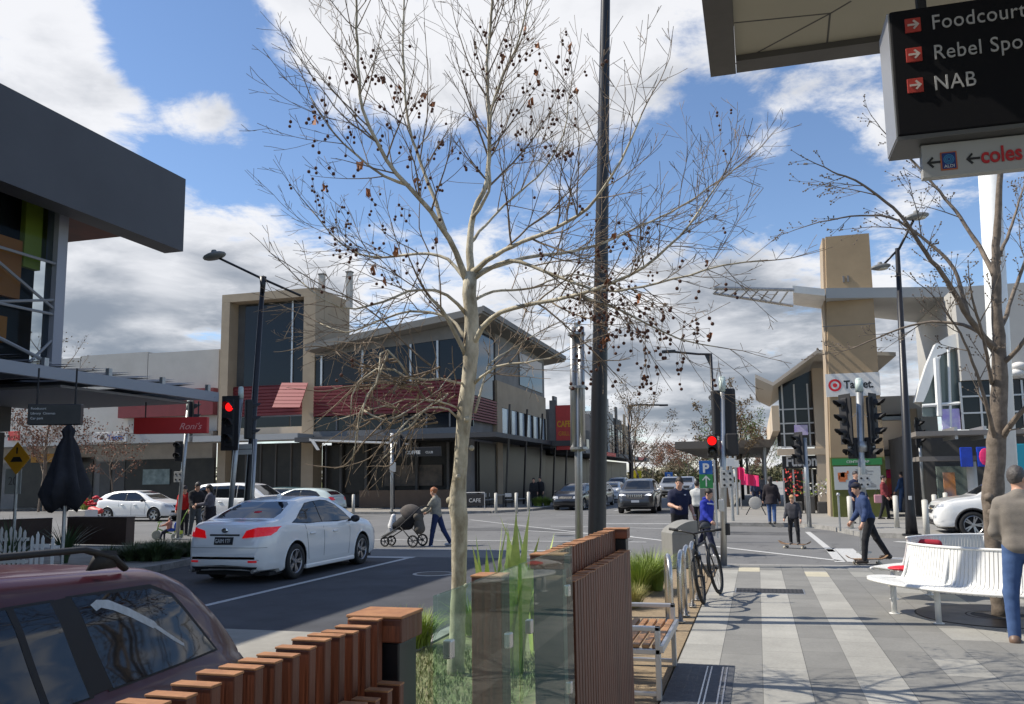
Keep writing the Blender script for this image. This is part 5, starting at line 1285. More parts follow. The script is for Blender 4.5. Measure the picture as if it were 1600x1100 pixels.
    for side in ('R', 'L'):
        for k, pl in enumerate(s['side_windows']):
            cx_, cz_ = sum(q[0] for q in pl) / len(pl), sum(q[1] for q in pl) / len(pl)
            proj('window_seal', [(q[0] + (q[0] - cx_) / math.hypot(q[0] - cx_, q[1] - cz_) * .030, q[1] + (q[1] - cz_) / math.hypot(q[0] - cx_, q[1] - cz_) * .022) for q in pl], side, 'blackm', .0022, res=.07)
            proj('side_window', pl, side, 'carglass', .0055)
        if detail:
            for ln in s.get('seams', []):
                (a0, b0), (a1, b1) = ln; dx, dz = a1 - a0, b1 - b0; l_ = math.hypot(dx, dz); nx, nz = -dz / l_ * .006, dx / l_ * .006
                proj('door_seam', [(a0 - nx, b0 - nz), (a1 - nx, b1 - nz), (a1 + nx, b1 + nz), (a0 + nx, b0 + nz)], side, 'blackm', .0015, res=.09)
            for (hy, hz) in s.get('handles', []):
                h_ = bvh.ray_cast(Vector((3 if side == 'R' else -3, hy, hz)), Vector((-1 if side == 'R' else 1, 0, 0)))
                if h_[0] is not None:
                    x = h_[0].x; sg = 1 if side == 'R' else -1
                    MB().bevbox((x - sg * .005, hy - .09, hz - .016), (x + sg * .035, hy + .09, hz + .016), .012).build('door_handle', paint, t, smooth=True)
    proj('windscreen', s['screen'], 'F', 'carglass', .004); proj('rear_window', s['rear'], 'B', 'carglass', .004)
    for pl in s.get('tail', []):
        for P_ in (pl, mir(pl)): proj('tail_light', P_, 'B', s.get('tailmat', 'redlens'), .012, res=.018)
    for pl in s.get('head', []):
        for P_ in (pl, mir(pl)): proj('headlight', P_, 'F', 'headlens', .006)
    for nm, pl, m_ in s.get('front', []): proj(nm, pl, 'F', m_, .006)
    for nm, pl, m_ in s.get('back', []): proj(nm, pl, 'B', m_, .007)
    for sx in (-1, 1):                                      # mirrors
        my, mz = s['mirror']; w2 = hw(my)
        mb = MB(); mb.smooth = True; mb.ball((sx * (w2 + .10), my, mz), .10, 12, 8, sq=(1.05, .6, .75)); mb.tube([(sx * (w2 - .06), my + .02, mz - .04), (sx * (w2 + .05), my, mz - .02)], .025, 6)
        mb.build('mirror', s.get('mirmat', paint), t)
    # wheels
    def wheel():
        ob = None
        ty = MB(); ty.smooth = True; w = s.get('ww', .215)
        ty.lathe([(wr * .66, -w / 2 + .01), (wr * .72, -w / 2), (wr * .93, -w / 2), (wr * .985, -w / 2 + .025), (wr, -w / 4), (wr, w / 4), (wr * .985, w / 2 - .025), (wr * .93, w / 2), (wr * .72, w / 2), (wr * .66, w / 2 - .01)], axis='x', n=36)
        rm = MB(); rr = wr * .68
        rm.lathe([(rr, .09), (rr, w / 2 - .008), (rr * .95, w / 2 - .004), (rr * .90, w / 2 - .02), (rr * .88, .03)], axis='x', n=36)
        ns = s.get('spokes', 5)
        for k in range(ns):
            for da in ((-.16, .16) if ns == 5 else (0,)):
                a = 2 * math.pi * k / ns; c, sn = math.cos(a + da), math.sin(a + da); c0, s0 = math.cos(a + da * .6), math.sin(a + da * .6)
                u = Vector((0, -sn, c)) * .017; x1_ = w / 2 - .02
                p0 = Vector((x1_ - .012, c0 * rr * .12, s0 * rr * .12)); p1 = Vector((x1_, c * rr * .93, sn * rr * .93))
                rm.prism([p0 - u * 1.2, p1 - u, p1 + u, p0 + u * 1.2], (-.03, 0, 0))
        rm.lathe([(0.001, w / 2 - .012), (rr * .2, w / 2 - .014), (rr * .22, w / 2 - .05)], axis='x', n=16)
        dk = MB(); dk.lathe([(.001, .02), (rr * .98, .02)], axis='x', n=28); dk.lathe([(rr * .55, .045), (rr * .2, .05)], axis='x', n=24)
        return ty, rm, dk
    ty, rm, dk = wheel(); first = {}
    for wy in wys:
        for sx in (1, -1):
            if 'w' not in first:
                w0 = ty.build('wheel', 'tyre', t); r0 = rm.build('rim', 'rim', w0); d0 = dk.build('brake', 'blackm', w0); first['w'] = w0; w0.location = (sx * (W_ / 2 - .125), wy, wr)
            else:
                c = first['w'].copy(); COL.objects.link(c); c.parent = t; c.location = (sx * (W_ / 2 - .125), wy, wr); c.rotation_euler = (0, 0, 0 if sx > 0 else math.pi)
                for ch in (r0, d0):
                    e = ch.copy(); COL.objects.link(e); e.parent = c
    t['_'] = 0; del t['_']
    return t, proj, bvh
M['redlens'] = mat('tail_lens', (.55, .012, .02), .12, coat=1, emit=(1, .02, .03), estr=.12)
M['redlit'] = mat('tail_lens_lit', (.42, .008, .012), .15, coat=.6, emit=(1, .01, .015), estr=.22, col2=(.25, .004, .006), scale=24)
M['headlens'] = mat('head_lens', (.55, .57, .60), .08, coat=1, col2=(.25, .26, .28), scale=14)
M['grille'] = mat('grille_black', (.02, .02, .02), .4, bump=.8, bscale=90)
M['chrome'] = mat('chrome', (.7, .7, .7), .12, 1.0)
M['plate'] = mat('number_plate', (.55, .56, .58), .5)
def paintm(n, c, r=.28, v=0, metal=0.0): return mat('paint_' + n, c, r, metal, coat=.9, var=v, scale=60)
WH = paintm('white', (.80, .80, .78)); SIL = paintm('silver', (.36, .37, .38), .3, metal=.5); BLK = paintm('black', (.012, .013, .018)); GRY = paintm('grey', (.045, .048, .052), .3, metal=.3); MAR = mat('paint_maroon', (.062, .008, .015), .38, coat=.45)
sedan = dict(L=4.74, W=1.78, wr=.325, wy=(-1.36, 1.39), clear=.17, tumble=.36,
    top=[(-2.37, .62), (-2.34, .86), (-2.28, 1.00), (-2.05, 1.075), (-1.78, 1.10), (-1.35, 1.28), (-.95, 1.425), (-.45, 1.49), (0.05, 1.495), (.45, 1.44), (.95, 1.22), (1.28, 1.03), (1.7, .96), (2.1, .86), (2.3, .72), (2.37, .55)],
    belt=[(-2.37, .6), (-2.3, .9), (-1.7, 1.00), (-.5, .955), (.8, .925), (1.25, .93), (1.9, .84), (2.3, .66), (2.37, .52)],
    side_windows=[[(-1.42, 1.03), (-1.20, 1.10), (-.98, 1.22), (-.72, 1.345), (-.40, 1.385), (-.375, 1.385), (-.345, .995), (-.9, 1.005)], [(-.31, .995), (-.335, 1.387), (0.0, 1.395), (.22, 1.37), (.46, 1.29), (.72, 1.15), (.94, .99), (.3, .985)]],
    seams=[((-.33, .98), (-.33, .34)), ((-1.02, .98), (-.96, .62)), ((.80, .92), (.74, .30)), ((-.96, .62), (-.90, .32))], handles=[(-.80, .80), (.12, .79)],
    screen=[(-.62, 1.06), (.62, 1.06), (.52, 1.40), (.3, 1.43), (-.3, 1.43), (-.52, 1.40)],
    rear=[(-.60, 1.125), (-.62, 1.20), (-.54, 1.355), (-.45, 1.40), (.45, 1.40), (.54, 1.355), (.62, 1.20), (.60, 1.125)],
    tail=[[(.36, .80), (.80, .84), (.83, .90), (.82, .985), (.62, .985), (.42, .93)]], tailmat='redlit',
    back=[('plate_recess', [(-.30, .84), (.30, .84), (.30, .87), (-.30, .87)], 'blackm'), ('number_plate', [(-.19, .69), (.19, .69), (.19, .82), (-.19, .82)], 'blackm'), ('bumper_seam', [(-.78, .635), (.78, .635), (.78, .642), (-.78, .642)], 'greym'),
          ('diffuser', [(-.62, .23), (.62, .23), (.66, .31), (-.66, .31)], 'blackm'), ('reflector', [(.50, .385), (.66, .385), (.66, .42), (.50, .42)], 'redlens'), ('reflector', [(-.66, .385), (-.50, .385), (-.50, .42), (-.66, .42)], 'redlens')],
    head=[[(.42, .60), (.78, .62), (.82, .74), (.50, .72)]], mirror=(.80, 1.0), mirmat='black')
p1, p2 = G(465, 905, R), G(563, 882, R)
t, pj, bv = car('white sedan waiting at the stop line with its brake lights on', 'car', ((p1.x + p2.x) / 2 - .87, (p1.y + p2.y) / 2 + .0, R), 0.0, sedan, WH, 'sedan')
pl_ = text('GAIM F7F', .10, 'letter', t, (0, -2.395, .722), align='CENTER', name='plate_lettering', ext=.002, sx=.75)
mb = MB(); mb.ball((0, -2.335, .935), .055, 12, 8, sq=(1.3, .25, .8)); mb.build('boot_emblem', 'chrome', t)
mb = MB(); mb.tube([(-.62, -2.2, .24), (-.62, -2.42, .24)], .035, 12); mb.tube([(.62, -2.2, .24), (.62, -2.42, .24)], .035, 12); mb.build('exhaust', 'steel', t)
for sx in (-1, 1): MB().bevbox((sx * .80, -1.0, .155), (sx * .885, 1.0, .235), .02).build('side_skirt', WH, t)
MB().ball((.12, -1.45, 1.19), .08, sq=(1.9, 1.2, .7)).build('parcel_shelf_cushion', 'redf', t)
MB().ball((0, -.55, 1.50), .05, 8, 5, sq=(.5, 1.8, .8)).build('aerial', WH, t)

wagon = dict(L=4.45, W=1.73, wr=.32, wy=(-1.25, 1.27), clear=.19, tumble=.30,
    top=[(-2.22, .62), (-2.18, .90), (-2.08, 1.02), (-1.90, 1.30), (-1.78, 1.43), (-1.55, 1.475), (-.6, 1.52), (0.0, 1.52), (.5, 1.47), (.95, 1.20), (1.25, 1.02), (1.7, .97), (2.05, .88), (2.18, .74), (2.22, .58)],
    belt=[(-2.22, .58), (-2.15, .88), (-1.5, .95), (0, .92), (1.2, .90), (2.0, .80), (2.22, .55)],
    side_windows=[[(-1.66, .99), (-1.60, 1.10), (-1.50, 1.33), (-1.38, 1.375), (-.93, 1.395), (-.74, .98)], [(-.62, .975), (-.78, 1.385), (.02, 1.395), (.06, .965)], [(.12, .965), (.10, 1.395), (.40, 1.36), (.62, 1.20), (.86, .96)]],
    seams=[((.09, .95), (.09, .3)), ((-.66, .96), (-.62, .7)), ((.9, .9), (.84, .32))], handles=[(-.42, .80), (.3, .80)],
    screen=[(-.6, 1.05), (.6, 1.05), (.52, 1.42), (-.52, 1.42)], rear=[(-.60, 1.05), (-.55, 1.36), (-.48, 1.40), (.48, 1.40), (.55, 1.36), (.60, 1.05)],
    tail=[[(.56, .80), (.80, .80), (.80, 1.15), (.72, 1.30), (.66, 1.30), (.66, 1.0)]], back=[('number_plate', [(-.2, .7), (.2, .7), (.2, .82), (-.2, .82)], 'plate')],
    head=[[(.42, .64), (.78, .66), (.78, .78), (.46, .77)]], front=[('grille', [(-.36, .64), (.36, .64), (.36, .76), (-.36, .76)], 'grille')], mirror=(.78, 1.0), mirmat='blackm')
hatch = dict(wagon); hatch.update(L=4.3, W=1.77, wy=(-1.28, 1.35), tumble=.36,
    top=[(-2.15, .60), (-2.10, .92), (-1.98, 1.08), (-1.60, 1.32), (-1.1, 1.44), (-.4, 1.475), (.1, 1.455), (.6, 1.30), (1.05, 1.06), (1.5, .96), (1.9, .86), (2.08, .72), (2.15, .55)], belt=[(-2.15, .58), (-2.05, .95), (-1.4, .99), (0, .93), (1.1, .92), (1.8, .82), (2.15, .52)],
    side_windows=[[(-1.42, 1.08), (-1.15, 1.28), (-.80, 1.35), (-.35, 1.375), (-.33, .98), (-1.0, 1.03)], [(-.28, .98), (-.30, 1.375), (.1, 1.36), (.4, 1.26), (.86, .97)]],
    rear=[(-.56, 1.12), (-.48, 1.33), (.48, 1.33), (.56, 1.12)], tail=[[(.5, .86), (.78, .86), (.76, 1.02), (.55, 1.0)]])
suv = dict(wagon); suv.update(L=4.85, W=1.90, wr=.38, wy=(-1.38, 1.42), clear=.24, tumble=.24, ww=.24,
    top=[(-2.42, .75), (-2.40, 1.05), (-2.32, 1.20), (-2.10, 1.56), (-1.95, 1.70), (-1.6, 1.745), (-.6, 1.78), (.1, 1.76), (.5, 1.70), (.95, 1.42), (1.25, 1.20), (1.8, 1.13), (2.2, 1.05), (2.36, .88), (2.42, .66)], belt=[(-2.42, .72), (-2.35, 1.08), (-1.5, 1.14), (0, 1.10), (1.2, 1.09), (2.1, .98), (2.42, .64)],
    side_windows=[[(-1.98, 1.22), (-1.86, 1.52), (-1.72, 1.60), (-1.05, 1.63), (-1.02, 1.16), (-1.9, 1.18)], [(-.97, 1.16), (-1.0, 1.63), (-.05, 1.65), (-.02, 1.14)], [(.04, 1.14), (.02, 1.65), (.35, 1.60), (.62, 1.42), (.90, 1.14)]],
    seams=[((0, 1.1), (0, .4)), ((-.98, 1.1), (-.9, .7)), ((.95, 1.08), (.9, .4))], handles=[(-.72, .98), (.22, .98)],
    screen=[(-.66, 1.24), (.66, 1.24), (.58, 1.66), (-.58, 1.66)], rear=[(-.64, 1.22), (-.58, 1.58), (.58, 1.58), (.64, 1.22)], tail=[[(.62, .9), (.86, .9), (.84, 1.25), (.70, 1.25)]], back=[('number_plate', [(-.2, .85), (.2, .85), (.2, .97), (-.2, .97)], 'plate')],
    head=[[(.46, .80), (.84, .86), (.84, .97), (.52, .93)]], front=[('grille', [(-.42, .70), (.42, .70), (.46, .92), (-.46, .92)], 'grille'), ('lower_grille', [(-.6, .36), (.6, .36), (.55, .54), (-.55, .54)], 'blackm'), ('number_plate', [(-.19, .55), (.19, .55), (.19, .66), (-.19, .66)], 'plate')], mirror=(.86, 1.18), mirmat=None)
suv['mirmat'] = 'blackm'; suv['arch'] = None
crossover = dict(suv); crossover.update(L=4.6, W=1.85, wr=.365, wy=(-1.33, 1.38), arch=M['blackm'],
    top=[(-2.3, .70), (-2.27, 1.0), (-2.18, 1.14), (-1.95, 1.46), (-1.75, 1.60), (-1.3, 1.67), (-.5, 1.70), (.1, 1.68), (.5, 1.60), (.95, 1.32), (1.25, 1.14), (1.75, 1.08), (2.08, .99), (2.24, .82), (2.3, .62)], belt=[(-2.3, .68), (-2.2, 1.02), (-1.5, 1.09), (0, 1.05), (1.2, 1.04), (2.0, .93), (2.3, .60)],
    side_windows=[[(-1.8, 1.18), (-1.6, 1.48), (-1.1, 1.55), (-1.02, 1.12)], [(-.97, 1.12), (-1.0, 1.56), (-.05, 1.585), (-.02, 1.10)], [(.04, 1.10), (.02, 1.58), (.38, 1.52), (.62, 1.36), (.90, 1.09)]], screen=[(-.62, 1.18), (.62, 1.18), (.54, 1.58), (-.54, 1.58)],
    rear=[(-.6, 1.18), (-.54, 1.5), (.54, 1.5), (.6, 1.18)], head=[[(.40, .80), (.80, .84), (.84, .94), (.46, .90)]],
    front=[('grille', [(-.34, .66), (.34, .66), (.38, .76), (-.38, .76)], 'grille'), ('upper_grille', [(-.32, .79), (.32, .79), (.35, .87), (-.35, .87)], 'grille'), ('lower_grille', [(-.62, .34), (.62, .34), (.5, .50), (-.5, .50)], 'blackm'), ('fog_light', [(.55, .52), (.72, .54), (.72, .62), (.56, .60)], 'headlens'), ('fog_light', [(-.72, .54), (-.55, .52), (-.56, .60), (-.72, .62)], 'headlens')], mirror=(.86, 1.14), mirmat=WH)
# maroon wagon in front, facing us (its rear is the far end)
xs_ = -2.72; re_ = AX(360, 1035, xs_)
mwag = dict(wagon, tail=[], top=[(-2.22, .62), (-2.12, .80), (-2.02, .96), (-1.88, 1.17), (-1.72, 1.37), (-1.54, 1.46), (-1.35, 1.478)] + wagon['top'][6:],
    side_windows=[[(-1.74, 1.0), (-1.66, 1.12), (-1.52, 1.31), (-1.40, 1.365), (-.90, 1.39), (-.98, .98)], [(-.84, .975), (-.78, 1.385), (.02, 1.395), (.06, .965)]] + wagon['side_windows'][2:]); t, pj, bv = car('maroon wagon with black roof rails parked beside the timber fence', 'car', (-3.47, 2.2, R), math.pi, mwag, MAR, 'wagon')
MW = t; t.scale = (1, 1, .93)
for sx in (-1, 1):
    mb = MB(); mb.smooth = True
    mb.tube([(sx * .56, -1.30, 1.475), (sx * .565, -1.20, 1.545), (sx * .57, -1.02, 1.595), (sx * .57, -.4, 1.605), (sx * .57, .3, 1.60), (sx * .56, .42, 1.57), (sx * .55, .50, 1.50)], [.02, .024, .02, .02, .02, .022, .018], 8, squash=.8)
    for y in (-1.16, -.42, .36): mb.prism([(sx * .54, y - .07, 1.49), (sx * .54, y + .09, 1.49), (sx * .555, y + .05, 1.585), (sx * .555, y - .05, 1.575)], (sx * .03, 0, 0))
    mb.build('roof_rail', 'blackm', t)
mb = MB(); mb.smooth = True                                  # pale strap lying behind the rear quarter glass
for sx in (1,):
    pts = [(-.93, 1.335), (-.97, 1.352), (-1.05, 1.345), (-1.16, 1.29), (-1.30, 1.215), (-1.345, 1.19)]
pj('window_sticker', [(-1.005, 1.315), (-.985, 1.345), (-1.03, 1.362), (-1.10, 1.352), (-1.20, 1.30), (-1.34, 1.215), (-1.355, 1.195), (-1.325, 1.18), (-1.20, 1.255), (-1.10, 1.305), (-1.04, 1.325)], 'L', mat('pale_strap', (.50, .54, .56), .5, var=.2, scale=30), .007, lab_='pale strap across the rear quarter window')
pj('window_sticker', [(-1.345, 1.20), (-1.33, 1.185), (-1.44, 1.10), (-1.50, 1.06), (-1.505, 1.075), (-1.42, 1.14)], 'L', mat('pale_strap', (0, 0, 0)), .007)
pj('window_pillar', [(-.99, .985), (-.83, .975), (-.77, 1.39), (-.91, 1.395)], 'L', 'blackm', .005, lab_='black pillar between side windows')
pj('window_divider', [(-.64, .973), (-.605, .973), (-.56, 1.388), (-.595, 1.388)], 'L', 'blackm', .007)

# parked and waiting cars
def place(px_, py_, z=R): return G(px_, py_, z)
hz = lambda x_: 748.2 + (x_ - 800) * math.tan(ROLL)
def dpt(px_, dep, z=R):                                     # ground point straight under a picture column at a distance
    d = ray(px_, hz(px_)) / F; return Vector((d.x * dep, d.y * dep, z))
c = dpt(224, 42); t, pj, _ = car('white hatchback parked behind the long brown planter on the left', 'car', c, -math.pi / 2, hatch, WH, 'hatchback')
c = dpt(388, 37); t, pj, _ = car('big white four wheel drive parked behind the pedestrian in the long dark dress', 'car', c, -math.pi / 2, suv, WH, 'four_wheel_drive')
c = dpt(472, 43); t, pj, _ = car('pale green-white small car parked nose to the big white four wheel drive', 'car', c, math.pi / 2, hatch, paintm('pale_green', (.50, .58, .56)), 'hatchback')
c = dpt(440, 46); t, pj, _ = car('dark green wagon parked behind the white four wheel drive', 'car', c, math.pi / 2, wagon, paintm('dark_green', (.02, .06, .055)), 'wagon')
c = G(995, 802, R); t, pj, _ = car('dark grey four wheel drive with headlights on coming toward the crossing', 'car', (c.x, c.y + 1.5, R), math.pi + .02, dict(crossover, arch=M['blackm'], front=suv['front'], head=[[(.44, .86), (.84, .88), (.84, .96), (.50, .95)]]), GRY, 'four_wheel_drive')
mb = MB(); mb.ball((-.66, 2.14, .91), .09, 8, 6, sq=(1.3, .4, .5)); mb.ball((.66, 2.14, .91), .09, 8, 6, sq=(1.3, .4, .5)); mb.build('lit_lamp', mat('lit_headlamp', (.9, .9, .95), .3, emit=(1, 1, 1), estr=1.8), t)
mb = MB()
for i in range(7): mb.bevbox((-.33 + i * .105, 2.21, .80), (-.27 + i * .105, 2.24, .94), .008)
mb.build('grille_bar', 'chrome', t)
c = G(893, 797, R); t, pj, _ = car('black car parked nose out at the left kerb of the side street', 'car', (c.x, c.y + 1.5, R), math.pi - .1, hatch, BLK, 'hatchback')
c = G(928, 791, R); t, pj, _ = car('dark silver car parked behind the black car, half hidden by the thick lamp post', 'car', (c.x, c.y + 1, R), math.pi, hatch, paintm('dark_silver', (.12, .13, .14), .3, metal=.4), 'hatchback')
c = G(953, 785, R); t, pj, _ = car('white car just right of the thick black lamp post', 'car', (c.x, c.y + 1, R), math.pi, hatch, WH, 'hatchback')
c = G(964, 777, R); t, pj, _ = car('pale grey-green wagon behind the dark four wheel drive', 'car', (c.x, c.y + 1, R), math.pi, suv, paintm('grey_green', (.22, .25, .22)), 'wagon')
c = G(1048, 777, R); t, pj, _ = car('silver utility vehicle parked left of the two behind the blue small sign', 'car', (c.x, c.y + 1, R), math.pi, suv, SIL, 'utility_vehicle')
c = G(1072, 774, R); t, pj, _ = car('silver van parked right beside the silver utility vehicle', 'car', (c.x, c.y + 1, R), math.pi, suv, SIL, 'van')
p = G(1515, 842, R); t, pj, _ = car('white crossover with black wheel arches stopped beyond the white bench', 'car', (p.x + 1.52, p.y + .95, R), math.pi / 2, crossover, WH, 'crossover')
mb = MB(); mb.bevbox((-.10, 2.24, .77), (.10, 2.27, .80), .01); mb.build('front_emblem', mat('emblem_gold', (.6, .4, .08), .3, .8), t)
# ================================================================== PEOPLE
def surface_nets(Fn, lo, hi, h):
    lo = np.array(lo, float); hi = np.array(hi, float); n = np.maximum(4, np.ceil((hi - lo) / h).astype(int) + 1)
    ax = [lo[i] + h * np.arange(n[i]) for i in range(3)]
    X, Y, Z = np.meshgrid(*ax, indexing='ij'); D = Fn(X, Y, Z)
    ins = D < 0
    c = [ins[a:n[0] - 1 + a, b:n[1] - 1 + b, d:n[2] - 1 + d] for a in (0, 1) for b in (0, 1) for d in (0, 1)]
    cnt = sum(q.astype(int) for q in c); act = (cnt > 0) & (cnt < 8)
    idx = -np.ones(act.shape, int); cells = np.argwhere(act); idx[act] = np.arange(len(cells))
    acc = np.zeros((len(cells), 3)); num = np.zeros(len(cells))
    cor = [(a, b, d) for a in (0, 1) for b in (0, 1) for d in (0, 1)]
    dv = {k: D[cells[:, 0] + k[0], cells[:, 1] + k[1], cells[:, 2] + k[2]] for k in cor}
    for i, k in enumerate(cor):
        for a in range(3):
            if k[a] == 0:
                k2 = list(k); k2[a] = 1; k2 = tuple(k2); v0, v1 = dv[k], dv[k2]; m = (v0 < 0) != (v1 < 0)
                t = np.where(m, v0 / np.where(m, v0 - v1, 1), 0); p = np.tile(np.array(k, float), (len(cells), 1)); p[:, a] += t
                acc += p * m[:, None]; num += m
    V = lo + (cells + acc / np.maximum(num, 1)[:, None]) * h
    faces = []
    for a in range(3):
        b, c_ = (a + 1) % 3, (a + 2) % 3
        sl0 = [slice(None)] * 3; sl1 = [slice(None)] * 3; sl0[a] = slice(0, n[a] - 1); sl1[a] = slice(1, n[a])
        ch = ins[tuple(sl0)] != ins[tuple(sl1)]; pts = np.argwhere(ch)
        pts = pts[(pts[:, b] > 0) & (pts[:, c_] > 0) & (pts[:, b] < n[b] - 1) & (pts[:, c_] < n[c_] - 1)]
        for p in pts:
            q = []
            for db, dc in ((-1, -1), (0, -1), (0, 0), (-1, 0)):
                r = p.copy(); r[b] += db; r[c_] += dc; q.append(int(idx[tuple(r)]))
            if min(q) < 0: continue
            faces.append(tuple(q) if ins[tuple(p)] else tuple(q[::-1]))
    return V.tolist(), faces
def cone(a, b, ra, rb):
    a = np.array(a, float); b = np.array(b, float); ab = b - a; L2 = float(ab @ ab) + 1e-9
    def f(X, Y, Z):
        t = np.clip(((X - a[0]) * ab[0] + (Y - a[1]) * ab[1] + (Z - a[2]) * ab[2]) / L2, 0, 1)
        return np.sqrt((X - a[0] - t * ab[0]) ** 2 + (Y - a[1] - t * ab[1]) ** 2 + (Z - a[2] - t * ab[2]) ** 2) - (ra + (rb - ra) * t)
    f.bb = (np.minimum(a, b) - max(ra, rb), np.maximum(a, b) + max(ra, rb)); return f
def ell(c, r, rot=None):
    c = np.array(c, float); r = np.array(r, float); Rm = np.eye(3) if rot is None else np.array(rot, float)
    def f(X, Y, Z):
        x, y, z = X - c[0], Y - c[1], Z - c[2]; x, y, z = (Rm[0][0] * x + Rm[0][1] * y + Rm[0][2] * z, Rm[1][0] * x + Rm[1][1] * y + Rm[1][2] * z, Rm[2][0] * x + Rm[2][1] * y + Rm[2][2] * z)
        k0 = np.sqrt((x / r[0]) ** 2 + (y / r[1]) ** 2 + (z / r[2]) ** 2); k1 = np.sqrt((x / r[0] ** 2) ** 2 + (y / r[1] ** 2) ** 2 + (z / r[2] ** 2) ** 2) + 1e-9
        return k0 * (k0 - 1) / k1
    f.bb = (c - max(r), c + max(r)); return f
def union(fs, k=.03, infl=0.0, clip=None):
    def f(X, Y, Z):
        d = None
        for g_ in fs:
            e = g_(X, Y, Z)
            if d is None: d = e
            else:
                h = np.clip(.5 + .5 * (e - d) / k, 0, 1); d = e * (1 - h) + d * h - k * h * (1 - h) if False else np.minimum(d, e) - np.maximum(k - np.abs(d - e), 0) ** 2 / (4 * k)
        d = d - infl
        for c in (clip or []): d = np.maximum(d, c(X, Y, Z))
        return d
    lo = np.min([g_.bb[0] for g_ in fs], axis=0) - infl - .05; hi = np.max([g_.bb[1] for g_ in fs], axis=0) + infl + .05
    f.bb = (lo, hi); return f
def skinmesh(f, h, name, m, par, extra=None, wrinkle=0.0):
    V, Fq = surface_nets(f, f.bb[0], f.bb[1], h)
    if not V: return None
    mb = MB(); mb.smooth = True; mb.add(V, Fq)
    if extra: extra(mb)
    return mb.build(name, m, par)
def rotx(v, a): c, s_ = math.cos(a), math.sin(a); return Vector((v[0], v[1] * c - v[2] * s_, v[1] * s_ + v[2] * c))
def roty(v, a): c, s_ = math.cos(a), math.sin(a); return Vector((v[0] * c + v[2] * s_, v[1], -v[0] * s_ + v[2] * c))
def person(lab, loc, face, h=1.7, build=1.0, lean=0.0, armL=(0, .12, .2), armR=(0, .12, .2), legL=(0, 0), legR=(0, 0), head=(0, 0), top=None, bottom=None, skinm='skin', hair=('short', (.03, .02, .015)), shoe=(.02, .02, .02), sleeve='long', vox=.017, hipdrop=0.0, skirt=None, coat=None, cap=None, group=None, extra=None, hands_hidden=False, yaw_head=0.0, seat=None):
    """forward is +y. arm = (swing forward, out, elbow bend, [twist in]); leg = (hip forward, knee bend)"""
    t = thing('person', lab, 'person', loc, face, group); u = h / 1.75; B_ = build
    hip = .93 * u - hipdrop
    P0 = Vector((0, 0, hip)); up = lambda v: rotx(v, -lean)
    chest = P0 + up((0, 0, .34 * u)); neck = P0 + up((0, .0, .53 * u)); hd = neck + rotx((0, .015 * u, .135 * u), -lean * .4 - head[0])
    sh = .175 * u * B_ ** .5
    parts_t = [cone(P0 + up((-w_ * u * B_, y_ * u, z_ * u)), P0 + up((w_ * u * B_, y_ * u, z_ * u)), r_ * u * B_, r_ * u * B_) for z_, w_, r_, y_ in ((.0, .062, .102, -.005), (.10, .056, .100, .008), (.20, .062, .100, .006), (.30, .075, .104, .0), (.385, .088, .090, -.008))]
    parts_t += [cone(P0 + up((0, -.01 * u, .50 * u)), P0 + up((s_ * .145 * u, -.01 * u, .425 * u)), .050 * u, .046 * u) for s_ in (-1, 1)]
    neckp = [cone(neck - up((0, .0, .06 * u)), hd + Vector((0, -.01, -.06 * u)), .064 * u * B_ ** .4, .056 * u)]
    rh = lambda v: hd + rotx(Matrix.Rotation(yaw_head, 3, 'Z') @ Vector(v), -lean * .4 - head[0]) * u
    headp = [ell(rh((0, -.005, .02)), (.076 * u, .094 * u, .098 * u)), ell(rh((0, .028, -.045)), (.055 * u, .062 * u, .065 * u)), ell(rh((0, .055, -.085)), (.026 * u, .024 * u, .022 * u))]
    face_ = [cone(rh((0, .084, .008)), rh((0, .106, -.028)), .010 * u, .016 * u), ell(rh((.078, -.005, -.015)), (.014 * u, .022 * u, .032 * u)), ell(rh((-.078, -.005, -.015)), (.014 * u, .022 * u, .032 * u)), cone(rh((-.026, .082, .024)), rh((.026, .082, .024)), .012 * u, .012 * u), cone(rh((-.02, .081, -.062)), rh((.02, .081, -.062)), .008 * u, .008 * u)]
    arms = []; hands = []; joints = {}
    fing = MB(); fing.smooth = True
    for sx, A in ((-1, armL), (1, armR)):
        S0 = P0 + up((sx * sh, -.008 * u, .415 * u)); sw, out, el = A[:3]; tw = A[3] if len(A) > 3 else 0
        d1 = roty(Vector((0, 0, -1)), -sx * out) ; d1 = rotx(d1, sw - lean * .0)
        E = S0 + d1 * .285 * u
        d2 = roty(Vector((0, 0, -1)), -sx * out * .6); d2 = rotx(d2, sw + el); d2 = Matrix.Rotation(sx * tw, 3, 'Z') @ d2
        Wp = E + d2 * .25 * u; Hn = Wp + d2 * .055 * u
        arms.append((S0, E, Wp)); joints[sx] = Hn
        hands += [ell(Hn, (.028 * u, .028 * u, .036 * u)), cone(Wp, Hn, .027 * u, .03 * u)]
        side = d2.cross(Vector((1, 0, 0))); side = side.normalized() if side.length > .1 else Vector((0, 1, 0)); cu = Vector((-sx, 0, 0)) - d2 * d2.dot(Vector((-sx, 0, 0))); cu.normalize()
        for k, (o, l) in enumerate(((-.026, .062), (-.009, .072), (.009, .068), (.025, .055))):
            b = Hn + d2 * .028 * u + side * o * u; m_ = b + (d2 * .8 + cu * .35).normalized() * l * .5 * u; e_ = m_ + (d2 * .45 + cu * .8).normalized() * l * .5 * u
            fing.tube([b, m_, e_], [.0088 * u, .008 * u, .0062 * u], 6)
        b = Hn - d2 * .01 * u - side * .024 * u; fing.tube([b, b + (-side * .6 + d2 * .7 + cu * .3) * .035 * u, b + (-side * .5 + d2 * 1.3 + cu * .8) * .045 * u], [.011 * u, .0095 * u, .007 * u], 6)
    armp = []
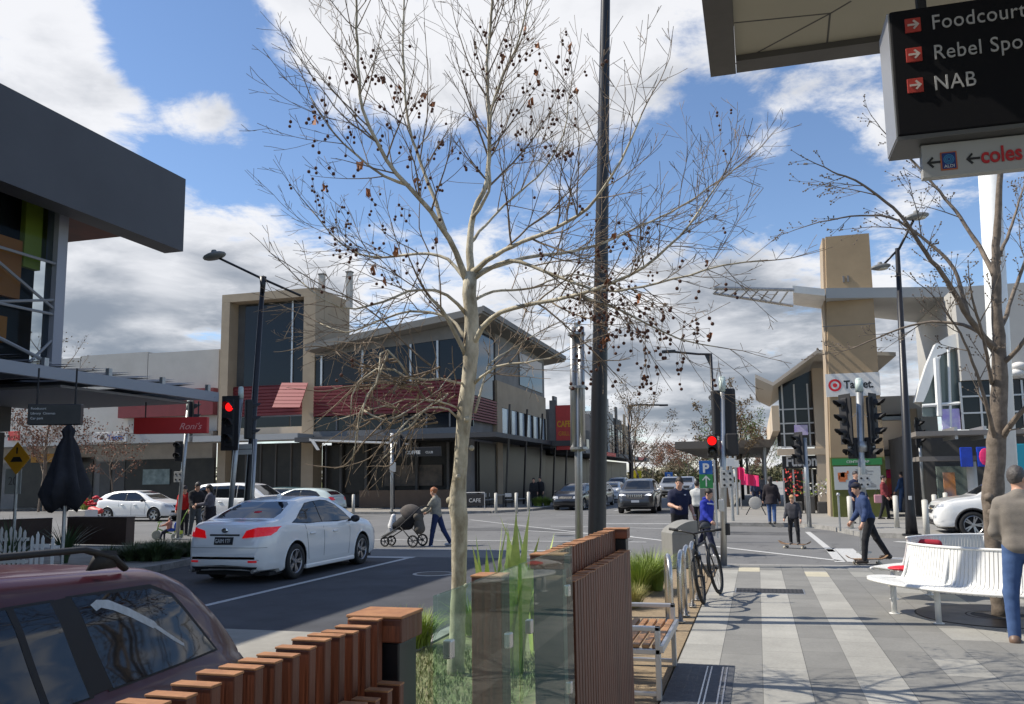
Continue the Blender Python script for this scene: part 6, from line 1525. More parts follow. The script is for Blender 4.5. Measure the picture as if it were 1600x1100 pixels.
    for (S0, E, Wp) in arms: armp += [cone(S0, S0 + (E - S0) * .4, .050 * u * B_ ** .6, .047 * u * B_ ** .6), cone(S0 + (E - S0) * .4, E, .047 * u * B_ ** .6, .039 * u), cone(E, E + (Wp - E) * .35, .04 * u, .04 * u), cone(E + (Wp - E) * .35, Wp, .04 * u, .026 * u)]
    legs = []; legp = []; feet = []
    for sx, A in ((-1, legL), (1, legR)):
        H0 = P0 + Vector((sx * .088 * u, 0, -.03 * u)); d1 = rotx(Vector((sx * (A[2] if len(A) > 2 else .0), 0, -1)).normalized(), A[0]); K = H0 + d1 * .43 * u; d2 = rotx(Vector((0, 0, -1)), A[0] - A[1]); N_ = K + d2 * .42 * u
        legs.append((H0, K, N_)); legp += [cone(H0, K, .088 * u * B_ ** .7, .058 * u), cone(K, K + (N_ - K) * .35, .056 * u, .054 * u), cone(K + (N_ - K) * .35, N_, .054 * u, .036 * u)]
        fp = A[0] - A[1]; fp = fp * .55 if N_.z > .12 * u else 0
        ft = rotx(Vector((0, .15 * u, -.02 * u)), fp); feet.append((N_, ft, fp))
    footp = [cone(N_ + Vector((0, -.02 * u, -.03 * u)), N_ + ft + Vector((0, 0, -.03 * u)), .036 * u, .028 * u) for N_, ft, fp in feet]
    bodyf = union(parts_t + neckp + headp + armp + hands + legp + footp, .035 * u)
    bf = union([bodyf] + face_, .008 * u)
    def ex(mb): mb.add(fing.v, fing.f)
    skinmesh(bf, vox, 'body', skinm, t, ex)
    ey = MB(); ey.smooth = True
    for sx in (-1, 1): ey.ball(rh((sx * .031, .079, .004)), .0105 * u, 8, 6, sq=(1.2, .7, .8))
    ey.build('eyes', mat('eye_dark', (.03, .02, .015), .2), t)
    mo = MB(); mo.ball(rh((0, .0875, -.062)), .02 * u, 8, 5, sq=(1.1, .2, .25)); mo.build('mouth', mat('lips', (.35, .12, .10), .5), t)
    below = lambda z: (lambda X, Y, Z: Z - z); above = lambda z: (lambda X, Y, Z: z - Z)
    # top
    tm = top; hem = hip - .07 * u if not coat else hip - coat * u
    sp = []
    for (S0, E, Wp) in arms:
        sp += [cone(S0, S0 + (E - S0) * .4, .050 * u * B_ ** .6, .047 * u * B_ ** .6), cone(S0 + (E - S0) * .4, E if sleeve == 'long' else S0 + (E - S0) * .8, .047 * u * B_ ** .6, .043 * u)]
        if sleeve == 'long': sp += [cone(E, E + (Wp - E) * .35, .044 * u, .042 * u), cone(E + (Wp - E) * .35, Wp, .042 * u, .032 * u)]
    tp_ = list(parts_t)
    if coat: tp_ += [cone(P0, P0 + Vector((0, 0, -coat * u)), .15 * u * B_, .19 * u * B_), cone(P0 + Vector((-.08 * u, 0, 0)), P0 + Vector((-.08 * u, 0, -coat * u)), .10 * u, .12 * u), cone(P0 + Vector((.08 * u, 0, 0)), P0 + Vector((.08 * u, 0, -coat * u)), .10 * u, .12 * u)]
    rr_ = random.Random(hash(lab) % 1000); ph = [rr_.uniform(0, 6) for _ in range(6)]
    def wr(f, amp):
        def g_(X, Y, Z): return f(X, Y, Z) + amp * (np.sin(Z * 38 / u + X * 25 + ph[0]) * np.sin(X * 31 + Y * 22 + ph[1]) + .6 * np.sin(Z * 70 + Y * 40 + ph[2]))
        g_.bb = f.bb; return g_
    skinmesh(wr(union(tp_ + sp, .042 * u, .012 * u, [above(hem)]), .0013 * u), vox, 'coat' if coat else 'top', tm, t)
    cl = MB(); cl.smooth = True
    # trousers
    if skirt:
        skinmesh(wr(union([ell(P0, (.17 * u * B_, .13 * u * B_, .14 * u)), cone(P0, P0 + Vector((0, .02, -skirt * u)), .15 * u * B_, .23 * u)], .05, .01, [above(hip - skirt * u), below(hip + .08 * u)]), .004), vox, 'skirt', bottom, t)
    else:
        tr_ = parts_t[:3] + [cone(H0, K, .091 * u * B_ ** .7, .064 * u) for H0, K, N_ in legs] + [cone(K, N_, .064 * u, .05 * u) for H0, K, N_ in legs]
        cuts = [below(hip + .10 * u)]
        skinmesh(wr(union(tr_, .025 * u, .007 * u, cuts), .0012 * u), vox, 'trousers', bottom, t)
    for k, (N_, ft, fp) in enumerate(feet):
        a = N_ + Vector((0, -.035 * u, -.035 * u)); b = N_ + ft + Vector((0, 0, -.03 * u)); lowz = min(a.z, b.z) - .045 * u
        skinmesh(union([cone(a, b, .043 * u, .036 * u), cone(N_ + Vector((0, -.01, .0)), a, .042 * u, .04 * u)], .03 * u, .004), vox * .8, 'shoe', mat('shoe_' + '_'.join('%d' % (c * 100) for c in shoe), shoe, .5), t)
    # hair
    if hair:
        st, hc = hair; hm = mat('hair_' + '_'.join('%d' % (c * 100) for c in hc), hc, .55, var=.4, scale=60, bump=.4, bscale=160)
        def wh(f):
            def g_(X, Y, Z): return f(X, Y, Z) + .0045 * u * np.sin(X * 140 + 5 * np.sin(Z * 60)) * np.sin(Y * 120 + Z * 90)
            g_.bb = f.bb; return g_
        fc = rh((0, .10, -.055)); frad = .098 * u
        def cut(X, Y, Z): return frad - np.sqrt(((X - fc.x) * 1.0) ** 2 + (Y - fc.y) ** 2 + (Z - fc.z) ** 2)
        def low(X, Y, Z): return (rh((0, 0, -.075)).z - Z)
        hp = [ell(rh((0, -.014, .030)), (.085 * u, .104 * u, .107 * u))]
        cuts = [cut]
        if st == 'short': cuts.append(low)
        if st == 'long': hp += [cone(rh((0, -.06, .0)), rh((0, -.07, -.22)), .075 * u, .055 * u)]
        if st == 'bun': hp += [ell(rh((0, -.105, .035)), (.042 * u, .042 * u, .042 * u))]; cuts.append(low)
        if st == 'fringe': hp += [cone(rh((.05, .05, .07)), rh((-.05, .05, .07)), .035 * u, .035 * u)]; cuts = [low, lambda X, Y, Z: frad * .82 - np.sqrt((X - fc.x) ** 2 + (Y - fc.y) ** 2 + (Z - fc.z) ** 2)]
        skinmesh(wh(union(hp, .03 * u, .0, cuts)), min(vox, .012) * (1 if vox < .02 else 1.2), 'hair', hm, t)
    if cap: skinmesh(union([ell(rh((0, -.005, .045)), (.090 * u, .108 * u, .085 * u)), ell(rh((0, .10, .045)), (.06 * u, .07 * u, .012 * u))], .01, 0, [lambda X, Y, Z: rh((0, 0, .03)).z - Z]), .012, 'cap', cap, t)
    if extra: extra(t, joints, rh, P0, up, u)
    return t
def cloth(n, c, c2=None): return mat('cloth_' + n, c, .9, col2=c2, var=.25 if not c2 else 0, scale=7, bump=.4, bscale=180)
def facing(dx, dy): return math.atan2(-dx, dy)                 # heading of +y towards (dx, dy)
navy, denim, blackc = cloth('navy', (.012, .016, .045)), cloth('denim', (.035, .075, .19), (.07, .13, .28)), cloth('black', (.015, .015, .018))
dden = cloth('dark_denim', (.018, .028, .075))
# man on the right edge, back to us
p = G(1587, 1004)
def man_extra(t, J, rh, P0, up, u):
    nb = P0 + up((0, 0, .50 * u)); m = MB(); m.smooth = True; k = [(nb.x + math.cos(a) * .078, nb.y + math.sin(a) * .072 + .005, nb.z + .012 * math.sin(a)) for a in np.linspace(0, 6.283, 25)]; m.tube(k, .016, 8, cap=False); m.build('collar', cloth('beige_sweater', (0, 0, 0)), t)
person('man seen from behind in a beige sweater and blue jeans at the right edge', (p.x + .14, p.y, 0), facing(.25, .95), 1.74, 1.06, lean=.03, armL=(.12, .2, 1.1, .4), armR=(.12, .2, 1.1, .4), legL=(.0, .02, .12), legR=(.03, .05, .05), head=(.12, 0), yaw_head=-.75, top=cloth('beige_sweater', (.235, .21, .18), (.17, .15, .13)), bottom=denim,
       extra=man_extra, hair=('short', (.085, .075, .07)), shoe=(.16, .10, .07), vox=.011)
# pair at the crossing
p = G(1064, 866, R)
def polo(t, J, rh, P0, up, u):
    mb = MB(); mb.ball(P0 + up((-.10, .125, .40)), .022, 7, 5, sq=(1.3, .3, .8)); mb.build('chest_badge', 'letter', t)
    mb = MB(); mb.tube([J[-1] + Vector((0, 0, .06)), J[-1] + Vector((0, 0, .085))], .036, 10); mb.build('watch', 'letter', t)
person('broad man in a navy polo shirt walking toward us behind the grey service cabinet', (p.x, p.y, R), facing(.45, -.9), 1.80, 1.20, lean=.04, armL=(-.1, .30, .4), armR=(.45, .28, .9, .5), legL=(.25, .1), legR=(-.2, .2), head=(.25, 0), yaw_head=-.5, top=navy, bottom=blackc, sleeve='short', hair=('short', (.022, .015, .012)), vox=.015, extra=polo)
p = G(1106, 868, R)
def hoodx(t, J, rh, P0, up, u):
    skinmesh(union([ell(rh((0, -.06, -.15)), (.105 * u, .07 * u, .045 * u))], .02, .005), .014, 'hood', cloth('royal_blue', (0, 0, 0)), t)
    mb = MB(); mb.smooth = True
    for i in range(9): a = -.5 + i / 8; mb.ball(P0 + up((a * .24, .128 - abs(a) * .05, .37 + .02 * a)), .022, 6, 4, sq=(.9, .5, .9))
    mb.build('chest_print', mat('print_grey', (.40, .44, .60), .7), t)
person('boy in a royal blue hoodie striding right past the central signal pole', (p.x, p.y, R), facing(.85, -.5), 1.58, 1.12, lean=.10, armL=(-.55, .25, .3), armR=(.35, .2, .5), legL=(-.42, .3), legR=(.38, .05), hipdrop=.05, head=(.25, 0), yaw_head=0.1, top=cloth('royal_blue', (.014, .03, .33)), bottom=navy, hair=('short', (.022, .015, .012)), shoe=(.65, .65, .65), vox=.014, extra=hoodx)
p = G(1092, 832, R); person('person in a white hooded jacket walking away behind the navy polo man', (p.x, p.y, R), facing(.1, 1), 1.66, 1.1, armL=(.1, .15, .4), armR=(-.1, .15, .3), legL=(.2, .1), legR=(-.2, .2), top=cloth('off_white', (.55, .56, .54)), bottom=blackc, hair=('bun', (.02, .015, .01)), vox=.018)
p = G(1207, 818); person('woman in a dark knee-length coat and blue jeans walking away on the plaza', (p.x, p.y, 0), facing(.05, 1), 1.64, 1.1, armL=(.1, .25, .2), armR=(-.1, .25, .2), legL=(.16, .05), legR=(-.12, .15), coat=.22, top=cloth('coat_dark', (.022, .016, .02)), bottom=denim, hair=('long', (.02, .012, .01)), shoe=(.05, .05, .05), vox=.017)
# skateboarders
def skateboard(lab, loc, rz, c=(.25, .15, .08)):
    t = thing('skateboard', lab, 'skateboard', loc, rz); mb = MB()
    pr = []
    for i in range(13): y = -.40 + .8 * i / 12; pr.append((y, .10 + max(0, abs(y) - .28) ** 1.3 * 1.1))
    for (y0, z0), (y1, z1) in zip(pr, pr[1:]):
        w0 = .10 * (1 - max(0, (abs(y0) - .28) / .13) ** 2 * .75); w1 = .10 * (1 - max(0, (abs(y1) - .28) / .13) ** 2 * .75)
        mb.prism([(-w0, y0, z0), (w0, y0, z0), (w1, y1, z1), (-w1, y1, z1)], (0, 0, .012))
    mb.build('deck', mat('deck_wood', c, .6), t)
    for y in (-.22, .22):
        m2 = MB(); m2.tube([(-.09, y, .035), (.09, y, .035)], .012, 8); m2.bevbox((-.03, y - .03, .04), (.03, y + .03, .10), .005); tr_ = m2.build('truck', 'steel', t)
        for x in (-.09, .09): w_ = MB(); w_.lathe([(.001, -.02), (.028, -.02), (.03, 0), (.028, .02), (.001, .02)], (x, y, .031), 14, axis='x'); w_.build('wheel', mat('wheel_cream', (.5, .45, .35), .6), t, smooth=True)
    return t
p = G(1242, 857, R); fa = facing(.9, -.42)
skateboard('skateboard under the blond child on the crossing', (p.x, p.y, R), fa)
person('small blond child in a dark jacket standing on a skateboard in the crossing', (p.x, p.y, R + .115), facing(-.25, -.97), 1.20, 1.08, armL=(.1, .22, .25), armR=(.1, .2, .6), legL=(.05, .1, .12), legR=(-.02, .08, .1), head=(.3, 0), top=cloth('charcoal_jacket', (.045, .045, .055)), bottom=blackc, hair=('fringe', (.50, .30, .14)), shoe=(.12, .11, .10), vox=.013)
p = G(1357, 882, R); fb_ = facing(-.97, -.2)
skateboard('long skateboard under the boy in the dark blue hoodie', (p.x - .02, p.y, R), fb_, (.32, .20, .10))
def capx(t, J, rh, P0, up, u):
    skinmesh(union([ell(rh((0, -.055, -.145)), (.10 * u, .07 * u, .045 * u))], .02, .005), .014, 'hood', cloth('navy_hoodie', (0, 0, 0)), t)
person('teenage skateboarder leaning forward in a dark blue hoodie and cap', (p.x + .05, p.y, R + .10), fb_, 1.62, 1.05, lean=.28, armL=(.02, .12, .35), armR=(.12, .12, .5), legL=(.28, .18), legR=(-.42, .12), hipdrop=.06, head=(.25, 0), top=cloth('navy_hoodie', (.022, .045, .12), (.035, .06, .15)), bottom=blackc, hair=('short', (.04, .025, .015)), cap=cloth('cap_dark', (.012, .014, .03)), shoe=(.06, .045, .035), vox=.014, extra=capx)
# people right of the tower
for (x_, y_, hh, lab, kw) in [(1384, 811, 1.62, 'person in a dark red jacket holding a bag beside the lamp post near the tower', dict(top=cloth('dark_red', (.20, .03, .035)), bottom=blackc, hair=('short', (.03, .02, .02)))),
                          (1451, 803, 1.66, 'woman in a white top and black trousers walking by the glass hall entry', dict(top=cloth('white_top', (.55, .48, .44)), bottom=blackc, hair=('bun', (.25, .15, .08)))),
                          (1487, 801, 1.15, 'small child in a bright patterned top by the orange poster', dict(top=cloth('bright_blue', (.06, .14, .42), (.45, .12, .2)), bottom=navy, hair=('short', (.05, .03, .02)))),
                          (1413, 800, 1.75, 'person in a blue shirt half hidden behind the tall lamp post', dict(top=cloth('mid_blue', (.05, .11, .26)), bottom=denim, hair=('short', (.03, .02, .02)))),
                          (1341, 818, 1.78, 'person in dark blue standing behind the signal pole at the green map board', dict(top=cloth('ink', (.012, .02, .06)), bottom=navy, hair=('short', (.04, .03, .03))))]:
    p = G(x_, y_); person(lab, (p.x, p.y, 0), facing(-.5, -.85) + x_ * .31, hh, 1.08, armL=(.2, .2, .4), armR=(.1, .2, .5), legL=(.18, .1), legR=(-.15, .15), vox=.020, **kw)
p = G(1385, 812); t = thing('shoulder_bag', 'pink and white bag carried by the person in the red jacket', 'bag', (p.x - .25, p.y - .12, .75)); MB().bevbox((-.13, -.06, -.15), (.13, .06, .15), .03).build('bag', mat('bag_pink', (.5, .25, .28), .7), t); mb = MB(); mb.tube([(-.1, 0, .14), (0, 0, .36), (.1, 0, .14)], .012, 6); mb.build('strap', 'blackm', t)
# two dark figures at the cafe corner, walkers far down the plaza
for (x_, Y_, hh, lab) in ((834, 50.5, 1.72, 'dark dressed person under the cafe awning, left of the pair'), (844, 50.8, 1.78, 'dark dressed person under the cafe awning, right of the pair')):
    c = AY(x_, 760, Y_); person(lab, (c.x, Y_, 0), facing(.1 if x_ < 840 else -.3, -1), hh, 1.15, top=blackc, bottom=blackc, hair=('short', (.02, .015, .01)), vox=.024)
for (x_, Y_, lab, c_) in ((1192, 50, 'walker in a grey top far down the plaza', (.22, .22, .24)), (1186, 58, 'walker in a pale top far down the plaza', (.45, .38, .33)), (1180, 46, 'walker in dark blue far down the plaza beside the pink banner', (.05, .07, .14))):
    c = AY(x_, 760, Y_); person(lab, (c.x, Y_, 0), 0.3, 1.68, 1.0, legL=(.2, .1), legR=(-.2, .1), top=cloth('far' + str(x_), c_), bottom=dden, vox=.026)
# woman with the pram
p = G(683, 853, R); fw_ = facing(-.97, .1)
person('red-haired woman in a light jumper and blue jeans pushing the black pram', (p.x, p.y, R), fw_, 1.66, 1.0, lean=.12, armL=(.62, .1, .45), armR=(.62, .1, .45), legL=(.22, .05), legR=(-.38, .18), hipdrop=.05, head=(.2, 0), top=cloth('stone_jumper', (.36, .33, .26), (.18, .17, .15)), bottom=cloth('dark_jean', (.018, .032, .10)), hair=('bun', (.36, .13, .05)), shoe=(.55, .55, .57), vox=.014)
q = G(634, 854, R)
t = thing('pram', 'black pram with large wheels and a white bag hanging on it, pushed by the woman', 'pram', (q.x + .02, q.y, R), fw_)
hood = MB(); hood.smooth = True
body_ = union([cone((0, .12, .62), (0, -.22, .80), .17, .19), cone((0, .35, .55), (0, -.05, .60), .11, .16)], .06); skinmesh(body_, .022, 'seat_shell', cloth('pram_black', (.014, .014, .015)), t)
skinmesh(union([ell((0, -.12, .86), (.21, .33, .27))], .02, 0, [lambda X, Y, Z: .80 + (Y * .9) - Z]), .02, 'canopy', cloth('pram_hood', (.05, .048, .045), (.12, .10, .09)), t)
mb = MB(); mb.smooth = True
for sx in (-1, 1): mb.tube([(sx * .27, .62, .22), (sx * .27, .05, .55), (sx * .27, -.55, 1.05), (sx * .20, -.60, 1.07)], .016, 8); mb.tube([(sx * .27, -.32, .17), (sx * .27, .05, .55)], .015, 8)
mb.tube([(-.2, -.60, 1.07), (.2, -.60, 1.07)], .018, 8); mb.tube([(-.27, .62, .22), (.27, .62, .22)], .015, 8); mb.tube([(-.27, -.32, .17), (.27, -.32, .17)], .015, 8); mb.build('frame', 'blackm', t)
mb = MB(); mb.prism([(-.2, .40, .40), (-.2, .70, .25), (-.2, .72, .28), (-.2, .42, .50)], (.4, 0, 0)); mb.build('footrest', 'whitep', t)
for (x, y, r_) in ((-.28, -.34, .165), (.28, -.34, .165), (-.18, .56, .14), (.18, .56, .14)):
    w_ = MB(); w_.smooth = True; w_.lathe([(r_ * .80, -.02), (r_ * .92, -.028), (r_, 0), (r_ * .92, .028), (r_ * .80, .02)], (0, 0, 0), 28, axis='x'); o = w_.build('wheel', 'tyre', t); o.location = (x, y, r_)
    s_ = MB(); s_.lathe([(.001, .012), (r_ * .25, .014), (r_ * .25, -.014), (.001, -.012)], n=14, axis='x'); s_.lathe([(r_ * .82, .012), (r_ * .72, .012), (r_ * .72, -.012), (r_ * .82, -.012)], n=24, axis='x')
    for k in range(5): a = k * 1.2566; s_.tube([(0, math.cos(a) * r_ * .2, math.sin(a) * r_ * .2), (0, math.cos(a) * r_ * .76, math.sin(a) * r_ * .76)], .010, 5)
    s_.build('rim', mat('rim_grey', (.10, .10, .10), .4), o)
skinmesh(union([cone((0, .40, .80), (0, .44, .55), .07, .12)], .01), .02, 'hanging_bag', mat('white_plastic', (.70, .70, .70), .5), t)
skinmesh(union([cone((0, -.36, .78), (0, -.40, .48), .12, .15), cone((-.1, -.36, .8), (.1, -.36, .8), .1, .1)], .01), .022, 'rear_bag', cloth('taupe', (.12, .105, .085)), t)
# group on the left
p = G(287, 836, R); person('person in a bright red puffer vest standing at the left signal pole', (p.x, p.y, R), facing(.3, -.9), 1.74, 1.12, armL=(.1, .1, .5), armR=(.1, .12, .4), legL=(.05, 0), legR=(-.08, .05), head=(.4, 0), top=cloth('red_puffer', (.50, .012, .012)), bottom=cloth('dark_trouser', (.02, .02, .025)), hair=('short', (.03, .02, .02)), vox=.017)
p = G(304, 838, R); person('man in a black jacket and grey trousers looking down beside the red vest', (p.x, p.y, R), facing(.9, -.4), 1.86, 1.18, lean=.06, armL=(.5, .12, .6), armR=(.4, .2, .6), legL=(.10, .02), legR=(-.14, .08), head=(.45, 0), top=cloth('black_jacket', (.018, .016, .018)), bottom=cloth('grey_trouser', (.07, .085, .10)), hair=('short', (.035, .03, .03)), vox=.016)
p = G(327, 840, R); person('woman with long dark hair in a long black dress and grey jacket facing the man', (p.x, p.y, R), facing(-.95, -.3), 1.76, 1.15, armL=(.4, .15, 1.1, .3), armR=(.4, .15, 1.1, .3), skirt=.55, head=(.3, 0), top=cloth('grey_jacket', (.085, .085, .11)), bottom=cloth('dress_black', (.012, .012, .02)), hair=('long', (.02, .014, .012)), vox=.016)
q = G(263, 843, R)
person('toddler in a pink top riding a blue and green tricycle', (q.x + .02, q.y, R + .02), facing(-.97, -.25), .86, 1.25, lean=-.05, armL=(1.0, .15, .3), armR=(1.0, .15, .3), legL=(1.15, .8), legR=(.95, .95), hipdrop=.14, top=cloth('peach_top', (.52, .24, .18)), bottom=navy, hair=('short', (.30, .25, .22)), vox=.011)
t = thing('tricycle', 'blue and green child tricycle with a push handle under the toddler', 'tricycle', (q.x, q.y, R), facing(-.97, -.25))
mb = MB(); mb.smooth = True; mb.tube([(0, .40, .16), (0, .34, .42), (0, .30, .55)], .018, 8); mb.tube([(0, .34, .34), (0, .05, .22), (0, -.22, .16)], .02, 8); mb.tube([(-.2, -.26, .12), (.2, -.26, .12)], .015, 8); mb.tube([(0, -.25, .2), (0, -.50, .75), (0, -.62, .95)], .014, 8); mb.tube([(-.15, .30, .55), (.15, .30, .55)], .015, 8); mb.build('frame', mat('trike_green', (.20, .36, .05), .4), t)
skinmesh(union([ell((0, -.10, .30), (.15, .14, .06)), ell((0, -.24, .42), (.15, .04, .14))], .04), .016, 'seat', mat('trike_blue', (.01, .07, .42), .4), t)
mb = MB(); mb.bevbox((-.14, -.42, .16), (.14, -.22, .28), .03); mb.build('basket', mat('trike_lime', (.42, .50, .03), .4), t)
for (x, y, r_) in ((0, .40, .15), (-.22, -.28, .11), (.22, -.28, .11)):
    w_ = MB(); w_.lathe([(.02, -.02), (r_ * .85, -.02), (r_, -.01), (r_, .01), (r_ * .85, .02), (.02, .02)], (0, 0, 0), 20, axis='x'); o = w_.build('wheel', mat('trike_wheel', (.36, .38, .34), .5), t, smooth=False); o.location = (x, y, r_)
# ================================================================== STREET FURNITURE
# ---- timber fence
FN = thing('timber_fence', 'low fence of upright timber fins with timber posts and glass infill in the foreground', 'fence', (-.80, 3.0, 0))
def wb(name, m, x0, x1, y0, y1, z0, z1, bev=.003, par=None, lab=None):
    o = MB().bevbox((x0, y0, z0), (x1, y1, z1), bev).build(name, m, par or FN, world=True)
    if lab: o['label'] = lab
    return o
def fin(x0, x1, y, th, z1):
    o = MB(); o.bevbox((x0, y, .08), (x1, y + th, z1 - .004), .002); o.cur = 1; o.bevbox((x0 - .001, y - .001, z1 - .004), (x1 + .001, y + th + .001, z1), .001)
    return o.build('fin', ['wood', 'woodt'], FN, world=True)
rf = random.Random(2)
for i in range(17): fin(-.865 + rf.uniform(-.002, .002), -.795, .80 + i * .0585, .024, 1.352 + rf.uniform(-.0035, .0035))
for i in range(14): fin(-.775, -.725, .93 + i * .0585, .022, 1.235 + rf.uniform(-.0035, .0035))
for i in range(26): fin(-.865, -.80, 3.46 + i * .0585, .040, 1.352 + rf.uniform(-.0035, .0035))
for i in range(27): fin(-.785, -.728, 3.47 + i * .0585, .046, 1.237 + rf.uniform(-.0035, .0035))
def post(y0, dy, black):
    xa_, xb_ = ((-.887, -.757) if y0 < 2 else (-.872, -.735)) if black else (-.862, -.765)
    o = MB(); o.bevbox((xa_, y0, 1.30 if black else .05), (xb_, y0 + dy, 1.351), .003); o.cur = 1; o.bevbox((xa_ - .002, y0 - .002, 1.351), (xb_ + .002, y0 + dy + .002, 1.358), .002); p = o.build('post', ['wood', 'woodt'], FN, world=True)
    if black:
        MB().bevbox((xa_ + .01, y0 + .01, 0), (xb_ - .01, y0 + dy - .01, 1.299), .004).build('steel_core', 'black', p)
        p.children[0].matrix_basis = Matrix.Translation(-FN.location) if True else None
    return p
post(1.775, .12, True); post(2.56, .09, False); post(3.31, .09, True); post(4.99, .11, True)
for y0, y1 in ((.75, 1.775), (3.43, 4.99)):
    for z in (.25, .95): wb('rail', 'blackm', -.794, -.788, y0, y1, z, z + .06)
for i, (y0, y1) in enumerate(((1.90, 2.60), (2.64, 3.40))):
    wb('glass_pane', 'glassg', -.733, -.723, y0, y1, .10, 1.385, .001)
for (y, z) in ((1.99, 1.25), (2.50, 1.18), (2.74, 1.18), (3.32, 1.22), (2.50, .86), (3.32, .86), (2.74, .86)):
    m = MB(); m.bevbox((-.738, y - .014, z - .022), (-.716, y + .014, z + .022), .004); m.build('glass_clamp', 'steel', FN, world=True)
# ---- slatted timber bench with metal frame
a0, a1 = 6.66, 7.92
BN = thing('bench', 'low timber-slatted bench with grey metal arm frames beside the bike hoops', 'bench', (-1.0, (a0 + a1) / 2, 0))
mb = MB()
for i in range(6):
    x = -1.20 + i * .075; mb = MB(); mb.bevbox((x, a0 + .02, .375), (x + .055, a1 - .02, .40), .004); mb.build('seat_slat', 'woodb', BN, world=True)
for z in (.52, .60): MB().bevbox((-1.30, a0 + .02, z), (-1.275, a1 - .02, z + .06), .004).build('back_slat', 'woodb', BN, world=True)
MB().bevbox((-.765, a0, .345), (-.735, a1, .40), .005).build('front_rail', 'alu', BN, world=True)
for y in (a0, a1 - .05):
    mb = MB(); mb.smooth = False
    mb.bevbox((-.80, y, 0), (-.76, y + .05, .535), .006); mb.bevbox((-1.31, y, .50), (-.76, y + .05, .535), .006); mb.bevbox((-1.26, y, 0), (-1.22, y + .05, .35), .006); mb.bevbox((-1.24, y, .33), (-.76, y + .05, .372), .006); mb.bevbox((-1.31, y, .40), (-1.27, y + .05, .70), .006); mb.bevbox((-1.24, y + .005, .03), (-.78, y + .045, .06), .005)
    mb.build('arm_frame', 'alu', BN, world=True)
# ---- bicycle hoops
hp = None
hl = [((1040, 966), (1055, 992), 'nearest steel bicycle hoop, beside the timber bench'), ((1061, 975), (1074, 959), 'second steel bicycle hoop from the bench'), ((1069, 957), (1083, 947), 'third steel bicycle hoop, beside the front wheel of the bicycle'), ((1080, 946), (1090, 936), 'farthest steel bicycle hoop, partly hidden by the bicycle')]
for (a, b, lab) in hl:
    A_, B2 = G(*a), G(*b); c = (A_ + B2) / 2; d = (B2 - A_); dd = d.normalized(); d = dd * .46
    t = thing('bicycle_hoop', lab, 'bicycle stand', c, 0, 'steel bicycle hoops'); mb = MB(); mb.smooth = True; H_ = .77; path = [-d / 2]
    path += [-d / 2 + Vector((0, 0, H_ - .23))]
    for k in range(1, 16): an = math.pi * k / 16; path.append(-d / 2 * math.cos(an) + Vector((0, 0, H_ - .23 + .23 * math.sin(an))))
    path += [d / 2 + Vector((0, 0, H_ - .23)), d / 2]
    mb.tube(path, .027, 14); mb.build('hoop', 'steel', t)
    mb = MB(); mb.cyl((-d.x / 2, -d.y / 2), .055, 0, .008, 16); mb.cyl((d.x / 2, d.y / 2), .055, 0, .008, 16); mb.build('base_plate', 'steel', t)
# ---- bicycle leaning on the hoops
f_, r_ = G(1100, 944), G(1118, 926); mid = (f_ + r_) / 2
bd = Vector((.16, .99, 0)).normalized(); ang = facing(-bd.x, -bd.y)          # front wheel is the near one
BK = thing('bicycle', 'black bicycle leaning against the steel hoops, front wheel toward us', 'bicycle', (f_.x + bd.x * .52, f_.y + bd.y * .52, 0), ang)
TL = math.tan(-.16)
def lt(p): return (p[0] + p[2] * .16 * 1, p[1], p[2])
def wheel_b(yc, turn=0):
    w_ = MB(); w_.smooth = True; R_ = .335
    ringp = [Vector((0, math.cos(2 * math.pi * k / 36) * R_, math.sin(2 * math.pi * k / 36) * R_)) for k in range(37)]
    w_.tube(ringp, .024, 8, cap=False); o = w_.build('wheel', 'tyre', BK); o.location = lt((0, yc, R_ + .02)); o.rotation_euler = (0, .16, turn)
    s_ = MB(); s_.tube([p * .915 for p in ringp], .008, 5, cap=False)
    for k in range(18): a = 2 * math.pi * k / 18; s_.tube([(.02 if k % 2 else -.02, 0, 0), (0, math.cos(a) * R_ * .91, math.sin(a) * R_ * .91)], .0015, 3)
    s_.tube([(-.045, 0, 0), (.045, 0, 0)], .018, 8); s_.build('rim', 'blackm', o); return o
wheel_b(.52, .12); wheel_b(-.52)
mb = MB(); mb.smooth = True; P_ = {k: Vector(lt(v)) for k, v in dict(bb=(0, -.08, .29), hd=(0, .37, .72), hl=(0, .40, .60), seat=(0, -.24, .74), ra=(0, -.52, .355), fa=(0, .52, .355), st=(0, -.27, .92), bar=(0, .34, .90), bs=(0, .30, .86)).items()}
for a, b, r in (('bb', 'hl', .022), ('seat', 'hd', .018), ('bb', 'seat', .017), ('ra', 'bb', .012), ('ra', 'seat', .010), ('hl', 'hd', .022), ('hd', 'bs', .015), ('seat', 'st', .013)): mb.tube([P_[a], P_[b]], r, 8)
mb.build('frame', 'black', BK)
mb = MB(); mb.smooth = True
for s_ in (-1, 1): mb.tube([P_['hl'] + Vector((s_ * .045, 0, 0)), P_['fa'] + Vector((s_ * .045, 0, 0))], .014, 8)
mb.tube([P_['hl'] + Vector((-.05, 0, 0)), P_['hl'] + Vector((.05, 0, 0))], .02, 8); mb.build('fork', 'black', BK)
mb = MB(); mb.smooth = True; q = P_['bs'] + Vector((0, .05, .03)); mb.tube([q + Vector((-.33, -.08, .05)), q + Vector((-.15, 0, .03)), q, q + Vector((.15, 0, .03)), q + Vector((.33, -.08, .05))], .013, 8); mb.tube([q, P_['bs']], .016, 8)
hb = mb.build('handlebar', 'black', BK); mb = MB(); mb.smooth = True
for s_ in (-1, 1): mb.tube([q + Vector((s_ * .22, -.03, .04)), q + Vector((s_ * .35, -.085, .053))], .019, 8)
mb.build('grip', 'blackm', hb)
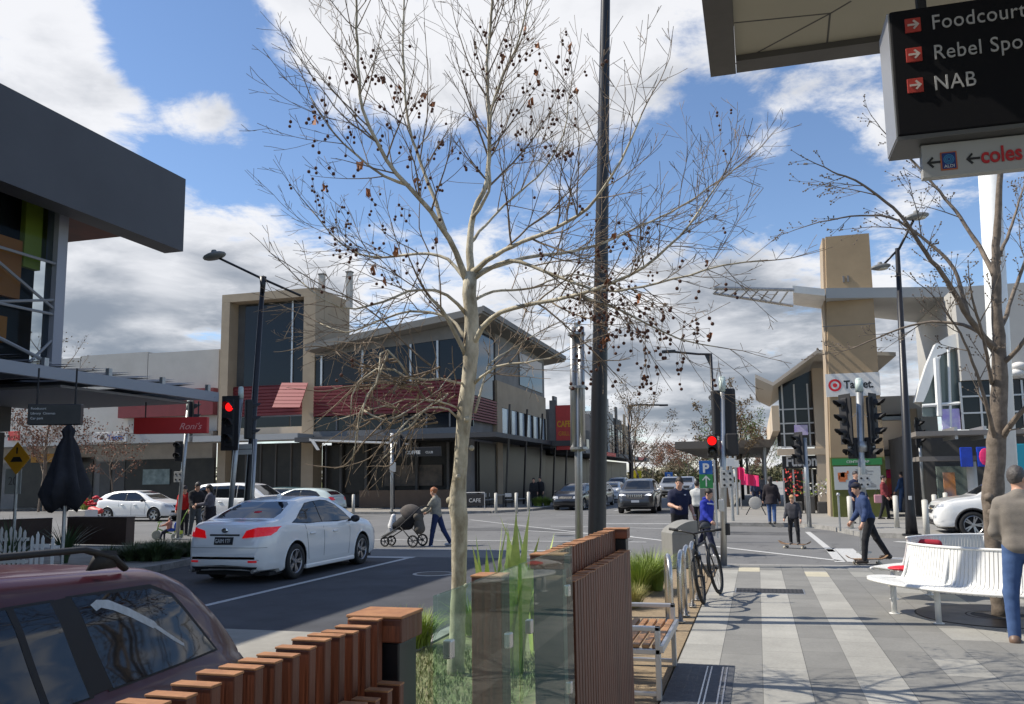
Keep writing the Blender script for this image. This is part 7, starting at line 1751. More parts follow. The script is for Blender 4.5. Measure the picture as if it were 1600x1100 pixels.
skinmesh(union([cone(P_['st'] + Vector((0, -.12, .02)), P_['st'] + Vector((0, .14, .02)), .07, .022)], .02, 0, [lambda X, Y, Z, z=P_['st'].z: (z + .0) - Z]), .012, 'saddle', 'blackm', BK)
mb = MB(); mb.lathe([(.09, -.004), (.095, 0), (.09, .004)], lt((.05, -.08, .29)), 24, axis='x'); mb.tube([lt((.07, -.08, .29)), lt((.07, .02, .15))], .01, 6); mb.tube([lt((-.07, -.08, .29)), lt((-.07, -.18, .43))], .01, 6); mb.bevbox(tuple(Vector(lt((.06, .01, .14)))), tuple(Vector(lt((.15, .06, .16)))), .004); mb.build('crankset', 'blackm', BK)
# ---- grey service cabinet with curved top
c0, c1 = G(1052, 888), G(1106, 872)
t = thing('service_cabinet', 'grey street cabinet with a curved sloping top behind the bicycle', 'cabinet', c0)
d = c1 - c0; L_ = .50; t.rotation_euler = (0, 0, math.atan2(d.y, d.x) * .35)
pr = []
for k in range(9): x = L_ * k / 8; pr.append((x, 0, (.64 + .20) - .20 + .20 * math.sin((x / L_) * 1.75) ** .8 if k else .62))
mb = MB(); mb.prism([(0, 0, .02), (L_, 0, .02)] + pr[::-1], (0, .55, 0)); mb.build('housing', mat('cabinet_grey', (.22, .215, .195), .6, var=.15, scale=4), t, smooth=False)
mb = MB(); mb.box((.015, -.006, .60), (L_ - .01, .001, .608)); mb.box((.44, -.012, .25), (.46, .0, .56)); mb.build('door_gap', 'greym', t)
mb = MB(); mb.bevbox((-.02, -.02, 0), (L_ + .02, .57, .03), .004); mb.build('plinth', 'concrete', t)
# ---- posts
pb = G(932, 970)
t = thing('lamp_post', 'thick black lamp post rising out of the picture beside the bare tree', 'lamp post', (pb.x, pb.y, 0))
mb = MB(); mb.smooth = True; tp_ = AY(947, -60, pb.y); mb.tube([(0, 0, 0), (0, 0, .25), ((tp_.x - pb.x) * .25, 0, 2.2), ((tp_.x - pb.x), 0, tp_.z), ((tp_.x - pb.x) * 1.1, 0, tp_.z + .6)], [.135, .112, .10, .055, .05], 20); mb.build('pole', 'black', t)
mb = MB(); mb.smooth = True; z = tp_.z + .6; x = (tp_.x - pb.x) * 1.1; mb.tube([(x, 0, z), (x - 1.2, .2, z + .5)], .04, 10); mb.build('arm', 'black', t); mb = MB(); mb.smooth = True; mb.ball((x - 1.45, .22, z + .52), .28, 14, 8, sq=(1.3, .6, .3)); mb.build('lamp_head', 'black', t)
MB().cyl((0, 0), .17, 0, .03, 20).build('base_plate', 'black', t)
mb = MB(); mb.bevbox((-.03, -.125, .85), (.03, -.10, .885), .003); mb.tube([(-.06, -.112, .83), (.08, -.112, .84)], .004, 4); mb.build('strap', 'steel', t)
gp = G(906, 962)
t = thing('grey_steel_pole', 'galvanised pole with a channel section on top, left of the thick black lamp post', 'pole', (gp.x, gp.y, 0))
zt1, zt2 = AY(902, 705, gp.y).z, AY(902, 512, gp.y).z
lx = AY(902, 512, gp.y).x - gp.x
mb = MB(); mb.smooth = True; mb.tube([(0, 0, 0), (lx, 0, zt2 - .05)], .048, 16); mb.build('pole', 'galv', t)
for s_ in (-1, 1):
    m = MB(); m.tube([(lx * .6 + s_ * .052, -.03, zt1), (lx + s_ * .052, -.03, zt2)], .042, 12); m.build('channel', 'galv', t, smooth=True)
for z in (zt1 + .02, (zt1 + zt2) / 2, zt2 - .1): MB().cyl((lx * .85, -.02), .112, z, z + .03, 20).build('clamp_ring', 'galv', t)
MB().cyl((lx, -.01), .04, zt2, zt2 + .06, 10).build('cap', 'galv', t)
# ---- traffic signals
def sighead(par, o, w=.30, h=.95, ang=0.0, lens=('lens', 'lens', 'lens'), n=3, board=True, name='signal_head'):
    Rm = Matrix.Translation(Vector(o)) @ Matrix.Rotation(ang, 4, 'Z')
    mb = MB(); hh = h / n
    mb.bevbox((-w * .36, -.02, -h / 2), (w * .36, .14, h / 2), .03)
    if board: mb.bevbox((-w / 2 - .06, .02, -h / 2 - .08), (w / 2 + .06, .035, h / 2 + .08), .01)
    mb.v = [tuple(Rm @ Vector(v)) for v in mb.v]; ob = mb.build(name, 'blackm', par)
    for k in range(n):
        z = h / 2 - hh * (k + .5); m = MB(); m.smooth = True; r = w * .31
        vs = []; N = 14
        for i in range(N + 1):
            a = -.35 + (math.pi + .7) * i / N
            vs += [(math.cos(a) * r * 1.1, -.02, z + math.sin(a) * r * 1.1), (math.cos(a) * r * 1.1, -.24 + .10 * (1 - math.sin(max(0, a))) if 0 < a < math.pi else -.10, z + math.sin(a) * r * 1.1)]
        m.add(vs, [(2 * i, 2 * i + 1, 2 * i + 3, 2 * i + 2) for i in range(N)]); m.v = [tuple(Rm @ Vector(v)) for v in m.v]; m.build('visor', 'blackm', ob)
        m = MB(); m.smooth = True; m.ball((0, -.025, z), r, 16, 8, sq=(1, .25, 1)); m.v = [tuple(Rm @ Vector(v)) for v in m.v]; m.build('lens', lens[k], ob, smooth=True)
    return ob
def sigpole(lab, base, h, r=.055, lean=0.0, cap=True):
    t = thing('traffic_signal', lab, 'traffic signal', base); mb = MB(); mb.smooth = True; mb.tube([(0, 0, 0), (lean, 0, h)], r, 14); mb.build('pole', 'galv', t)
    if cap: m = MB(); m.smooth = True; m.cyl((lean, 0), r * 1.1, h, h + .26, 14, r); m.ball((lean, 0, h + .26), r, 12, 6, sq=(1, 1, .6)); m.build('cap', mat('cap_mint', (.50, .58, .54), .5), t)
    mb = MB(); mb.cyl((0, 0), r * 2, 0, .03, 16); mb.build('base_plate', 'galv', t); return t
# central signal
p = G(1131, 886); T_ = sigpole('traffic signal pole in the centre with a red man lit and two black signal backs', (p.x, p.y, 0), AY(1131, 612, p.y).z, .06, lean=AY(1129, 612, p.y).x - p.x)
zz = lambda py: AY(1131, py, p.y).z
xx = lambda px_: AY(px_, 650, p.y).x - p.x
sighead(T_, (xx(1119), .08, zz(645)), .26, .85, math.pi + .35, board=False); sighead(T_, (xx(1141), .10, zz(645)), .30, .90, math.pi, board=False)
sighead(T_, (xx(1111), -.05, zz(697)), .26, .40, 0, ('red_on', 'lens'), 2, board=False, name='pedestrian_head')
sighead(T_, (xx(1142), .05, zz(695)), .30, .42, math.pi, n=2, board=False, name='pedestrian_head')
MB().bevbox((-.04, -.13, 1.0), (.06, -.055, 1.22), .01).build('push_button_box', 'alu', T_); MB().bevbox((.05, -.05, zz(836)), (.14, .05, zz(818)), .01).build('push_button_box', 'blackm', T_)
for (x, y, w_) in ((1144, 749, .17), (1158, 768, .12)): pass
m = MB(); m.bevbox((.02, -.09, zz(762)), (.25, -.07, zz(735)), .004); o = m.build('dotted_plate', mat('dotted_white', (.46, .46, .44), .5), T_)
m = MB()
for i in range(2):
    for j in range(3): m.ball((.08 + i * .11, -.093, zz(758) + j * .105), .024, 10, 4, sq=(1, .2, 1))
m.build('dots', 'blackm', o)
# right pair
p = G(1350, 864); dpt_ = p.y
T_ = sigpole('traffic signal on the right corner with two black heads turned left and right', (p.x, p.y, 0), AY(1345, 612, p.y).z, .075, lean=AY(1343, 612, p.y).x - p.x)
zz2 = lambda py: AY(1345, py, p.y).z; xx2 = lambda px_, py=680: AY(px_, py, p.y).x - p.x
sighead(T_, (xx2(1321), 0, zz2(654)), .30, .92, -math.pi / 2 + .5); sighead(T_, (xx2(1369), 0, zz2(654)), .30, .92, math.pi / 2 - .5)
sighead(T_, (xx2(1329), .0, zz2(700)), .28, .45, -math.pi / 2 + .8, n=2, board=False, name='pedestrian_head'); sighead(T_, (xx2(1362), .0, zz2(700)), .28, .45, math.pi / 2 - .8, n=2, board=False, name='pedestrian_head')
mb = MB(); mb.smooth = True
for s_ in (-1, 1): mb.tube([(xx2(1345), 0, zz2(690)), (xx2(1345) + s_ * .25, 0, zz2(700))], .03, 8); mb.tube([(xx2(1345), -.02, zz2(640)), (xx2(1345) + s_ * .15, -.03, zz2(652)), (xx2(1345) + s_ * .28, -.02, zz2(632))], .012, 6)
mb.tube([(xx2(1346), 0, zz2(706)), (xx2(1346), 0, zz2(690))], .11, 10); mb.build('bracket', 'galv', T_)
m = MB(); m.bevbox((xx2(1345) - .12, -.12, zz2(762)), (xx2(1345) + .12, -.10, zz2(742)), .004); o = m.build('dotted_plate', 'dotted', T_) if False else m.build('dotted_plate', mat('dotted_white', (0, 0, 0)), T_)
m = MB()
for i in range(2):
    for j in range(2): m.ball((xx2(1345) - .06 + i * .12, -.123, zz2(757) + j * .13), .024, 10, 4, sq=(1, .2, 1))
m.build('dots', 'blackm', o)
p = G(1265, 825); T_ = sigpole('slim traffic signal in front of the glass fashion shop', (p.x, p.y, 0), AY(1262, 684, p.y).z, .07, cap=False); sighead(T_, (AY(1247, 700, p.y).x - p.x, 0, AY(1247, 700, p.y).z), .28, .85, -.9)
m = MB(); m.tube([(-.02, 0, AY(1262, 690, p.y).z), (AY(1247, 700, p.y).x - p.x, 0, AY(1262, 695, p.y).z)], .025, 6); m.build('bracket', 'galv', T_)
p = G(1441, 808); T_ = sigpole('far traffic signal partly behind the tall lamp, before the glass hall', (p.x + .1, p.y, 0), AY(1440, 652, p.y).z, .06, cap=False); sighead(T_, (0, -.1, AY(1440, 676, p.y).z), .30, 1.0, .9)
# left corner signals (dark, near) with a lit red
dn = 20.5
p = dpt(357, dn, 0); zl = lambda py: AD(365, py, dn).z; xl2 = lambda px_, py=660: AD(px_, py, dn) - Vector((p.x, p.y, 0))
T_ = sigpole('big traffic signal on the left corner showing a red light', (p.x, p.y, 0), zl(622), .06, lean=(AD(370, 622, dn) - p).x)
q = xl2(359, 640); sighead(T_, (q.x, q.y, zl(661)), .34, 1.15, .05, ('red_on', 'lens', 'lens'), board=True)
q = xl2(385, 640); sighead(T_, (q.x, q.y + .2, zl(655)), .26, .95, math.pi - .7, board=False)
t2 = dpt(393, dn + .5, 0)
T2_ = thing('street_sign_pole', 'slim galvanised pole with two small street name plates right of the lit red signal', 'sign pole', (t2.x, t2.y, 0)); m = MB(); m.smooth = True; m.tube([(0, 0, 0), (AD(396, 690, dn + .5).x - t2.x, 0, AD(396, 686, dn + .5).z)], .045, 10); m.build('pole', 'galv', T2_)
for k, (s_, w_) in enumerate((('MAIN ST', .42), ('TOWN CT', .38))):
    z = AD(385, 696 + 9 * k, dn).z; m = MB(); m.bevbox((-w_ + .0, -.07, z - .06), (.02, -.05, z + .06), .004); o = m.build('name_plate', 'letter', T2_)
# pedestrian signal further left
dm = 26
p = dpt(280, dm, 0); T_ = sigpole('traffic signal pole behind the red hanging shop sign with a mint cap', (p.x, p.y, 0), AD(288, 640, dm).z, .06, lean=(AD(288, 640, dm) - p).x)
q = AD(278, 705, dm) - p; sighead(T_, (q.x, q.y, q.z + p.z), .30, .62, .3, n=2, board=False, name='pedestrian_head'); q = AD(301, 652, dm) - p; sighead(T_, (q.x, q.y, q.z + .0), .30, .95, 2.4)
m = MB(); q = AD(281, 745, dm) - p; m.bevbox((q.x - .14, q.y - .1, q.z - .16), (q.x + .14, q.y - .08, q.z + .16), .005); o = m.build('dotted_plate', mat('dotted_white', (0, 0, 0)), T_); m = MB()
for i in range(2):
    for j in range(2): m.ball((q.x - .07 + i * .14, q.y - .103, q.z - .08 + j * .16), .03, 10, 4, sq=(1, .2, 1))
m.build('dots', 'blackm', o)
p = G(612, 800); T_ = sigpole('signal pole with a white cap in front of the cafe', (p.x, p.y, 0), AY(612, 690, p.y).z, .08, cap=False); m = MB(); z = AY(612, 690, p.y).z; m.smooth = True; m.cyl((0, 0), .12, z, z + .45, 12, .08); m.build('cap', 'whitep', T_); sighead(T_, (.45, .1, z - .15), .3, 1.0, math.pi - .4); sighead(T_, (-.35, .1, z - .5), .26, .6, math.pi - .4, n=2, board=False)
MB().bevbox((-.05, -.2, 2.1), (.28, -.09, 2.6), .02).build('control_box', 'alu', T_)
# ---- lamp posts
def head(mb, c, a, s=1.0):                       # flat oval luminaire
    c = Vector(c); k = MB(); k.ball((0, 0, 0), .34 * s, 16, 8, sq=(1.0, .55, .30)); k.cyl((0, 0), .10 * s, .05 * s, .16 * s, 12, .06 * s)
    mb.add([tuple(c + Matrix.Rotation(a, 3, 'Z') @ (Matrix.Rotation(-.15, 3, 'Y') @ Vector(v))) for v in k.v], k.f)
dl = 21.5
p = dpt(386, dl, 0); t = thing('street_lamp', 'tall black street lamp on the left with one arm reaching left', 'street lamp', (p.x, p.y, 0))
tt = AD(411, 436, dl) - p; m = MB(); m.smooth = True; m.tube([(0, 0, 0), (0, 0, .5), (tt.x, tt.y, tt.z)], [.13, .10, .055], 14); m.build('pole', 'black', t)
hh = AD(350, 407, dl) - p; m = MB(); m.smooth = True; e2 = AD(470, 462, dl) - p; m.tube([e2, tt, hh, AD(337, 401, dl) - p], .03, 8); m.tube([tt + Vector((0, 0, .06)), tt - Vector((0, 0, .35))], [.09, .05], 8); m.build('arm', 'black', t)
hc = AD(335, 400, dl) - p; m = MB(); m.smooth = True; head(m, hc, 0, .95); o = m.build('lamp_head', mat('lamp_grey', (.16, .16, .15), .5), t)
p = G(1425, 837); t = thing('street_lamp', 'tall black street lamp on the right with two lamp heads on slanted arms', 'street lamp', (p.x, p.y, 0))
A2 = lambda a, b: AY(a, b, p.y) - p
tt = A2(1402, 388); m = MB(); m.smooth = True; m.tube([(0, 0, 0), (0, 0, .6), (tt.x, 0, tt.z)], [.16, .13, .06], 14); m.build('pole', 'black', t)
m = MB(); m.smooth = True; m.tube([tt - Vector((0, 0, .1)), A2(1427, 345)], .035, 8); m.tube([tt - Vector((0, 0, .05)), A2(1382, 412)], .03, 8); m.build('arm', 'black', t)
for (a, b, s_) in ((1433, 338, 1.0), (1376, 417, .85)):
    m = MB(); m.smooth = True; q = A2(a, b); head(m, q, .3, s_); o = m.build('lamp_head', mat('lamp_grey', (0, 0, 0)), t); m = MB(); m.smooth = True; m.ball((q.x, q.y, q.z - .05), .20 * s_, 12, 6, sq=(1.2, .8, .3)); m.build('diffuser', mat('lamp_diffuser', (.45, .42, .34), .4), o)
m = MB(); m.bevbox((-.04, -.16, .95), (.04, -.13, 1.05), .004); m.build('number_tag', 'letter', t)
m = MB(); m.cyl((0, 0), .24, 0, .05, 16); m.build('base_plate', 'black', t)
for (bx, Y_, topy, ax, ay, lab) in ((1117, 44, 552, 1045, 549, 'black street lamp with a square bent top behind the central signals'), (984, 70, 633, 1037, 633, 'distant street lamp with a straight arm to the right'), (1157, 62, 652, 1143, 651, 'slim distant lamp pole on the plaza edge, nearer one of the pair'), (1166, 80, 671, 1158, 671, 'slim distant lamp pole on the plaza edge, farther one of the pair')):
    c = AY(bx, 700, Y_); t = thing('street_lamp', lab, 'street lamp', (c.x, Y_, 0)); zt_ = AY(bx, topy, Y_).z; e = AY(ax, ay, Y_); r_ = .10 if Y_ < 50 else .13
    m = MB(); m.tube([(0, 0, 0), (0, 0, zt_)], [r_, r_ * .7], 10); m.build('pole', 'black', t, smooth=True); m = MB(); dx = (e.x - c.x); m.tube([(0, 0, zt_ - .04), (dx * .3, 0, zt_), (dx, 0, e.z)], .06 if Y_ < 50 else .08, 6); m.prism([(0, -.03, zt_), (dx * .16, -.03, zt_), (0, -.03, zt_ - .8)], (0, .06, 0)); m.build('arm', 'black', t); m = MB(); m.bevbox((dx - .35, -.15, e.z - .08), (dx + .35, .15, e.z + .06), .03); m.build('lamp_head', 'black', t)
# ---- bollards
bl = None
for i, (a, b, lab) in enumerate([(1330, 826, 'white bollard at the kerb right of the crossing, left of the blue-hooded skateboarder'), (1402, 825, 'white bollard just left of the tall right-hand lamp post'), (1449, 842, 'short white bollard beyond the white bench, right of the tall lamp post'), (1463, 822, 'slim white bollard left of the parked white crossover'), (552, 803, 'white bollard at the far kerb behind the white sedan'), (775, 802, 'white bollard at the corner, nearest to the tree trunk'), (807, 802, 'white bollard at the corner, middle one of three'), (826, 799, 'white bollard at the corner, right one of three'), (1480, 815, 'white bollard in front of the glass hall doors')]):
    p = G(a, b)
    if i == 0:
        t = thing('bollard', lab, 'bollard', p, 0, 'white street bollards'); m = MB(); m.smooth = True; m.cyl((0, 0), .075, 0, .96, 16); m.ball((0, 0, .96), .075, 16, 6, sq=(1, 1, .35)); m.build('shaft', mat('bollard_cream', (.55, .53, .47), .6, var=.1), t); MB().cyl((0, 0), .10, 0, .02, 16).build('collar', 'galv', t); bl = t
    else: dup(bl, p, 0, lab)
p = G(1313, 830); t = thing('parking_post', 'slim grey post with a small button head at the kerb, left of the first bollard', 'post', p); MB().cyl((0, 0), .03, 0, 1.02, 10).build('shaft', 'galv', t); MB().ball((0, 0, 1.06), .055, 10, 6).build('head', 'alu', t)
# ---- white ring bench around the tree
CB = (3.05, 11.75)
def arcbench(name, lab, a0_, a1_, seat=True):
    t = thing(name, lab, 'bench', (CB[0], CB[1], 0)); n = int((a1_ - a0_) / rad(1.75)); prof = [(1.86, .385), (1.87, .412), (1.84, .422), (1.70, .410), (1.55, .402), (1.48, .42), (1.445, .48), (1.425, .56), (1.40, .67), (1.375, .785), (1.372, .81)]
    for i in range(n):
        a = a0_ + (a1_ - a0_) * (i + .0) / n; b = a + (a1_ - a0_) / n * .80; mb = MB(); mb.smooth = False; vs = []
        for (r, z) in prof:
            for q, rr_ in ((a, r), (b, r)): vs.append((rr_ * math.cos(q), rr_ * math.sin(q), z))
        for (r, z) in prof:
            for q in (a, b): vs.append(((r - .012) * math.cos(q), (r - .012) * math.sin(q), z - .014))
        k = len(prof); fs = []
        for j in range(k - 1): o = 2 * j; fs.append((o, o + 1, o + 3, o + 2)); o2 = 2 * k + o; fs.append((o2, o2 + 2, o2 + 3, o2 + 1)); fs.append((o, o + 2, o2 + 2, o2)); fs.append((o + 1, o2 + 1, o2 + 3, o + 3))
        fs.append((2 * k - 2, 2 * k - 1, 4 * k - 1, 4 * k - 2)); fs.append((0, 2 * k, 2 * k + 1, 1))
        mb.add(vs, fs); o = mb.build('slat', 'white', t, smooth=True, auto=40) if i < 100 else None
    arc = lambda r, z: [(r * math.cos(a0_ + (a1_ - a0_) * i / 40), r * math.sin(a0_ + (a1_ - a0_) * i / 40), z) for i in range(41)]
    mb = MB(); mb.smooth = True; mb.tube(arc(1.862, .395), .018, 8); mb.tube(arc(1.372, .815), .016, 8); mb.tube(arc(1.50, .378), .018, 8); mb.build('rail', 'white', t)
    nl = max(2, int((a1_ - a0_) / rad(23)) + 1)
    for i in range(nl):
        a = a0_ + .06 + (a1_ - a0_ - .12) * i / (nl - 1); c, s_ = math.cos(a), math.sin(a); m = MB(); m.smooth = True
        m.tube([(1.62 * c, 1.62 * s_, 0), (1.62 * c, 1.62 * s_, .385)], .032, 10); m.tube([(1.36 * c, 1.36 * s_, .80), (1.50 * c, 1.50 * s_, .38), (1.80 * c, 1.80 * s_, .38)], .016, 8); m.cyl((1.62 * c, 1.62 * s_), .06, 0, .008, 12); m.build('leg', 'white', t)
    if seat:                                   # rounded end plate of the seat
        a = a0_; c, s_ = math.cos(a), math.sin(a); pts = []
        for k in range(13): th_ = math.pi * k / 12; rr_ = 1.66 + .205 * math.cos(th_); off = .26 * math.sin(th_); pts.append((rr_ * c + off * s_, rr_ * s_ - off * c,   .415))
        m = MB(); m.prism(pts, (0, 0, -.03)); m.build('end_plate', 'white', t)
    return t
arcbench('ring_bench', 'white curved slatted metal bench facing us around the street tree', rad(192), rad(306))
arcbench('ring_bench', 'rear white curved slatted bench, its back seen beyond the near white bench', rad(40), rad(152), False)
p = G(1409, 891, .43); t = thing('cushion', 'red cushion on the left end of the near white bench', 'cushion', (p.x + .06, p.y + .06, .42)); skinmesh(union([ell((0, 0, .03), (.22, .17, .032))], .01), .018, 'cushion', 'redf', t)
p = AD(1448, 849, (Vector((CB[0] - 1.1, CB[1] + 1.0, 0)) - Vector((0, 0, EYE))).dot(_fw)); t = thing('cushion', 'red rolled cushion lying on the rear white bench', 'cushion', p); skinmesh(union([cone((-.13, 0, 0), (.13, 0, -.01), .06, .06)], .01), .018, 'cushion', mat('cushion_dark_red', (.36, .015, .03), .7), t)
# ---- parking sign and small far signs
Y_ = 24.0
c = AY(1103, 740, Y_); t = thing('parking_sign', 'blue and green parking sign with a white P and an arrow pointing up', 'sign', (c.x, Y_, 0)); w_ = AY(1113, 740, Y_).x - AY(1092, 740, Y_).x
zt_, zm, zb_ = AY(1103, 720, Y_).z, AY(1103, 741, Y_).z, AY(1103, 763, Y_).z
MB().bevbox((-w_ / 2, 0, zm), (w_ / 2, .04, zt_), .006).build('blue_panel', 'blue', t); MB().bevbox((-w_ / 2, 0, zb_), (w_ / 2, .04, zm - .003), .006).build('green_panel', 'green', t); MB().bevbox((-w_ / 2, 0, .05), (w_ / 2, .05, zb_ - .01), .006).build('lower_panel', 'greym', t)
text('P', .34, 'letter', t, (0, -.004, zm + .05), align='CENTER', bold=.012, name='letter_P')
m = MB(); m.prism([(-.018, -.004, zb_ + .05), (.018, -.004, zb_ + .05), (.018, -.004, zm - .06), (-.018, -.004, zm - .06)], (0, .004, 0))
for s_ in (-1, 1): m.prism([(0, -.003, zm - .03), (s_ * .11, -.003, zm - .15), (s_ * .085, -.003, zm - .17), (0, -.003, zm - .075)], (0, .003, 0))
m.build('arrow', 'letter', t); MB().cyl((w_ / 2 + .05, .02), .03, 0, zt_ + .02, 8).build('post', 'alu', t)
c = AY(1045, 746, 100); t = thing('small_sign', 'small blue parking sign above the silver utility vehicle', 'sign', (c.x, 100, 0)); m = MB(); z = AY(1045, 744, 100).z; m.bevbox((-.45, 0, z - .45), (.45, .06, z + .45), .02); m.build('panel', 'blue', t); text('P', .7, 'letter', t, (0, -.01, z - .25), align='CENTER'); MB().cyl((0, .05), .06, 0, z, 8).build('post', 'alu', t)
c = AY(996, 746, 90); t = thing('crossing_sign', 'yellow school crossing sign pair left of the dark four wheel drive roof', 'sign', (c.x, 90, 0)); m = MB(); z = AY(996, 746, 90).z; m.bevbox((-.42, 0, z - .1), (.42, .05, z + .7), .02); m.bevbox((-.42, 0, z - .85), (.42, .05, z - .15), .02); m.build('panel', mat('fluoro_yellow', (.75, .62, .02), .5), t); m = MB(); m.ball((0, -.02, z + .42), .09, sq=(1, .3, 1)); m.tube([(0, -.01, z + .36), (-.1, -.01, z)], .05, 5); m.tube([(0, -.01, z + .2), (.12, -.01, z)], .05, 5); m.build('walker_symbol', 'blackm', t); MB().cyl((0, .05), .05, 0, z + .7, 8).build('post', 'alu', t)
# pink banners on the plaza
for (x_, y0, y1, Y_, w_, lab) in ((1157, 727, 748, 40, .36, 'slim pink banner on a pole, left of the wide pink flag'), (1171, 739, 757, 44, .85, 'wide pink flag banner beyond the central signal on the plaza')):
    c = AY(x_, 740, Y_); t = thing('banner', lab, 'banner', (c.x, Y_, 0)); z0, z1 = AY(x_, y1, Y_).z, AY(x_, y0, Y_).z; m = MB(); n = 10
    pts = [(-w_ / 2 + w_ * i / n, .05 * math.sin(i * 1.1), 0) for i in range(n + 1)]
    for i in range(n): a, b = pts[i], pts[i + 1]; s1 = -.10 * i / n; s2 = -.10 * (i + 1) / n; m.prism([(a[0], a[1], z0 + s1), (b[0], b[1], z0 + s2), (b[0], b[1], z1 + s2 * 1.4), (a[0], a[1], z1 + s1 * 1.4)], (0, .012, 0))
    m.build('flag', 'pink', t); MB().cyl((-w_ / 2 - .03, 0), .03, 0, z1 + .1, 8).build('pole', 'alu', t)
for (x_, Y_, lab) in ((1143, 33, 'slim grey pole right of the central signal with a small white dotted plate'), (1151, 38, 'grey pole carrying the pink banners on the plaza')):
    c = AY(x_, 760, Y_); t = thing('plaza_pole', lab, 'pole', (c.x, Y_, 0)); z = AY(x_, 712, Y_).z; MB().cyl((0, 0), .055, 0, z, 10).build('shaft', 'galv', t); MB().bevbox((-.14, -.07, 2.0), (.14, -.055, 2.3), .01).build('plate', 'letter', t)
# plaza cafe seating: round white table and chairs far off
c = AY(1181, 800, 38); t = thing('round_table', 'round white table tipped on its side far down the plaza', 'table', (c.x, 38, 0)); m = MB(); m.ball((0, 0, .50), .27, 20, 8, sq=(1, .12, 1)); m.build('tabletop', 'grey', t); m = MB(); m.tube([(-.4, 0, 0), (.05, .1, .8)], .02, 6); m.tube([(.4, 0, 0), (-.1, .1, 1.1)], .02, 6); m.build('leg', 'blackm', t)
# flower stand and planters near the fashion shop
c = AY(1277, 795, 39.5); t = thing('flower_stand', 'display of white and red flowers by the glass shop door', 'flower stand', (c.x, 39.5, 0)); m = MB()
for i in range(4): m.bevbox((-1 + .5 * i, -.2, 0), (-.6 + .5 * i, .2, .5 + .25 * (i % 2)), .03)
m.build('crate', 'greyd', t); rt = random.Random(6)
for nm, m_, cx_ in (('white_flowers', 'whitep', .3), ('red_flowers', 'redl', -.9), ('foliage', 'grassg', 0)):
    m = MB()
    for i in range(60): p = Vector((cx_ + rt.gauss(0, .28 if nm != 'foliage' else .6), rt.gauss(0, .15), .75 + rt.random() * (.6 if cx_ >= 0 else 1.1))); a = rv().normalized() * .09; b = rv().normalized() * .09; m.quad(p, p + a, p + a + b, p + b)
    tag(m.build(nm, m_, t), kind='stuff')
# cafe chairs & tables at the corner
def chair_table(lab, kind, p, rz, group):
    t = thing(kind, lab, kind.split('_')[-1], p, rz, group)
    if kind == 'cafe_table': MB().cyl((0, 0), .34, .70, .73, 16).build('tabletop', 'alu', t); m = MB(); m.cyl((0, 0), .03, 0, .70, 8); m.cyl((0, 0), .2, 0, .02, 12); m.build('leg', 'blackm', t)
    else:
        MB().bevbox((-.2, -.2, .43), (.2, .2, .46), .01).build('seat', 'alu', t); MB().bevbox((-.2, -.22, .60), (.2, -.19, .82), .01).build('backrest', 'alu', t); m = MB()
        for x in (-.19, .19):
            m.tube([(x, -.21, .82), (x, -.2, .44), (x, -.23, 0)], .013, 5); m.tube([(x, .19, .45), (x, .21, 0)], .013, 5)
        m.build('legs', 'blackm', t)
    return t
sp = [(748, 49.2, 'cafe_table', 'cafe table nearest the tree trunk on the far corner'), (760, 48.6, 'cafe_chair', 'metal cafe chair left of the corner bollards'), (786, 49.5, 'cafe_table', 'cafe table between the corner bollards'), (795, 48.8, 'cafe_chair', 'metal cafe chair under the awning struts'), (815, 51, 'cafe_chair', 'metal cafe chair beside the right corner bollard'), (770, 50.5, 'cafe_chair', 'metal cafe chair deep under the corner awning'), (508, 47.2, 'cafe_chair', 'metal cafe chair behind the front of the white sedan, left one'), (528, 47.2, 'cafe_chair', 'metal cafe chair behind the front of the white sedan, right one'), (518, 47.8, 'cafe_table', 'cafe table behind the roof of the white sedan')]
for (x_, Y_, k, lab) in sp: c = AY(x_, 780, Y_); chair_table(lab, k, (c.x, Y_, 0), x_ * .7, 'outdoor cafe seating')
c0_, c1_ = AY(727, 785, 45.5), AY(757, 785, 45.5)
t = thing('cafe_barrier', 'low barrier with a dark banner between the tree trunk and the bollards', 'barrier', (c0_.x, 45.5, 0)); Lb = c1_.x - c0_.x; MB().bevbox((0, 0, .2), (Lb, .03, .85), .01).build('banner', 'blackm', t)
text('CAFE', .3, 'letter', t, (Lb / 2, -.004, .4), align='CENTER'); m = MB(); m.cyl((0, .02), .025, 0, .95, 8); m.cyl((Lb, .02), .025, 0, .95, 8); m.tube([(0, .02, .93), (Lb, .02, .93)], .02, 6); m.build('frame', 'alu', t)
c = G(845, 792); tussock('green kerbside grass strip beside the black car on the far corner', (c.x, c.y + 2, 0), .6, 260, 1.1, 'grassg', .015, .9, many=10)
# ---- folded umbrella, picket fence, road sign on the left
du = 15.0
p = dpt(104, du, 0); top = AD(112, 662, du)
t = thing('umbrella', 'folded charcoal umbrella standing on the left footpath', 'umbrella', (p.x, p.y, 0))
n = 14; prof = [(.03, top.z - .0), (.10, top.z - .12), (.085, top.z - .22), (.15, top.z - .40), (.22, top.z - .75), (.30, top.z - 1.02), (.35, top.z - 1.18), (.26, top.z - 1.36), (.05, top.z - 1.42)]
vs = []; N = 40
for (r, z) in prof:
    for j in range(N): a = 2 * math.pi * j / N; k = 1 + .22 * math.sin(a * 6 + z * 2) * (r > .09); zz3 = z - (.18 * math.sin(a * 3 + 1) if .25 < r else 0); vs.append((r * k * math.cos(a), r * k * math.sin(a), zz3))
m = MB(); m.smooth = True; m.add(vs, [(i * N + j, i * N + (j + 1) % N, (i + 1) * N + (j + 1) % N, (i + 1) * N + j) for i in range(len(prof) - 1) for j in range(N)]); m.build('canopy', cloth('charcoal_canvas', (.022, .022, .028)), t)
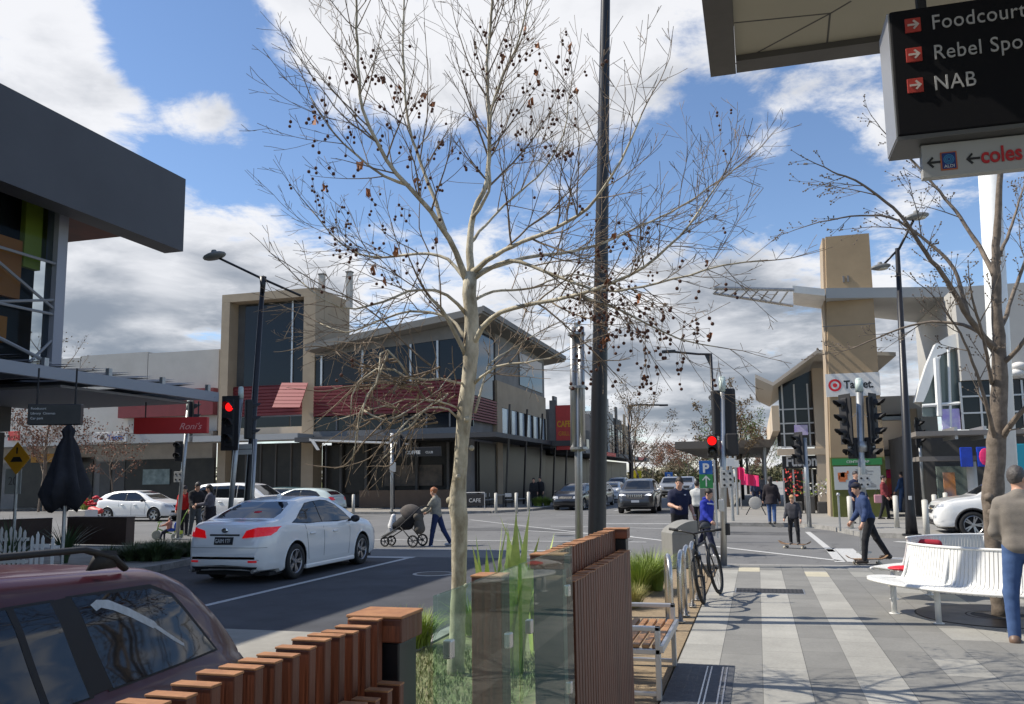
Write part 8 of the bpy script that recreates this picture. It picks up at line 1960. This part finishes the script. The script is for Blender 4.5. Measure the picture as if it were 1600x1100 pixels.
m = MB(); m.cyl((0, 0), .03, 0, top.z + .08, 10); m.build('pole', 'galv', t); MB().bevbox((-.3, -.3, 0), (.3, .3, .12), .03).build('base', 'concrete', t)
for (xa_, xb_, dd_, lab) in ((-30, 50, 15.8, 'white picket fence at the far left edge behind the flax'), (54, 82, 14.0, 'short leaning white picket fence left of the folded umbrella'), (86, 98, 13.6, 'narrow white picket panel at the foot of the folded umbrella')):
    a, b = dpt(xa_, dd_, 0), dpt(xb_, dd_, 0); t = thing('picket_fence', lab, 'fence', a, math.atan2(b.y - a.y, b.x - a.x)); L_ = (b - a).length; k = int(L_ / .085)
    for i in range(k):
        x = i * .085; h_ = .80 + (.06 if i % 2 else 0); m = MB(); m.prism([(x, 0, .05), (x + .045, 0, .05), (x + .045, 0, h_), (x + .022, 0, h_ + .05), (x, 0, h_)], (0, .018, 0)); m.build('picket', 'whitep', t)
    m = MB(); m.box((0, .019, .25), (L_, .04, .31)); m.box((0, .019, .65), (L_, .04, .71)); m.build('rail', 'whitep', t)
p = dpt(23, 19, 0); t = thing('warning_sign', 'yellow diamond speed hump sign with a small white plate below, far left', 'road sign', (p.x, p.y, 0)); c = AD(26, 716, 19) - p; m = MB(); r = .36
m.prism([(c.x - r, c.y, c.z), (c.x, c.y, c.z - r), (c.x + r, c.y, c.z), (c.x, c.y, c.z + r)], (0, .02, 0)); m.build('panel', 'yellow', t); m = MB()
m.prism([(c.x - .17, c.y - .003, c.z - .08), (c.x + .17, c.y - .003, c.z - .08), (c.x + .09, c.y - .003, c.z + .03), (c.x - .09, c.y - .003, c.z + .03)], (0, .003, 0)); m.prism([(c.x - .02, c.y - .003, c.z + .10), (c.x + .02, c.y - .003, c.z + .10), (c.x + .02, c.y - .003, c.z + .24), (c.x - .02, c.y - .003, c.z + .24)], (0, .003, 0)); m.build('hump_symbol', 'blackm', t)
q = AD(20, 752, 19) - p; m = MB(); m.bevbox((q.x - .22, q.y, q.z - .28), (q.x + .22, q.y + .02, q.z + .28), .01); m.build('plate', mat('plate_grey', (.42, .44, .42), .5), t); text('20', .26, 'greym', t, (q.x, q.y - .004, q.z - .08), align='CENTER'); MB().cyl((c.x, c.y + .04), .035, 0, c.z + .3, 10).build('post', 'galv', t)
# ---- our own awning and its hanging signs
AW = thing('near_awning', 'grey-framed awning with a cream underside at the top right corner', 'awning', (-.12, 3.9, 0)); ZA = 3.5
fm = mat('awning_frame', (.10, .094, .088), .6, var=.1); sm_ = mat('awning_soffit', (.40, .37, .29), .7, var=.06, scale=1.2)
def awb(n_, m_, x0, x1, y0, y1, z0, z1): return MB().box((x0, y0, z0), (x1, y1, z1)).build(n_, m_, AW, world=True)
awb('edge_frame', fm, -.12, -.005, -5, 3.92, ZA, ZA + .22); awb('edge_frame', fm, -.003, 7, 3.80, 3.918, ZA + .002, ZA + .22)
awb('soffit', sm_, -.004, 7, -5, 3.799, ZA + .03, ZA + .06); awb('roof', 'greym', -.1, 7, -5, 3.9, ZA + .225, ZA + .26)
m = MB(); zj = ZA + .029
def jl(a, b): a, b = Vector((a[0], a[1], zj)), Vector((b[0], b[1], zj)); d_ = (b - a).normalized(); s_ = Vector((d_.y, -d_.x, 0)) * .004; m.prism([a + s_, b + s_, b - s_, a - s_], (0, 0, .002))
g_ = lambda x_, y_: (G(x_, y_, zj).x, G(x_, y_, zj).y)
jl(g_(1150, 100), g_(1298, 21)); jl(g_(1298, 21), g_(1330, 2)); jl(g_(1147, 36), g_(1298, 21)); jl(g_(1297, 22), g_(1291, 82)); m.build('panel_joint', 'greyd', AW, world=True)
sb = G(1404, 212, 2.58); yf = sb.y; xL_ = sb.x
zt_ = AY(1395, 18, yf).z
t = thing('directory_sign', 'large black hanging directory sign listing Foodcourt, Rebel Sport and NAB with red arrows', 'directory sign', (xL_, yf, 0))
MB().bevbox((0, 0, 2.58), (1.5, .16, zt_), .004).build('box', mat('sign_black', (.006, .006, .008), .8, spec=.2), t)
MB().bevbox((-.006, .006, 2.574), (0.0, .165, zt_ - .001), .001).build('side_trim', 'alu', t); MB().bevbox((-.004, .004, 2.566), (1.5, .165, 2.579), .001).build('bottom_trim', mat('trim_grey', (.12, .12, .12), .5, .5), t)
lm = mat('sign_letter', (.36, .355, .35), .6)
for s_, (tx, ty), (ax_, ay_) in (('Foodcourt', (1455, 47), (1426, 40)), ('Rebel Sport', (1458, 94), (1428, 86)), ('NAB', (1459, 142), (1430, 134))):
    P0_ = AY(tx, ty, yf); Pc = AY(ax_, ay_, yf); hgt = (AY(1500, 115, yf).z - AY(1500, 138, yf).z)
    text(s_, hgt / .70, lm, t, (P0_.x - xL_, -.003, P0_.z), ext=.0015, space=1.06, sx=.86); r = .0205
    m = MB(); m.bevbox((Pc.x - xL_ - r, -.004, Pc.z - r), (Pc.x - xL_ + r, .002, Pc.z + r), .001); o = m.build('arrow_tile', mat('arrow_red', (.38, .035, .025), .5), t)
    m = MB(); cx_, cz_ = Pc.x - xL_, Pc.z; yy = -.0065; k = .0028
    m.prism([(cx_ - .014, yy, cz_ - k), (cx_ + .012, yy, cz_ - k), (cx_ + .012, yy, cz_ + k), (cx_ - .014, yy, cz_ + k)], (0, .002, 0))
    for sg in (-1, 1): m.prism([(cx_ + .016, yy - .0004, cz_), (cx_ + .003, yy - .0004, cz_ + sg * .014), (cx_ - .001, yy - .0004, cz_ + sg * .0105), (cx_ + .009, yy - .0004, cz_)], (0, .002, 0))
    m.build('arrow', mat('arrow_pink', (.50, .42, .38), .6), o)
m = MB(); zc2 = AY(1455, 10, yf).z; q = AY(1448, 5, yf).x - xL_; m.bevbox((q - .012, .06, zt_), (q + .012, .09, ZA), .002); m.bevbox((1.2, .06, zt_), (1.22, .09, ZA), .002); m.build('hanger', 'blackm', t)
ys = yf + .05
a_, b_2 = AY(1438, 222, ys), AY(1438, 279, ys)
t2 = thing('shop_directory_board', 'white hanging board with black arrows, blue logo and red coles lettering under the black sign', 'directory board', (a_.x, ys, 0))
zb3, zt3 = b_2.z, 2.563
MB().bevbox((0, 0, zb3), (1.4, .03, zt3), .002).build('board', mat('board_white', (.36, .36, .35), .5), t2)
hz_ = zb3 + (zt3 - zb3) * .44
def arr(cx_): 
    m = MB(); yy = -.0025; k = .003
    m.prism([(cx_ - .013, yy, hz_ - k), (cx_ + .018, yy, hz_ - k), (cx_ + .018, yy, hz_ + k), (cx_ - .013, yy, hz_ + k)], (0, .0025, 0))
    for sg in (-1, 1): m.prism([(cx_ - .017, yy - .0004, hz_), (cx_ - .003, yy - .0004, hz_ + sg * .016), (cx_ + .001, yy - .0004, hz_ + sg * .012), (cx_ - .010, yy - .0004, hz_)], (0, .0025, 0))
    m.build('arrow', 'blackm', t2)
xof = lambda px_: AY(px_, 248, ys).x - a_.x
arr(xof(1458)); arr(xof(1520))
q = xof(1482); MB().bevbox((q - .021, -.003, hz_ - .026), (q + .021, .0, hz_ + .026), .0005).build('logo_frame', mat('logo_orange', (.42, .11, .04), .5), t2); MB().bevbox((q - .0175, -.0045, hz_ - .0225), (q + .0175, -.003, hz_ + .0225), .0005).build('logo_field', mat('logo_blue', (.01, .03, .16), .5), t2)
text('ALDI', .0125, 'letter', t2, (q, -.0055, hz_ - .020), align='CENTER', ext=.0005); m = MB()
for i in range(3): ring(m, q, hz_ + .004, .004 + i * .004, .0055 + i * .004, -.0048, 16)
m.build('logo_stripes', mat('logo_cyan', (.05, .30, .5), .5), t2)
text('coles', .062, mat('coles_red', (.42, .012, .02), .5), t2, (xof(1532), -.003, hz_ - .016), bold=.0012, ext=.0012, sx=.80)
m = MB(); m.tube([(xof(1520), .01, zt3 - .03), (xof(1520), .01, zt3 + .02)], .003, 6); m.build('hook', 'blackm', t2)
# camera domes on the hall
for i, (x_, y_) in enumerate(((1592, 572), (1588, 583))):
    p = AY(x_, y_, 34.4); t = thing('security_camera', 'white dome camera on the glass hall beside the white column, ' + ('upper' if i == 0 else 'lower') + ' one', 'camera', p); MB().ball((0, 0, 0), .22, 14, 8, sq=(1.2, 1, .7)).build('housing', 'whitep', t, smooth=True); m = MB(); m.tube([(0, 0, 0), (.05, .35, 0)], .05, 6); m.build('bracket', 'whitep', t)
p = dpt(150, 33, R); t = thing('motorbike', 'small red motorbike parked by the shopfront, left of the white hatchback', 'motorbike', p, 1.2)
m = MB(); m.smooth = True
skinmesh(union([ell((0, .1, .80), (.16, .32, .15)), ell((0, .55, .78), (.18, .16, .20)), cone((0, -.5, .78), (0, -.1, .76), .10, .14)], .06), .03, 'fairing', 'redl', t)
for y in (-.62, .66):
    w_ = MB(); w_.lathe([(.18, -.05), (.28, -.06), (.30, 0), (.28, .06), (.18, .05)], (0, 0, 0), 24, axis='x'); o = w_.build('wheel', 'tyre', t, smooth=True); o.location = (0, y, .30)
m.tube([(0, .66, .30), (0, .48, .95), (-.3, .40, 1.0)], .03, 6); m.tube([(0, .48, .95), (.3, .40, 1.0)], .03, 6); m.tube([(0, -.62, .3), (0, 0, .4)], .05, 6); m.build('frame', 'blackm', t); MB().bevbox((-.14, -.22, .3), (.14, .3, .62), .05).build('engine', 'greyd', t)
